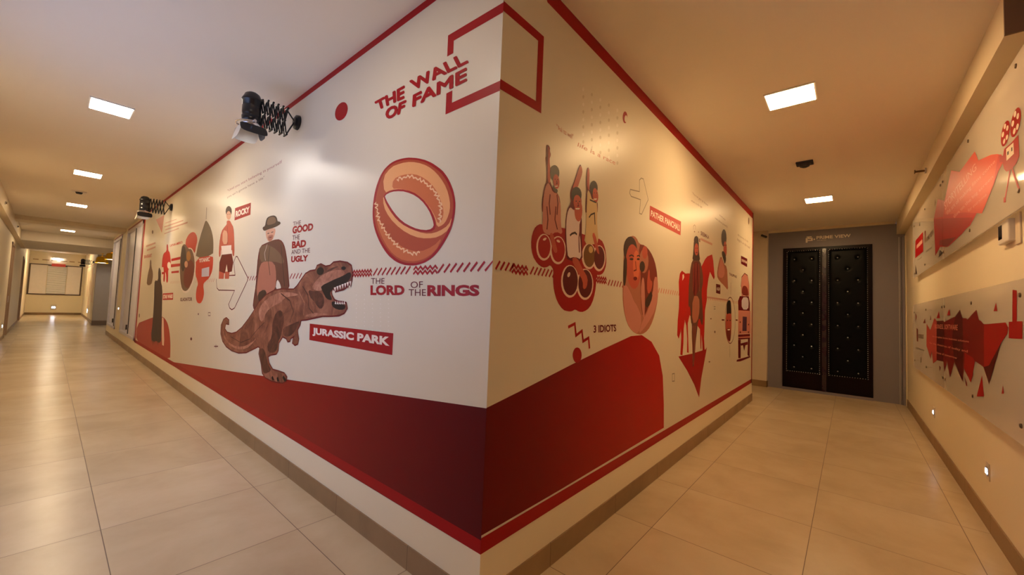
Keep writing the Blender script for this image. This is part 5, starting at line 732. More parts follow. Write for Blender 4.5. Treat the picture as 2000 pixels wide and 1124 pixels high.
('p','dred',4,[(5.303,0.777),(6.291,0.767),(6.35,0.741),(5.519,0.737),(5.275,0.753)]),
('p','dred',6,[(5.56,1.331),(5.55,1.322),(5.525,1.317),(5.493,1.317),(5.467,1.323),(5.457,1.331),(5.466,1.34),(5.492,1.345),(5.523,1.345),(5.549,1.339)]),
('p','dred',6,[(6.217,1.289),(6.206,1.28),(6.176,1.275),(6.139,1.275),(6.109,1.281),(6.097,1.29),(6.108,1.299),(6.137,1.305),(6.174,1.304),(6.205,1.299)]),
('p','dred',6,[(5.568,1.177),(5.558,1.169),(5.533,1.164),(5.501,1.165),(5.475,1.171),(5.465,1.18),(5.474,1.188),(5.499,1.192),(5.531,1.192),(5.557,1.186)]),
('p','dred',6,[(6.223,1.162),(6.212,1.153),(6.182,1.148),(6.145,1.149),(6.115,1.156),(6.103,1.165),(6.114,1.174),(6.144,1.179),(6.181,1.178),(6.211,1.172)]),
('p','dred',2,[(5.516,2.35),(6.004,2.358),(5.991,2.221),(5.522,2.228)]),
('t','cream',3,'DRISHYAM',[(5.562,2.306),(5.967,2.315),(5.969,2.271),(5.564,2.264)],0.02)]),
('R','small_print',[
('t','redT',2,'"Aal izz well"',[(0.475,2.477),(0.658,2.482),(0.657,2.449),(0.487,2.449)],0),
('t','redT',2,'life is a race',[(0.718,2.453),(1.223,2.497),(1.221,2.464),(0.708,2.425)],0),
('t','brownT',2,'"You\'ve got to know',[(3.019,2.721),(3.639,2.727),(3.631,2.692),(2.996,2.691)],0),
('t','brownT',2,'when to fly high',[(2.984,2.632),(3.397,2.646),(3.39,2.618),(2.986,2.604)],0),
('t','brownT',2,'powerful people',[(4.175,2.723),(4.492,2.715),(4.489,2.686),(4.172,2.693)],0),
('t','brownT',2,'make places powerful',[(3.954,2.638),(4.613,2.65),(4.602,2.604),(3.956,2.609)],0),
('t','brownT',2,'the journey of a life',[(5.272,2.654),(6.047,2.666),(6.05,2.618),(5.259,2.607)],0),
('t','brownT',2,'begins on the road',[(5.244,2.581),(6.213,2.592),(6.195,2.534),(5.23,2.531)],0),
('p','brown',2,[(6.134,3.005),(6.13,2.978),(6.118,2.955),(6.101,2.94),(6.08,2.936),(6.061,2.944),(6.047,2.962),(6.042,2.988),(6.045,3.014),(6.056,3.038),(6.074,3.053),(6.095,3.057),(6.114,3.049),(6.128,3.031)]),
('l','grey',2,0.01,1,[(2.504,0.857),(2.565,0.855),(2.569,0.783),(2.508,0.788)]),
('l','grey',2,0.008,0,[(3.959,1.498),(4.042,1.5)]),
('l','grey',2,0.008,0,[(3.958,1.525),(4.04,1.527)]),
('p','brown',2,[(4.057,1.215),(4.049,1.204),(4.027,1.2),(4.004,1.205),(3.995,1.217),(4.003,1.228),(4.025,1.232),(4.047,1.227)]),
('p','brown',2,[(3.834,0.864),(3.823,0.86),(3.795,0.859),(3.768,0.864),(3.757,0.87),(3.767,0.875),(3.794,0.875),(3.822,0.871)]),
('p','brown',2,[(3.865,1.377),(3.856,1.372),(3.836,1.369),(3.815,1.372),(3.806,1.377),(3.814,1.383),(3.835,1.385),(3.856,1.383)])]),
('R','halftone_dots',[
('p','dotw',1,[(0.77,2.813),(0.767,2.803),(0.758,2.795),(0.748,2.794),(0.744,2.801),(0.747,2.811),(0.757,2.819),(0.766,2.82)]),
('p','dotg',1,[(0.773,2.766),(0.77,2.756),(0.761,2.748),(0.751,2.747),(0.747,2.754),(0.75,2.764),(0.759,2.772),(0.769,2.773)]),
('p','dotw',1,[(0.776,2.718),(0.773,2.708),(0.764,2.701),(0.754,2.7),(0.75,2.707),(0.753,2.717),(0.762,2.725),(0.772,2.725)]),
('p','dotg',1,[(0.779,2.671),(0.775,2.661),(0.766,2.654),(0.757,2.653),(0.752,2.66),(0.756,2.67),(0.765,2.678),(0.774,2.678)]),
('p','dotw',1,[(0.782,2.624),(0.778,2.614),(0.769,2.606),(0.76,2.606),(0.755,2.613),(0.759,2.623),(0.768,2.63),(0.777,2.631)]),
('p','dotg',1,[(0.784,2.576),(0.781,2.566),(0.772,2.559),(0.762,2.559),(0.758,2.566),(0.761,2.576),(0.771,2.583),(0.78,2.583)]),
('p','dotw',1,[(0.787,2.529),(0.784,2.519),(0.775,2.512),(0.765,2.512),(0.761,2.519),(0.764,2.529),(0.773,2.536),(0.783,2.536)]),
('p','dotg',1,[(0.79,2.481),(0.787,2.472),(0.778,2.465),(0.768,2.465),(0.764,2.472),(0.767,2.482),(0.776,2.489),(0.786,2.489)]),
('p','dotg',1,[(0.879,2.827),(0.875,2.816),(0.865,2.808),(0.855,2.808),(0.85,2.815),(0.854,2.825),(0.864,2.833),(0.874,2.834)]),
('p','dotw',1,[(0.881,2.778),(0.878,2.768),(0.868,2.76),(0.858,2.759),(0.853,2.766),(0.857,2.776),(0.867,2.784),(0.877,2.785)]),
('p','dotg',1,[(0.884,2.729),(0.881,2.719),(0.871,2.711),(0.861,2.71),(0.856,2.717),(0.86,2.728),(0.869,2.736),(0.88,2.736)]),
('p','dotw',1,[(0.887,2.68),(0.884,2.67),(0.874,2.662),(0.864,2.662),(0.859,2.669),(0.863,2.679),(0.872,2.687),(0.883,2.687)]),
('p','dotg',1,[(0.89,2.631),(0.886,2.621),(0.877,2.613),(0.867,2.613),(0.862,2.62),(0.865,2.631),(0.875,2.638),(0.885,2.638)]),
('p','dotw',1,[(0.893,2.582),(0.889,2.572),(0.88,2.565),(0.869,2.565),(0.865,2.572),(0.868,2.582),(0.878,2.589),(0.888,2.59)]),
('p','dotg',1,[(0.896,2.533),(0.892,2.523),(0.882,2.516),(0.872,2.516),(0.868,2.523),(0.871,2.534),(0.881,2.541),(0.891,2.541)]),
('p','dotw',1,[(0.899,2.484),(0.895,2.474),(0.885,2.467),(0.875,2.468),(0.87,2.475),(0.874,2.485),(0.884,2.492),(0.894,2.492)]),
('p','dotw',1,[(0.994,2.842),(0.99,2.831),(0.98,2.823),(0.969,2.822),(0.964,2.829),(0.968,2.84),(0.978,2.848),(0.989,2.849)]),
('p','dotg',1,[(0.997,2.791),(0.993,2.78),(0.983,2.772),(0.972,2.772),(0.967,2.779),(0.971,2.79),(0.981,2.798),(0.992,2.798)]),
('p','dotw',1,[(1,2.741),(0.996,2.73),(0.986,2.722),(0.975,2.721),(0.97,2.729),(0.974,2.739),(0.984,2.747),(0.995,2.748)]),
('p','dotg',1,[(1.003,2.69),(0.999,2.679),(0.989,2.671),(0.978,2.671),(0.973,2.678),(0.977,2.689),(0.987,2.697),(0.998,2.697)]),
('p','dotw',1,[(1.006,2.639),(1.002,2.629),(0.992,2.621),(0.981,2.621),(0.976,2.628),(0.98,2.639),(0.99,2.647),(1.001,2.647)]),
('p','dotg',1,[(1.009,2.589),(1.005,2.578),(0.994,2.571),(0.984,2.571),(0.979,2.578),(0.983,2.589),(0.993,2.596),(1.004,2.596)]),
('p','dotw',1,[(1.012,2.538),(1.008,2.528),(0.997,2.52),(0.987,2.52),(0.982,2.528),(0.986,2.538),(0.996,2.546),(1.007,2.546)]),
('p','dotg',1,[(1.015,2.488),(1.011,2.477),(1,2.47),(0.99,2.47),(0.985,2.478),(0.988,2.488),(0.999,2.495),(1.01,2.495)]),
('p','dotg',1,[(1.118,2.858),(1.113,2.846),(1.102,2.838),(1.091,2.837),(1.085,2.844),(1.09,2.856),(1.101,2.864),(1.112,2.865)]),
('p','dotw',1,[(1.121,2.805),(1.117,2.794),(1.105,2.786),(1.094,2.785),(1.088,2.792),(1.093,2.803),(1.104,2.812),(1.115,2.813)]),
('p','dotg',1,[(1.124,2.753),(1.12,2.742),(1.108,2.733),(1.097,2.733),(1.092,2.74),(1.096,2.751),(1.107,2.76),(1.119,2.76)]),
('p','dotw',1,[(1.127,2.701),(1.123,2.689),(1.111,2.681),(1.1,2.681),(1.095,2.688),(1.099,2.699),(1.11,2.708),(1.122,2.708)]),
('p','dotg',1,[(1.13,2.648),(1.126,2.637),(1.115,2.629),(1.103,2.629),(1.098,2.636),(1.102,2.647),(1.113,2.655),(1.125,2.656)]),
('p','dotw',1,[(1.133,2.596),(1.129,2.585),(1.118,2.577),(1.106,2.577),(1.101,2.584),(1.105,2.595),(1.116,2.603),(1.128,2.603)]),
('p','dotg',1,[(1.136,2.543),(1.132,2.532),(1.121,2.525),(1.109,2.525),(1.104,2.533),(1.108,2.543),(1.119,2.551),(1.131,2.551)]),
('p','dotw',1,[(1.139,2.491),(1.135,2.48),(1.124,2.473),(1.112,2.473),(1.107,2.481),(1.111,2.491),(1.122,2.499),(1.134,2.499)]),
('p','dotw',1,[(1.25,2.875),(1.246,2.863),(1.234,2.854),(1.221,2.853),(1.216,2.861),(1.22,2.872),(1.232,2.881),(1.245,2.883)]),
('p','dotg',1,[(1.254,2.821),(1.249,2.809),(1.237,2.8),(1.225,2.799),(1.219,2.807),(1.223,2.818),(1.235,2.827),(1.248,2.828)]),
('p','dotw',1,[(1.257,2.766),(1.252,2.755),(1.24,2.746),(1.228,2.745),(1.222,2.753),(1.227,2.765),(1.239,2.773),(1.251,2.774)]),
('p','dotg',1,[(1.26,2.712),(1.255,2.7),(1.243,2.692),(1.231,2.691),(1.225,2.699),(1.23,2.711),(1.242,2.719),(1.254,2.72)]),
('p','dotw',1,[(1.263,2.658),(1.259,2.646),(1.246,2.638),(1.234,2.637),(1.228,2.645),(1.233,2.657),(1.245,2.665),(1.257,2.665)]),
('p','dotg',1,[(1.266,2.603),(1.262,2.592),(1.25,2.584),(1.237,2.583),(1.231,2.591),(1.236,2.603),(1.248,2.611),(1.261,2.611)]),
('p','dotw',1,[(1.27,2.549),(1.265,2.537),(1.253,2.53),(1.24,2.53),(1.235,2.538),(1.239,2.549),(1.251,2.557),(1.264,2.557)]),
('p','dotg',1,[(1.273,2.495),(1.268,2.483),(1.256,2.475),(1.243,2.476),(1.238,2.484),(1.242,2.495),(1.254,2.503),(1.267,2.503)])]),
('P','ragged_shape U',[
('p','redB',1,[(4.808,2.553),(4.55,2.708),(4.167,2.602),(3.828,2.8),(3.478,2.685),(2.951,2.684),(2.852,2.586),(2.524,2.521),(2.3,2.45),(2.282,2.392),(2.38,2.367),(2.502,2.304),(2.784,2.194),(2.92,2.228),(3.145,2.176),(4.133,2.166),(4.725,2.251)]),
('p','redO',2,[(4.167,2.602),(3.828,2.8),(3.478,2.685),(2.951,2.684),(2.852,2.586),(2.524,2.521),(2.363,2.474),(2.502,2.304),(2.784,2.194),(3.322,2.314),(4.166,2.469)]),
('p','red',3,[(4.814,2.554),(4.74,2.143),(4.458,2.2),(4.024,2.138),(3.423,2.16),(3.08,2.195),(3.052,2.22)]),
('p','dredP',4,[(4.453,2.266),(3.65,2.17),(4.064,2.144),(4.504,2.223)]),
('p','redP',3,[(4.808,2.553),(4.55,2.708),(4.167,2.602),(4.254,2.466)]),
('t','pinkU',5,'STORYTELLING',[(4.214,2.591),(2.941,2.597),(2.906,2.539),(4.135,2.505)],0),
('t','pinkU',5,'the art of making films come',[(4.108,2.489),(2.44,2.468),(2.43,2.437),(4.03,2.426)],0),
('t','pinkU',5,'alive on the big screen',[(3.801,2.385),(2.496,2.383),(2.485,2.355),(3.685,2.333)],0),
('t','pinkU',5,'for everyone',[(3.207,2.315),(2.661,2.308),(2.649,2.279),(3.173,2.274)],0)]),
('P','camera_shape U',[
('p','red',3,[(2.146,2.518),(2.161,2.504),(2.18,2.492),(2.201,2.485),(2.224,2.481),(2.247,2.482),(2.268,2.488),(2.286,2.498),(2.299,2.511),(2.307,2.527),(2.308,2.545),(2.303,2.563),(2.291,2.579),(2.275,2.594),(2.255,2.605),(2.232,2.612),(2.209,2.614),(2.187,2.612),(2.167,2.606),(2.15,2.596),(2.138,2.583),(2.132,2.567),(2.131,2.551),(2.136,2.534)]),
('p','red',3,[(1.957,2.509),(1.973,2.494),(1.993,2.483),(2.016,2.475),(2.04,2.472),(2.064,2.473),(2.086,2.479),(2.104,2.49),(2.116,2.504),(2.123,2.521),(2.123,2.54),(2.116,2.559),(2.104,2.576),(2.086,2.591),(2.064,2.602),(2.041,2.609),(2.016,2.611),(1.993,2.609),(1.973,2.602),(1.957,2.591),(1.945,2.577),(1.939,2.561),(1.94,2.543),(1.945,2.526)]),
('p','clearw',4,[(2.168,2.506),(2.177,2.501),(2.188,2.5),(2.199,2.502),(2.207,2.508),(2.21,2.515),(2.207,2.523),(2.198,2.528),(2.187,2.529),(2.175,2.527),(2.167,2.521),(2.165,2.514)]),
('p','clearw',4,[(2.222,2.502),(2.231,2.496),(2.242,2.495),(2.254,2.497),(2.262,2.503),(2.265,2.511),(2.262,2.518),(2.253,2.523),(2.241,2.525),(2.229,2.523),(2.221,2.517),(2.218,2.509)]),
('p','clearw',4,[(2.242,2.55),(2.251,2.545),(2.263,2.543),(2.275,2.546),(2.284,2.552),(2.286,2.559),(2.283,2.567),(2.274,2.572),(2.262,2.574),(2.25,2.571),(2.242,2.565),(2.239,2.557)]),
('p','clearw',4,[(2.2,2.583),(2.209,2.578),(2.221,2.577),(2.232,2.579),(2.241,2.585),(2.243,2.593),(2.24,2.601),(2.231,2.606),(2.219,2.607),(2.208,2.604),(2.2,2.598),(2.197,2.59)]),
('p','clearw',4,[(2.155,2.556),(2.164,2.551),(2.175,2.549),(2.186,2.552),(2.194,2.558),(2.197,2.565),(2.194,2.573),(2.185,2.578),(2.174,2.579),(2.162,2.577),(2.155,2.571),(2.152,2.563)]),
('p','clearw',4,[(1.979,2.497),(1.987,2.492),(1.999,2.49),(2.01,2.492),(2.018,2.498),(2.021,2.506),(2.017,2.514),(2.009,2.52),(1.997,2.522),(1.986,2.519),(1.978,2.513),(1.975,2.505)]),
('p','clearw',4,[(2.032,2.492),(2.041,2.486),(2.053,2.484),(2.064,2.487),(2.073,2.493),(2.076,2.501),(2.072,2.509),(2.063,2.515),(2.051,2.517),(2.039,2.514),(2.031,2.508),(2.028,2.5)]),
('p','clearw',4,[(2.054,2.544),(2.063,2.538),(2.075,2.536),(2.087,2.539),(2.096,2.546),(2.099,2.554),(2.095,2.562),(2.086,2.568),(2.074,2.569),(2.062,2.566),(2.053,2.56),(2.05,2.552)]),
('p','clearw',4,[(2.013,2.58),(2.022,2.575),(2.034,2.573),(2.046,2.576),(2.054,2.583),(2.057,2.591),(2.053,2.599),(2.044,2.604),(2.032,2.606),(2.021,2.603),(2.012,2.596),(2.01,2.588)]),
('p','clearw',4,[(1.967,2.551),(1.976,2.545),(1.987,2.544),(1.999,2.547),(2.007,2.553),(2.009,2.561),(2.006,2.569),(1.997,2.574),(1.986,2.576),(1.975,2.573),(1.967,2.567),(1.964,2.559)]),
('p','red',3,[(2.344,2.459),(2.272,2.432),(2.246,2.466),(2.112,2.455),(1.988,2.458),(1.981,2.339),(2.029,2.315),(2.112,2.306),(2.211,2.32),(2.255,2.348),(2.287,2.401),(2.342,2.414)]),
('p','clearw',4,[(2.205,2.452),(2.071,2.444),(2.067,2.379),(2.202,2.381)]),
('p','dbrown',5,[(2.185,2.428),(2.158,2.426),(2.159,2.406),(2.186,2.408)]),
('p','dbrown',5,[(2.11,2.427),(2.089,2.425),(2.09,2.404),(2.111,2.406)]),
('l','red',3,0.022,0,[(2.145,2.309),(2.252,2.161)]),
('l','red',3,0.022,0,[(2.106,2.305),(1.991,2.155)]),
('l','red',3,0.03,0,[(2.278,2.169),(2.232,2.161)])]),
('P','left_markings U',[
('p','red',2,[(6.403,2.561),(5.656,2.559),(5.655,2.313),(6.442,2.32)]),
('p','pinkT',3,[(6.277,2.48),(5.715,2.476),(5.719,2.43),(6.281,2.427)]),
('t','brown',3,'PRIME VIEW',[(5.435,2.437),(4.85,2.453),(4.827,2.395),(5.406,2.383)],0.02),
('p','brick',3,[(5.515,2.54),(5.427,2.535),(5.47,2.423),(5.528,2.392)]),
('t','grey',3,'cinemas',[(5.413,2.296),(4.949,2.283),(4.951,2.256),(5.415,2.267)],0),
('p','dbrown',3,[(5.945,2.743),(5.919,2.685),(5.998,2.69)]),
('p','dbrown',3,[(4.461,2.167),(4.28,2.117),(4.539,2.101),(4.512,2.132)]),
('p','dbrown',3,[(6.414,2.226),(6.267,2.087),(6.443,2.101)]),
('p','brown',3,[(4.716,2.755),(4.695,2.697),(4.766,2.677)]),
('t','grey',3,'digital',[(6.208,2.281),(5.807,2.271),(5.809,2.25),(6.21,2.257)],0)]),
('P','ragged_shape D',[
('p','redDk',1,[(5.438,1.419),(5.16,1.347),(4.862,1.483),(4.721,1.454),(4.3,1.457),(4.292,1.444),(3.747,1.494),(3.558,1.547),(3.454,1.478),(3.312,1.477),(3.285,1.453),(3.093,1.511),(3.128,1.054),(3.219,0.996),(3.439,1.073),(3.493,0.963),(3.813,1.096),(4.03,0.941),(4.16,1.075),(4.318,0.957),(4.354,1.06),(4.739,1.043),(4.985,0.988),(5.078,1.121),(5.156,1.025),(5.473,1.156)]),
('p','redDk',1,[(3.305,1.461),(2.992,1.537),(2.924,1.461),(2.87,1.457),(2.786,1.433),(2.293,1.448),(2.246,1.421),(2.261,1.384),(2.392,1.327),(2.686,1.042),(2.825,1.144),(3.059,1.165),(3.2,0.992),(3.316,1.032)]),
('p','redBr',2,[(2.786,1.433),(2.293,1.448),(2.246,1.421),(2.261,1.384),(2.392,1.327),(2.677,1.166),(2.808,1.144)]),
('p','redDk',2,[(2.87,1.457),(2.786,1.433),(2.808,1.144),(3.116,1.184),(3.004,1.383)]),
('p','redBr',2,[(3.392,1.204),(3.116,1.184),(3.067,1.16),(3.2,0.992),(3.425,1.081)]),
('p','redDk2',3,[(2.808,1.144),(2.677,1.166),(2.392,1.327),(2.686,1.042)]),
('p','redP',2,[(5.438,1.419),(5.16,1.347),(4.862,1.483),(4.721,1.454),(4.754,1.042),(4.985,0.988),(5.078,1.121),(5.156,1.025),(5.473,1.156)]),
('p','redDk2',2,[(3.747,1.494),(3.558,1.547),(3.454,1.478),(3.445,1.19),(3.493,0.963),(3.813,1.096),(3.906,1.306)]),
('p','redDk2',2,[(4.705,1.454),(4.3,1.457),(4.269,1.294),(4.377,1.058),(4.739,1.043)]),
('t','pinkU',5,'BUSINESS, SOFTWARE',[(4.837,1.417),(3.648,1.423),(3.663,1.37),(4.841,1.367)],0),
('t','pinkU',5,'the complete movie business solutions',[(5.014,1.295),(3.243,1.306),(3.249,1.285),(5.016,1.27)],0),
('t','pinkU',5,'for the theatres of today and',[(5.217,1.214),(3.286,1.231),(3.292,1.206),(5.22,1.189)],0),
('t','pinkU',5,'those of tomorrow',[(4.772,1.135),(3.692,1.15),(3.705,1.131),(4.773,1.112)],0)]),
('P','plug_shape D',[
('l','red',3,0.075,0,[(2.112,1.627),(2.128,1.451)]),
('p','red',3,[(2.231,1.452),(1.995,1.456),(2.002,1.362),(2.238,1.358)])]),
('P','loose_triangles D',[
('p','red',3,[(2.483,1.572),(2.459,1.518),(2.544,1.518)]),
('p','red',3,[(2.864,1.082),(2.823,0.945),(3.032,0.913)]),
('p','red',3,[(2.376,1.073),(2.354,1.029),(2.406,1.02)]),
('p','red',3,[(3.385,1.005),(3.331,0.952),(3.376,0.945)]),
('p','red',3,[(4.572,1.555),(4.514,1.482),(4.719,1.482)]),
('p','red',3,[(4.008,1.567),(3.966,1.505),(4.142,1.505)]),
('p','dredP',3,[(5.581,1.486),(5.531,1.428),(5.713,1.425)]),
('p','dredP',3,[(5.115,1.518),(5.09,1.467),(5.168,1.463)]),
('p','dredP',3,[(6.469,1.56),(6.34,1.513),(6.479,1.446)]),
('p','dredP',3,[(4.592,1),(4.511,0.991),(4.573,0.94)]),
('p','dredP',3,[(3.4,1.01),(3.331,0.973),(3.361,0.944)])]),
('P','left_markings D',[
('p','brick',3,[(6.371,1.357),(6.252,1.337),(6.241,1.173),(6.369,1.179)]),
('t','brown',3,'CIRRUS',[(6.19,1.278),(5.711,1.286),(5.716,1.23),(6.195,1.224)],0.02),
('t','grey',3,'software',[(6.464,1.102),(5.669,1.107),(5.671,1.082),(6.467,1.068)],0.02),
('p','brown',3,[(5.991,0.984),(5.944,0.982),(5.965,0.918),(6.004,0.92)])])]
# ---------------------------------------------------------------- room shell
FE, XE, YE = 32.3, 8.37, 17.5   # far end wall, cinema wall, end of the mural wall
XL, YR = -2.07, -2.013
struct('floor', boxes([(XL-.2, 11, YR-.2, FE+.2, -.12, 0)]), M_floor)
struct('ceiling', boxes([(XL-.2, 11, YR-.2, 22.3, H, H+.4)]), M_ceil)
struct('ceiling_far', boxes([(XL-.2, 11, 22.3, FE+.2, 3.45, 3.6)]), M_ceil)
struct('wall_left', boxes([(XL-.2, XL, YR-.2, .9, 0, H), (XL-.2, XL, 3.5, 16.75, 0, H), (XL-.2, XL, .9, 3.5, 0, .9), (XL-.2, XL, .9, 3.5, 2.6, H), (XL-.2, XL, 17.95, 24.6, 0, H), (XL-.2, XL, 26.3, FE, 0, 3.45), (XL-.2, XL, 16.75, 17.95, 2.72, H), (XL-.2, XL, 24.6, 26.3, 2.72, 3.45)]), M_wall)
struct('wall_right', boxes([(XL, XE+.3, YR-.2, YR, 0, H)]), M_wall)
struct('wall_far', boxes([(XL, .2, FE, FE+.2, 0, 3.45)]), M_wall)
struct('wall_lobby', boxes([(.0, .2, 22.5, FE, 0, 3.45)]), M_wall)
struct('wall_lobby_front', boxes([(-.08, 3.4, 22.3, 22.5, 0, 2.91), (3.2, 3.4, YE, 22.3, 0, H), (.3, 3.2, YE-.15, YE, 0, H)]), mat('lobby_grey_paint', (176, 164, 150), .6))
# mural block: the two walls that meet at the corner, window openings left free
WA0, WA1, WB0, WB1, WZ0, WZ1 = 11.02, 13.75, 15.0, 17.2, .33, 3.08
struct('wall_corner_left', boxes([(0, .3, 0, WA0, 0, H), (0, .3, WA1, WB0, 0, H), (0, .3, WB1, YE, 0, H), (0, .3, WA0, WA1, 0, WZ0), (0, .3, WA0, WA1, WZ1, H), (0, .3, WB0, WB1, 0, WZ0), (0, .3, WB0, WB1, WZ1, H)]), M_wall)
struct('wall_corner_right', boxes([(.3, 6.51, 0, .3, 0, H), (6.31, 6.51, .3, 1.6, 0, H)]), M_wall)
struct('wall_pilaster', boxes([(8.25, XE+.3, .02, 1.6, 0, H), (6.51, 8.25, 1.4, 1.6, 0, H)]), mat('pilaster_paint', (216, 200, 178), .55))
struct('wall_cinema', boxes([(XE, XE+.25, YR, .02, 0, 3.17)]), M_grey)
struct('trim_1', boxes([(XE-.05, XE+.25, YR+.12, .06, 3.17, H)]), M_beam)
o = struct('trim_2', boxes([(XE-.05, XE, -2.0, -1.965, 0, 2.93), (XE-.03, XE, -1.96, -1.94, 0, 2.93)]), [M_grey]); bevel(o, .003)
o = struct('trim_3', boxes([(XE-.012, XE-.001, -1.938, -1.928, .0, 2.93)]), M_silver)
struct('trim_4', boxes([(XE-.16, XE, -2.012, -2.0, 0, 2.93)]), M_beam)
# beams
struct('beam_right', boxes([(1.90, XE, -1.905, YR, 2.98, H)]), M_beam)
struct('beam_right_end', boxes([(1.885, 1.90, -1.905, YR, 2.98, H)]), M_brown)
struct('beam_left', boxes([(XL, -1.97, 4.0, 22.3, 2.90, H)]), M_beam)
struct('beam_cross', boxes([(-1.97, 0, 14.25, 14.9, 3.11, H)]), M_beam)
struct('beam_deep', boxes([(-1.97, 0.0, 18.2, 22.3, 2.91, H), (0., 3.2, 18.2, 22.3, 2.91, H)]), M_ceil)
# skirting tiles
SK = .008
struct('baseboard_corner_left', boxes([(-SK, 0, -SK, YE, 0, .125)]), M_skirt)
struct('baseboard_corner_right', boxes([(0, 6.51+SK, -SK, 0, 0, .125), (6.51, 6.51+SK, 0, 1.4, 0, .125)]), M_skirt)
struct('baseboard_right', boxes([(XL, XE-.17, YR, YR+.01, 0, .125)]), M_skirt)
struct('baseboard_left', boxes([(XL, XL+.01, YR+.01, 16.7, 0, .1), (XL, XL+.01, 18.0, 24.55, 0, .1), (XL, XL+.01, 26.35, FE, 0, .1)]), M_skirt)
struct('baseboard_far', boxes([(XL+.01, 0, FE-.012, FE, 0, .12), (-.012, 0, 22.5, FE-.012, 0, .11)]), M_skirt)
struct('baseboard_lobby', boxes([(-.09, 3.2, 22.285, 22.3, 0, .2)]), mat('lobby_skirting', (120, 100, 84), .5))
struct('baseboard_pilaster', boxes([(8.24, 8.25, .01, 1.4, 0, .125), (8.24, XE, .01, .02, 0, .125)]), M_skirt)
# ---------------------------------------------------------------- glazed openings at the end of the mural wall
M_alu = mat('pale_aluminium', (206, 202, 212), .4, .1)
M_dark = mat('dark_gasket', (52, 48, 52), .5)
M_film = mat('frosted_film', (216, 214, 228), .4, var=.02)
def glazed(name, y0, y1, split):
    bm = boxes([(-.02, .06, y0, y0+.07, WZ0, WZ1), (-.02, .06, y1-.07, y1, WZ0, WZ1), (-.02, .06, y0, y1, WZ0, WZ0+.07), (-.02, .06, y0, y1, WZ1-.07, WZ1)])
    t = struct(name, bm, M_alu); bevel(t, .004)
    obj('fixed_pane', boxes([(.0, .02, y0+.07, split-.05, WZ0+.07, WZ1-.07)]), M_film, t)
    obj('sliding_pane', boxes([(.03, .05, split+.05, y1-.07, WZ0+.07, WZ1-.07)]), M_film, t)
    obj('mullion', boxes([(-.012, .055, split-.05, split+.0, WZ0+.07, WZ1-.07)]), M_dark, t)
    obj('mullion', boxes([(-.016, .055, split, split+.06, WZ0+.07, WZ1-.07)]), M_alu, t)
    obj('handle', boxes([(-.045, -.012, split+.01, split+.04, .5, .62)]), M_dark, t)
    return t
glazed('window_1', WA0, WA1, 12.2)
glazed('window_2', WB0, WB1, 15.35)
for i, (y0, y1) in enumerate(((WA0, WA1), (WB0, WB1))):
    struct('trim_%d' % (5+i), boxes([(-.006, 0, y0-.03, y1+.03, WZ1, WZ1+.06), (-.006, 0, y1, y1+.04, WZ0, WZ1)]), mat('red_brown_trim', (150, 62, 44), .4))
# unseen window added in the left wall to let in cool sky light
struct('added_window', boxes([(XL-.12, XL-.04, .9, .96, .9, 2.6), (XL-.12, XL-.04, 3.44, 3.5, .9, 2.6), (XL-.12, XL-.04, .96, 3.44, .9, .96), (XL-.12, XL-.04, .96, 3.44, 2.54, 2.6), (XL-.11, XL-.05, 2.17, 2.23, .96, 2.54)]), M_alu)
pl = bpy.data.lights.new('added_window_portal', 'AREA'); pl.shape = 'RECTANGLE'; pl.size = 1.64; pl.size_y = 2.5; pl.cycles.is_portal = True
po = bpy.data.objects.new('added_window_portal', pl); COL.objects.link(po); po.location = (XL-.16, 2.2, 1.75); po.rotation_euler = (0, -math.pi/2, 0)
# far window with blinds
wx0, wx1, wz0, wz1 = -2.0, -.14, 1.15, 2.72
t = struct('window_3', boxes([(wx0-.05, wx0, FE-.05, FE, wz0-.05, wz1+.05), (wx1, wx1+.05, FE-.05, FE, wz0-.05, wz1+.05), (wx0, wx1, FE-.05, FE, wz0-.05, wz0), (wx0, wx1, FE-.05, FE, wz1, wz1+.05)]), mat('window_frame_brown', (96, 74, 60), .4))
M_blind = mat('roller_blind', (240, 230, 224), .6)
for (a, b) in ((wx0, -1.40), (-.68, wx1)): obj('roller_blind', boxes([(a+.01, b-.01, FE-.03, FE-.02, wz0, wz1)]), M_blind, t)
bm = bmesh.new()
for k in range(24):
    z = wz0+.03+k*(wz1-wz0-.06)/24
    box(bm, -1.39, -.69, FE-.035, FE-.018, z, z+.045)
bk = boxes([(-1.39, -.69, FE-.012, FE-.004, wz0, wz1)]); obj('blind_backing', bk, mat('blind_backing', (150, 142, 136), .6), t)
obj('slatted_blind', bm, mat('slat_white', (248, 246, 246), .35), t)
# doors of the left wall
M_dw = mat('door_grey_laminate', (184, 172, 160), .45); M_df = mat('door_frame_brown', (164, 136, 112), .45)
for i, (y0, y1) in enumerate(((16.75, 17.95), (24.6, 26.3))):
    t = struct('door_%d' % (2+i), boxes([(XL-.06, XL+.02, y0, y0+.08, 0, 2.72), (XL-.06, XL+.02, y1-.08, y1, 0, 2.72), (XL-.06, XL+.02, y0, y1, 2.64, 2.72)]), M_df)
    lf = obj('leaf', boxes([(XL-.06, XL-.02, y0+.08, y1-.08, 0.01, 2.64)]), M_dw, t)
    obj('handle', boxes([(XL-.02, XL+.03, y0+.14, y0+.17, 1.0, 1.18)]), M_silver, lf)
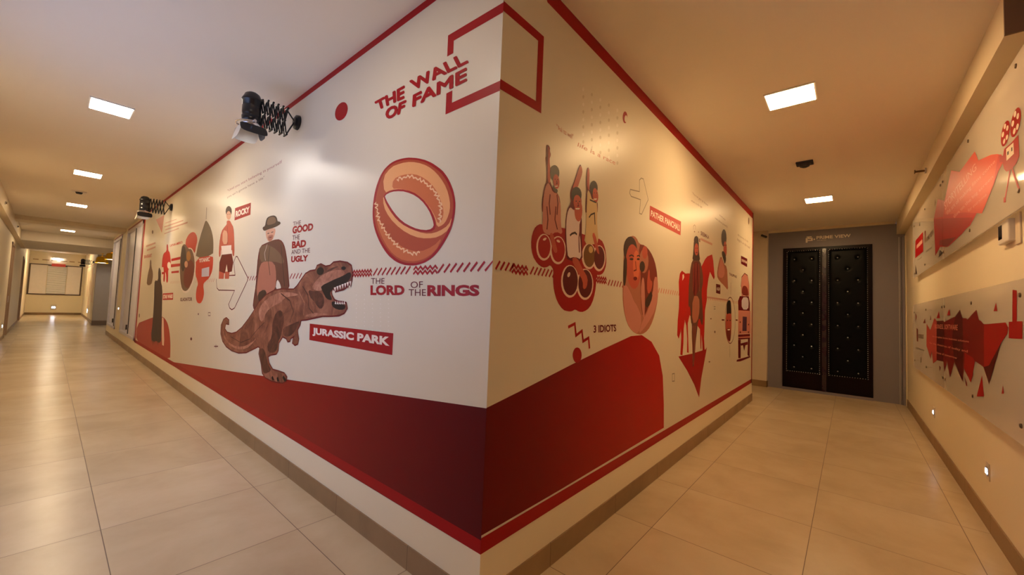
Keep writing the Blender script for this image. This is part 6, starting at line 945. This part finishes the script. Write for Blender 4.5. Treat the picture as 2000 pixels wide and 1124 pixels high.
# ---------------------------------------------------------------- padded cinema door
M_frame = mat('door_wood_dark', (14, 3, 7), .3, spec=.14, var=.15, scale=20)
M_pad = mat('black_leather', (4, 7, 12), .32, spec=.10, var=.1, scale=40, bump=.08)
M_stud = mat('nickel_stud', (190, 196, 204), .25, .9)
M_post = mat('door_post_purple', (40, 14, 34), .18)
DY0, DY1, DZ1 = -1.585, -.235, 2.83
door = thing('door_1', None, None, (XE, (DY0+DY1)/2, 0), kind='structure')
obj('frame', boxes([(XE-.03, XE-.001, DY0, DY0+.035, .05, DZ1), (XE-.03, XE-.001, DY1-.035, DY1, .05, DZ1), (XE-.03, XE-.001, DY0+.035, DY1-.035, DZ1-.035, DZ1)]), M_frame, door)
obj('threshold', boxes([(XE-.04, XE-.001, DY0, DY1, 0, .05)]), M_grey, door)
mid = -.895
o = obj('centre_post', boxes([(XE-.045, XE-.001, mid-.035, mid+.035, .05, DZ1-.035)]), M_post, door); bevel(o, .006)
def pad_leaf(ya, yb):
    lf = obj('leaf', boxes([(XE-.03, XE-.002, ya, yb, .05, DZ1-.036)]), M_frame, door)
    a, b, z0, z1 = ya+.03, yb-.03, .37, DZ1-.06
    ny, nz = 60, 150
    btn = []
    w_ = b-a
    for r in range(6):
        zz = z1-.17-r*(z1-z0-.26)/5
        for f in (.24, .76): btn.append((a+w_*f, zz))
        if r < 5: btn.append((a+w_*.5, zz-(z1-z0-.26)/10))
    bm = bmesh.new(); g = []
    for j in range(nz+1):
        row = []
        for i in range(ny+1):
            y = a+(b-a)*i/ny; z = z0+(z1-z0)*j/nz
            e = min(y-a, b-y, z-z0, z1-z); d = .022*(1-math.exp(-e/.02))
            for (by, bz) in btn:
                q = math.hypot(y-by, z-bz)
                if q < .16: d -= .015*math.exp(-(q/.028)**2)
            row.append(bm.verts.new((XE-.03-d, y, z)))
        g.append(row)
    for j in range(nz):
        for i in range(ny): bm.faces.new((g[j][i], g[j+1][i], g[j+1][i+1], g[j][i+1]))
    pd = obj('padding', bm, M_pad, lf, smooth=True)
    for (by, bz) in btn:
        bm = bmesh.new(); lathe(bm, (XE-.043, by, bz), [(.002, -.008), (.009, -.006), (.012, 0), (.012, .005)], 12, axis='x')
        # depth 3 limit: buttons are kept under the leaf beside the padding
        obj('button', bm, M_stud2, lf, smooth=True)
    bm = bmesh.new()
    def st(y, z): lathe(bm, (XE-.038, y, z), [(.002, -.008), (.007, -.005), (.009, 0), (.009, .01)], 6, axis='x')
    k = 0
    zz = z0
    while zz <= z1:
        st(a+.004, zz); st(b-.004, zz); zz += .036
    yy_ = a
    while yy_ <= b: st(yy_, z0+.004); st(yy_, z1-.004); yy_ += .036
    o = obj('stud_trim', bm, M_stud, lf); return lf
M_stud2 = mat('button_leather_chrome', (205, 212, 220), .22, .7)
pad_leaf(DY0+.035, mid-.035); pad_leaf(mid+.035, DY1-.035)
# ---------------------------------------------------------------- prints
from mathutils.geometry import delaunay_2d_cdt
def text_mesh(txt, off):
    cu = bpy.data.curves.new('t', 'FONT'); cu.body = txt; cu.size = 1; cu.offset = off; cu.resolution_u = 3; cu.fill_mode = 'FRONT'
    o = bpy.data.objects.new('t', cu); COL.objects.link(o); dg = bpy.context.evaluated_depsgraph_get()
    me = bpy.data.meshes.new_from_object(o.evaluated_get(dg)); V = [(v.co.x, v.co.y) for v in me.vertices]; F = [tuple(p.vertices) for p in me.polygons]
    bpy.data.objects.remove(o); bpy.data.curves.remove(cu); bpy.data.meshes.remove(me)
    return V, F
TC = {}
BASE = dict(halftone_dots=(.4, 0), red_field=(.8, .1), red_border=(1.2, 0), pattern_line=(1.8, 0), arrow_outline=(1.8, .05), dinosaur_print=(5.4, .09))
def put(bm, items, place, mats, part_name=''):
    b0, st = BASE.get(part_name, (2.2, .09))
    def mi(n):
        q = MATS['print_'+n]
        if q not in mats: mats.append(q)
        return mats.index(q)
    for seq, it in enumerate(sorted(items, key=lambda q: q[2])):
        it = it[:2]+(b0+st*seq,)+it[3:]
        if it[0] == 'p':
            pts = []
            for q in it[3]:
                if not pts or math.dist(q, pts[-1]) > 2e-3: pts.append(q)
            if len(pts) > 2 and math.dist(pts[0], pts[-1]) < 2e-3: pts.pop()
            if len(pts) < 3: continue
            k = mi(it[1]); cv, _, cf, _, _, _ = delaunay_2d_cdt([Vector(q) for q in pts], [], [list(range(len(pts)))], 1, 1e-5)
            vs = [bm.verts.new(place(v.x, v.y, it[2])) for v in cv]
            for f in cf: bm.faces.new([vs[i] for i in f]).material_index = k
        elif it[0] == 'l':
            w_, closed, P = it[3], it[4], [Vector(q) for q in it[5]]
            if closed: P = P+[P[0]]
            n = len(P); L_, R_ = [], []
            for i in range(n):
                def dr(a, b): d = (b-a); return d.normalized() if d.length > 1e-6 else Vector((1, 0))
                if closed and i in (0, n-1): d1, d2 = dr(P[n-2], P[0]), dr(P[0], P[1])
                else:
                    d1 = dr(P[i-1], P[i]) if i else dr(P[0], P[1]); d2 = dr(P[i], P[i+1]) if i < n-1 else d1
                t_ = (d1+d2); t_ = t_.normalized() if t_.length > 1e-6 else d1
                nn = Vector((-t_.y, t_.x)); k = w_/2/max(.45, abs(nn.dot(Vector((-d1.y, d1.x)))))
                L_.append(P[i]+nn*k); R_.append(P[i]-nn*k)
            for i in range(n-1):
                if (P[i]-P[i+1]).length < 1e-5: continue
                try:
                    f = bm.faces.new([bm.verts.new(place(q.x, q.y, it[2])) for q in (L_[i], L_[i+1], R_[i+1], R_[i])]); f.material_index = mi(it[1])
                except ValueError: pass
        else:
            key = (it[3], it[5])
            if key not in TC: TC[key] = text_mesh(it[3], it[5])
            V, F = TC[key]
            x0, x1 = min(v[0] for v in V), max(v[0] for v in V); y0, y1 = min(v[1] for v in V), max(v[1] for v in V)
            tl, tr, br, bl = it[4]; vs = []
            for (x, y) in V:
                s, t_ = (x-x0)/(x1-x0), (y-y0)/(y1-y0)
                a = (tl[0]*(1-s)+tr[0]*s)*t_+(bl[0]*(1-s)+br[0]*s)*(1-t_); b = (tl[1]*(1-s)+tr[1]*s)*t_+(bl[1]*(1-s)+br[1]*s)*(1-t_)
                vs.append(bm.verts.new(place(a, b, it[2])))
            k = mi(it[1])
            for f in F:
                try: bm.faces.new([vs[i] for i in f]).material_index = k
                except ValueError: pass
def fixn(bm, want):
    for f in bm.faces:
        f.normal_update()
        if f.normal.dot(want) < 0: f.normal_flip()
LAB = dict(dinosaur_print='printed brown dinosaur roaring with open jaws', ring_print='printed golden orange ring outlined in red', title_lettering='red slanted lettering THE WALL OF FAME with half a square frame',
 red_field='plain red lower area of the mural', boxer_print='printed bare-chested figure in dark red shorts', hatted_figure_print='printed figure in a brown hat and cloak', jurassic_park_sign='dark red banner reading JURASSIC PARK',
 ship_print='printed dark ship bow on red reading TITANIC', horse_print='printed red horse silhouette on a red triangle', ball_riders_print='three printed figures with raised arms on red balls', oval_portrait_print='oval print of two people in red tones',
 truck_print='printed front of a truck', pather_panchali_sign='red banner reading PATHER PANCHALI')
LAYER = .0004
def mural(side, label, sheet):
    t = obj('wall_mural', sheet, M_mural); tag(t, label, 'mural')
    place = (lambda a, b, l: (-.002-LAYER*l, a if a > .012 else -.0025-LAYER*l, b)) if side == 'L' else (lambda a, b, l: (a if a > .012 else -.0025-LAYER*l, -.002-LAYER*l, b))
    want = Vector((-1, 0, 0)) if side == 'L' else Vector((0, -1, 0))
    for (s, n, items) in PRINTS:
        if s != side: continue
        bm = bmesh.new(); mats = []; put(bm, items, place, mats, n); fixn(bm, want)
        obj(n, bm, mats, t, LAB.get(n))
    return t
mural('L', 'mural on the left wall with the dinosaur, ring and THE WALL OF FAME', boxes([(-.002, 0, -.002, 11.0, .304, H)]))
mural('R', 'mural on the right wall with the horse and 3 IDIOTS', boxes([(0, 6.5, -.002, 0, .304, H)]))
# ---------------------------------------------------------------- acrylic wall panels on the right wall
m = bpy.data.materials.new('acrylic_sheet'); m.use_nodes = True; MATS['acrylic'] = m
b = m.node_tree.nodes['Principled BSDF']; b.inputs['Roughness'].default_value = .06; b.inputs['Base Color'].default_value = lin((240, 230, 218)); b.inputs['Alpha'].default_value = .6
nz = m.node_tree.nodes.new('ShaderNodeTexNoise'); nz.inputs['Scale'].default_value = 3; mr = m.node_tree.nodes.new('ShaderNodeMapRange'); mr.inputs['To Min'].default_value = .05; mr.inputs['To Max'].default_value = .1
m.node_tree.links.new(nz.outputs['Fac'], mr.inputs[0]); m.node_tree.links.new(mr.outputs[0], b.inputs['Roughness'])
PY = -1.965
M_bolt = mat('steel_bolt', (110, 96, 84), .35, .7)
XJ = 4.31
def panel(x0, x1, z0, z1, key, which, label, bolts):
    t = obj('acrylic_panel', boxes([(x0, x1, PY-.008, PY, z0, z1)]), MATS['acrylic']); tag(t, label, 'wall panel', 'acrylic panels on the right wall')
    for (s, n, items) in PRINTS:
        if s != 'P' or not n.endswith(key): continue
        bm = bmesh.new(); mats = []; put(bm, items, lambda a, b, l: (a, PY+.0006+.0004*l, b), mats); fixn(bm, Vector((0, 1, 0)))
        for co, no, keep in (((x0, 0, 0), (1, 0, 0), 1), ((x1, 0, 0), (-1, 0, 0), 1)):
            bmesh.ops.bisect_plane(bm, geom=bm.verts[:]+bm.edges[:]+bm.faces[:], plane_co=co, plane_no=no, clear_inner=True)
        if not bm.faces: bm.free(); continue
        obj(n[:-2], bm, mats, t)
    for (x, z) in bolts:
        bm = bmesh.new(); lathe(bm, (x, PY-.046, z), [(.005, 0), (.005, .038)], 10, axis='y', mi=1); lathe(bm, (x, PY+.0005, z), [(.013, 0), (.013, .004), (.009, .007)], 16, axis='y'); obj('bolt', bm, [M_bolt, mat('clear_standoff', (220, 204, 180), .3)], t)
U0, U1, L0, L1 = 2.06, 2.90, .80, 1.68
panel(1.2, XJ-.004, U0, U1, ' U', 0, 'near upper clear wall panel with a red film camera shape', [(2.0, 2.845), (3.15, 2.83), (XJ-.06, 2.81), (2.0, 2.155), (3.15, 2.14), (XJ-.06, 2.12)])
panel(XJ+.004, 6.72, U0, U1, ' U', 1, 'far upper clear wall panel with a red square beside the cinema door', [(XJ+.07, 2.81), (5.46, 2.80), (6.5, 2.78), (XJ+.07, 2.12), (5.5, 2.13), (6.5, 2.11)])
panel(1.2, XJ-.004, L0, L1, ' D', 0, 'near lower clear wall panel with deep red shards and a plug shape', [(2.02, 1.595), (3.14, 1.59), (XJ-.06, 1.59), (2.05, .9), (3.15, .9), (XJ-.06, .9)])
panel(XJ+.004, 6.80, L0, L1, ' D', 1, 'far lower clear wall panel with small grey lettering', [(XJ+.07, 1.59), (5.47, 1.585), (6.6, 1.57), (XJ+.07, .9), (5.49, .905), (6.6, .9)])
# thermostat and blank plate
t = thing('wall_thermostat', 'white wall control box with black screen below the upper wall panel', 'thermostat', (2.41, YR, 2.0))
o = obj('housing', boxes([(2.31, 2.52, YR, YR+.03, 1.93, 2.065)]), mat('white_plastic', (232, 224, 212), .35), t); bevel(o, .006)
obj('screen', boxes([(2.43, 2.50, YR+.03, YR+.032, 1.96, 2.045)]), mat('black_glass', (14, 14, 18), .1), t)
o = obj('blank_plate', boxes([(2.20, 2.285, YR, YR+.008, 1.90, 2.08)]), MATS['painted_plaster'] if False else mat('cream_plastic', (222, 204, 176), .4)); bevel(o, .003); tag(o, 'cream blank cover plate beside the white wall control box', 'wall plate')
# ---------------------------------------------------------------- ceiling lights
def ceiling_light(x, y, z, col, st, label, hw=.14, hl=.155, group='square ceiling lights'):
    t = thing('ceiling_light', label, 'ceiling light', (x, y, z), group)
    o = obj('frame', boxes([(x-hw-.012, x+hw+.012, y-hl-.012, y-hl, z-.012, z), (x-hw-.012, x+hw+.012, y+hl, y+hl+.012, z-.012, z), (x-hw-.012, x-hw, y-hl, y+hl, z-.012, z), (x+hw, x+hw+.012, y-hl, y+hl, z-.012, z)]), mat('light_frame_white', (235, 230, 222), .4), t)
    obj('diffuser', boxes([(x-hw, x+hw, y-hl, y+hl, z-.013, z-.001)]), emit('led_%.2f_%.1f' % (col[2], st), col, st), t)
ceiling_light(2.45, -.91, H, WARM, S_RIGHT, 'square ceiling light nearest the viewer in the right corridor')
ceiling_light(6.03, -.92, H, WARM, S_RIGHT, 'square ceiling light nearest the cinema door')
for y, lab in ((4.2, 'nearest and largest square ceiling light of the left corridor'), (7.62, 'second nearest square ceiling light of the left corridor'), (11.1, 'third square ceiling light of the left corridor, before the shallow beam'), (16.75, 'fourth square ceiling light of the left corridor, beyond the shallow beam')):
    ceiling_light(-1.05, y, H, NEUT if y < 5 else NEUT2, S_LEFT, lab)
ceiling_light(-1.05, .75, H, COOL, S_CORNER, 'cool white square ceiling light over the corridor corner')
ceiling_light(-1.09, 28.5, 3.45, (1, .8, .5), S_LEFT*2.4, 'square ceiling light in the far room beyond the deep beam')
ceiling_light(1.9, 20.2, 2.91, NEUT, S_LEFT*.5, 'square ceiling light in the side lobby hidden behind the window wall')
# far wall fitting and red sign
t = thing('wall_light', 'bright white bar light on the far wall above the red sign', 'wall light', (-1.08, FE, 3.1))
obj('housing', boxes([(-1.25, -.90, FE-.06, FE, 3.13, 3.20)]), mat('light_frame_white', (235, 230, 222), .4), t)
obj('tube', boxes([(-1.24, -.91, FE-.07, FE-.005, 3.06, 3.13)]), emit('far_tube', (1, .95, .95), 6), t)
o = obj('exit_sign', boxes([(-1.27, -.76, FE-.09, FE-.06, 2.68, 2.83), (-1.05, -.95, FE-.06, FE, 2.70, 2.8)]), mat('red_plastic', (226, 70, 60), .4)); tag(o, 'small red sign above the blinds of the far window', 'sign')
bm = boxes([(-1.95+k*.33, -1.95+k*.33+.2+.05*(k % 2), FE-.004, FE-.001, 2.98, 3.03) for k in range(6)])
o = obj('wall_lettering', bm, mat('faded_brown_print', (170, 140, 100), .6)); tag(o, 'faint brown lettering on the far wall above the window', 'lettering')
# wall print in the far lobby
bm = bmesh.new()
for k, (y, z) in enumerate(((24, 2.2), (25, 1.6), (26, 1.9), (27.2, 1.3), (28.5, 1.8), (23.4, 1.2))):
    v = [bm.verts.new((-.004, y+a, z+b)) for a, b in ((-.35, -.7), (-.2, -.7), (.35, .6), (.2, .6))]; bm.faces.new(v)
    v = [bm.verts.new((-.005, y+a, z+b)) for a, b in ((.35, -.7), (.2, -.7), (-.35, .6), (-.2, .6))]; bm.faces.new(v)
box(bm, -.003, 0, 22.9, 30.8, 2.62, 2.66); 
o = obj('wall_graphic', bm, mat('peach_print', (224, 160, 130), .5)); tag(o, 'pale peach line graphic on the far lobby wall', 'wall graphic')
# ---------------------------------------------------------------- small ceiling and wall devices
t = thing('smoke_detector', 'dark square device on the right corridor ceiling between two lights', 'detector', (4.2, -.88, H))
o = obj('base', boxes([(4.13, 4.27, -.96, -.80, H-.02, H)]), mat('dark_grey_plastic', (40, 42, 52), .4), t); bevel(o, .005)
bm = bmesh.new(); lathe(bm, (4.2, -.88, H-.06), [(.02, 0), (.045, .012), (.055, .04)], 20); obj('sensor', bm, MATS['dark_grey_plastic'], t)
t = thing('smoke_detector', 'small pale detector on the left corridor ceiling between lights', 'detector', (-1.08, 9.36, H))
bm = bmesh.new(); lathe(bm, (-1.08, 9.36, H-.02), [(.09, 0), (.1, .02)], 24); obj('base', bm, mat('white_plastic', (232, 224, 212), .35), t)
bm = bmesh.new(); lathe(bm, (-1.08, 9.36, H-.05), [(.035, 0), (.05, .03)], 20); obj('sensor', bm, mat('dark_grey_plastic', (40, 42, 52), .4), t)
def sprinkler(x, y, z, dx, dy, label, ln_=.02):
    t = thing('sprinkler', label, 'sprinkler', (x, y, z), 'side wall sprinklers')
    d = Vector((dx, dy, 0))
    bm = bmesh.new(); tube(bm, [Vector((x, y, z)), Vector((x, y, z))+d*.012], .03, 16); obj('escutcheon', bm, M_silver, t)
    bm = bmesh.new(); tube(bm, [Vector((x, y, z))+d*.012, Vector((x, y, z))+d*ln_], .011, 10); tube(bm, [Vector((x, y, z))+d*ln_, Vector((x, y, z))+d*(ln_+.006)], .022, 12); obj('head', bm, mat('aged_brass', (120, 92, 66), .4, .6), t)
sprinkler(4.75, -1.905, 3.08, 0, 1, 'brass side wall sprinkler on the right beam above the wall panels', .085)
sprinkler(-1.97, 11.0, 3.03, 1, 0, 'nearest of the three small sprinklers on the left beam')
sprinkler(-1.97, 15.7, 3.06, 1, 0, 'middle of the three small sprinklers on the left beam')
sprinkler(-1.97, 20.1, 3.0, 1, 0, 'farthest of the three small sprinklers on the left beam')
t = thing('security_camera', 'small dark security camera high on the pale pilaster beside the cinema door', 'camera', (8.25, .08, 3.09))
bm = bmesh.new(); lathe(bm, (8.235, .1, 3.12), [(.03, 0), (.03, .015)], 16, axis='x'); tube(bm, [(8.24, .1, 3.12), (8.19, .09, 3.11)], .008); obj('mount', bm, mat('white_plastic', (232, 224, 212), .35), t)
bm = bmesh.new(); tube(bm, [(8.23, .12, 3.12), (8.12, .03, 3.06)], .022, 14); obj('body', bm, mat('dark_grey_plastic', (40, 42, 52), .4), t)
# step lights
def step_light(c, n, u, label, st=9, s=1.0):
    c, n, u = Vector(c), Vector(n), Vector(u)
    t = thing('step_light', label, 'step light', c, 'small step lights low on the walls')
    def slab(name, hw, hh, d0, d1, m, off=Vector((0, 0, 0))):
        bm = bmesh.new(); z = Vector((0, 0, 1)); cc = c+off
        v = [bm.verts.new(cc+u*a*hw+z*b*hh+n*d) for d in (d0, d1) for (a, b) in ((-1, -1), (1, -1), (1, 1), (-1, 1))]
        for f in ((0, 3, 2, 1), (4, 5, 6, 7), (0, 1, 5, 4), (1, 2, 6, 5), (2, 3, 7, 6), (3, 0, 4, 7)): bm.faces.new([v[i] for i in f])
        return obj(name, bm, m, t)
    o = slab('plate', .042*s, .06*s, 0, .006, mat('step_light_plate', (214, 198, 176), .35)); bevel(o, .003)
    slab('surround', .03*s, .028*s, .006, .010, mat('step_grey', (150, 146, 158), .3))
    slab('lens', .011*s, .016*s, .010, .013, emit('step_led', (.86, .88, 1), st), u*.013*s)
    slab('lens', .011*s, .016*s, .010, .013, emit('step_led', (.86, .88, 1), st), -u*.013*s)
step_light((5.39, YR, .40), (0, 1, 0), (1, 0, 0), 'step light on the right wall nearer the cinema door')
step_light((3.03, YR, .40), (0, 1, 0), (1, 0, 0), 'step light on the right wall nearer the viewer')
step_light((-1.06, FE, .41), (0, -1, 0), (1, 0, 0), 'step light below the far window', 20, 2.6)
step_light((XL, 15.9, .38), (1, 0, 0), (0, 1, 0), 'step light low on the left wall before the first door', 14, 2)
step_light((0, 14.4, .95), (-1, 0, 0), (0, 1, 0), 'step light on the cream pillar between the two glazed openings', 6, 1.2)
step_light((0, 27.2, .42), (-1, 0, 0), (0, 1, 0), 'step light on the far lobby wall under the peach graphic', 20, 5)
# ---------------------------------------------------------------- scissor arm spotlights
M_blk = mat('black_enamel', (22, 22, 26), .28, var=.1); M_chr = mat('chrome', (225, 225, 230), .12, 1.); M_flap = mat('pale_flap', (206, 196, 180), .45)
def spotlight(y, z, label, power, ext=.24):
    t = thing('scissor_spotlight', label, 'spotlight', (0, y, z), 'black scissor arm spotlights on the mural wall')
    bm = bmesh.new(); lathe(bm, (-.04, y, z), [(.035, 0), (.06, .012), (.065, .036)], 28, axis='x'); obj('mount', bm, M_blk, t, smooth=False)
    hx = -.36
    # scissor arm: crossing flat bars
    bm = bmesh.new(); n = 5; x0, x1 = -.06-.04, hx+.07; hz = .115
    zc = z-.03
    for s in (-1, 1):
        tube(bm, [(-.035, y, z), (x0, y+.01*s, zc+hz*s)], .006, 6)
    for k in range(n):
        xa = x0+(x1-x0)*k/n; xb = x0+(x1-x0)*(k+1)/n; xm = (xa+xb)/2
        for s in (-1, 1):
            for dy in (-.022, .022):
                a = Vector((xa, y+dy+.004*s, zc-hz*s)); c_ = Vector((xb, y+dy+.004*s, zc+hz*s))
                tube(bm, [a, c_], .0058, 6)
        for zz in (zc-hz, zc, zc+hz): tube(bm, [(xm if zz == zc else xa, y-.032, zz), (xm if zz == zc else xa, y+.032, zz)], .008, 8)
    obj('scissor_arm', bm, M_blk, t)
    bm = bmesh.new(); tube(bm, [(x1, y, zc+hz), (x1-.01, y, zc), (x1, y, zc-hz)], .009, 8); obj('arm_bracket', bm, M_blk, t)
    # lamp body
    bm = bmesh.new(); b0 = z-.14
    lathe(bm, (hx, y, b0), [(.055, 0), (.066, .01), (.066, .05), (.062, .055), (.066, .06), (.066, .13), (.062, .134), (.066, .138), (.066, .17), (.072, .175), (.074, .185), (.070, .195), (.064, .205), (.052, .235), (.030, .25), (.006, .255)], 40); obj('lamp_body', bm, M_blk, t, smooth=True)
    bm = bmesh.new(); lathe(bm, (hx, y, b0-.028), [(.062, 0), (.072, .004), (.072, .022), (.058, .028)], 40); obj('chrome_ring', bm, M_chr, t, smooth=True)
    bm = bmesh.new(); lathe(bm, (hx, y, b0-.024), [(.05, 0), (.05, .004)], 32); obj('lens', bm, emit('spot_lens', (.95, .97, 1), 5), t)
    bm = bmesh.new()
    for dy in (-.1, .1): tube(bm, [(hx-.0, y+dy*.9, b0-.01), (hx, y+dy*1.1, b0-.01)], .012, 10)
    tube(bm, [(hx, y-.1, b0-.01), (hx-.085, y-.06, b0-.015), (hx-.1, y, b0-.015), (hx-.085, y+.06, b0-.015), (hx, y+.1, b0-.01)], .006, 8); obj('yoke', bm, M_chr, t)
    # barn door flaps around the mouth
    def flap(name, cx, cy, w_, d_, ax, tilt, m_, rr=.03):
        bm = bmesh.new(); n_ = 20; pts = []
        for k in range(n_):
            a = 2*math.pi*k/n_; cu_, su = math.cos(a), math.sin(a)
            pts.append((w_/2*math.copysign(abs(cu_)**.5, cu_), -d_/2+d_/2*math.copysign(abs(su)**.5, su)))
        vs = []
        for th in (0, .004):
            ring = []
            for (u_, v_) in pts:
                off = th+math.sin(tilt)*(-v_); zz = math.cos(tilt)*v_
                if ax == 'y+': p_ = (hx+u_, y+.068+off, b0-.03+zz)
                elif ax == 'y-': p_ = (hx+u_, y-.068-off, b0-.03+zz)
                elif ax == 'x-': p_ = (hx-.068-off, y+u_, b0-.03+zz)
                else: p_ = (hx+.068+off, y+u_, b0-.03+zz)
                ring.append(bm.verts.new(p_))
            vs.append(ring)
        for k in range(n_): bm.faces.new((vs[0][k], vs[0][(k+1) % n_], vs[1][(k+1) % n_], vs[1][k]))
        bm.faces.new(vs[0][::-1]); bm.faces.new(vs[1]); obj(name, bm, m_, t)
    flap('barn_door', 0, 0, .19, .10, 'y-', .55, M_blk); flap('barn_door', 0, 0, .17, .13, 'x-', .25, M_flap); flap('barn_door', 0, 0, .17, .11, 'y+', .6, M_flap); flap('barn_door', 0, 0, .12, .08, 'x+', .3, M_blk)
    ld = bpy.data.lights.new('spot_beam', 'SPOT'); ld.energy = power; ld.color = (.78, .86, 1.0); ld.spot_size = math.radians(150); ld.spot_blend = 1.0; ld.shadow_soft_size = .06
    lo = bpy.data.objects.new('spot_beam', ld); COL.objects.link(lo); lo.parent = t; lo.location = (hx, 0, b0-z-.035); d = Vector((.12, 0, -1)); lo.rotation_euler = d.to_track_quat('-Z', 'Y').to_euler()
spotlight(2.42, 2.97, 'nearest black scissor arm spotlight on the mural wall above the dinosaur', SPOT_W)
spotlight(7.85, 2.95, 'second black scissor arm spotlight on the mural wall beside the glazed opening', SPOT_W)
spotlight(25.7, 2.76, 'distant black scissor arm spotlight beside the far window', SPOT_W*.3)
# ---------------------------------------------------------------- yellow pendants
M_yel = mat('yellow_enamel', (236, 184, 14), .3)
def pendant(x, y, z, r, label):
    t = thing('pendant_lamp', label, 'pendant lamp', (x, y, 2.91), 'yellow pendant lamps')
    bm = bmesh.new(); lathe(bm, (x, y, z), [(r, 0), (r*.99, .02), (r*.93, .10), (r*.86, .19), (r*.7, .235), (r*.3, .255), (.03, .26)], 36, cap=False); obj('shade', bm, M_yel, t, smooth=True)
    bm = bmesh.new(); lathe(bm, (x, y, z+.012), [(r*.94, 0), (r*.9, .012)], 36); obj('diffuser', bm, emit('pendant_glow', (1, .96, .9), 5), t)
    bm = bmesh.new(); tube(bm, [(x, y, min(z+.25, 2.88)), (x, y, 2.905)], .006); tube(bm, [(x, y, 2.885), (x, y, 2.909)], .04, 16); obj('cord', bm, M_yel, t)
pendant(-.01, 21.3, 2.53, .19, 'left yellow pendant lamp hanging beyond the glazed openings')
pendant(.17, 20.0, 2.62, .19, 'right yellow pendant lamp partly hidden by the window wall')
# ---------------------------------------------------------------- PRIME VIEW sign above the door
M_let = mat('sign_letter_cream', (240, 228, 214), .4)
t = thing('cinema_sign', 'pale raised letters PRIME VIEW with a small projector emblem above the padded door', 'sign', (XE, -.93, 2.93))
def raised(txt, name, y0, y1, z0, z1, off=.02, d=.012):
    V, F = text_mesh(txt, off); xa, xb = min(v[0] for v in V), max(v[0] for v in V); za, zb = min(v[1] for v in V), max(v[1] for v in V)
    bm = bmesh.new(); vs = [bm.verts.new((XE-d, y0+(y1-y0)*(a-xa)/(xb-xa), z0+(z1-z0)*(b_-za)/(zb-za))) for a, b_ in V]
    for f in F:
        try: bm.faces.new([vs[i] for i in f])
        except ValueError: pass
    ex = bmesh.ops.extrude_face_region(bm, geom=bm.faces[:]); 
    for v in ex['geom']:
        if isinstance(v, bmesh.types.BMVert): v.co.x = XE-.001
    bmesh.ops.recalc_face_normals(bm, faces=bm.faces[:]); return obj(name, bm, M_let, t)
raised('PRIME VIEW', 'lettering', -.775, -1.285, 2.985, 3.045)
def by(l): return boxes([(XE-.012, XE-.001, min(a, b_), max(a, b_), c_, d_) for a, b_, c_, d_ in l])
obj('emblem', by([(-.605, -.635, 2.93, 3.02), (-.635, -.715, 2.96, 2.978), (-.635, -.715, 3.0, 3.02), (-.69, -.715, 2.978, 3.0), (-.62, -.70, 3.03, 3.05), (-.73, -.752, 2.975, 3.0), (-.64, -.66, 3.02, 3.03)]), M_let, t)
raised('CINEMA', 'small_lettering', -.78, -.93, 2.955, 2.968, .0, .006)
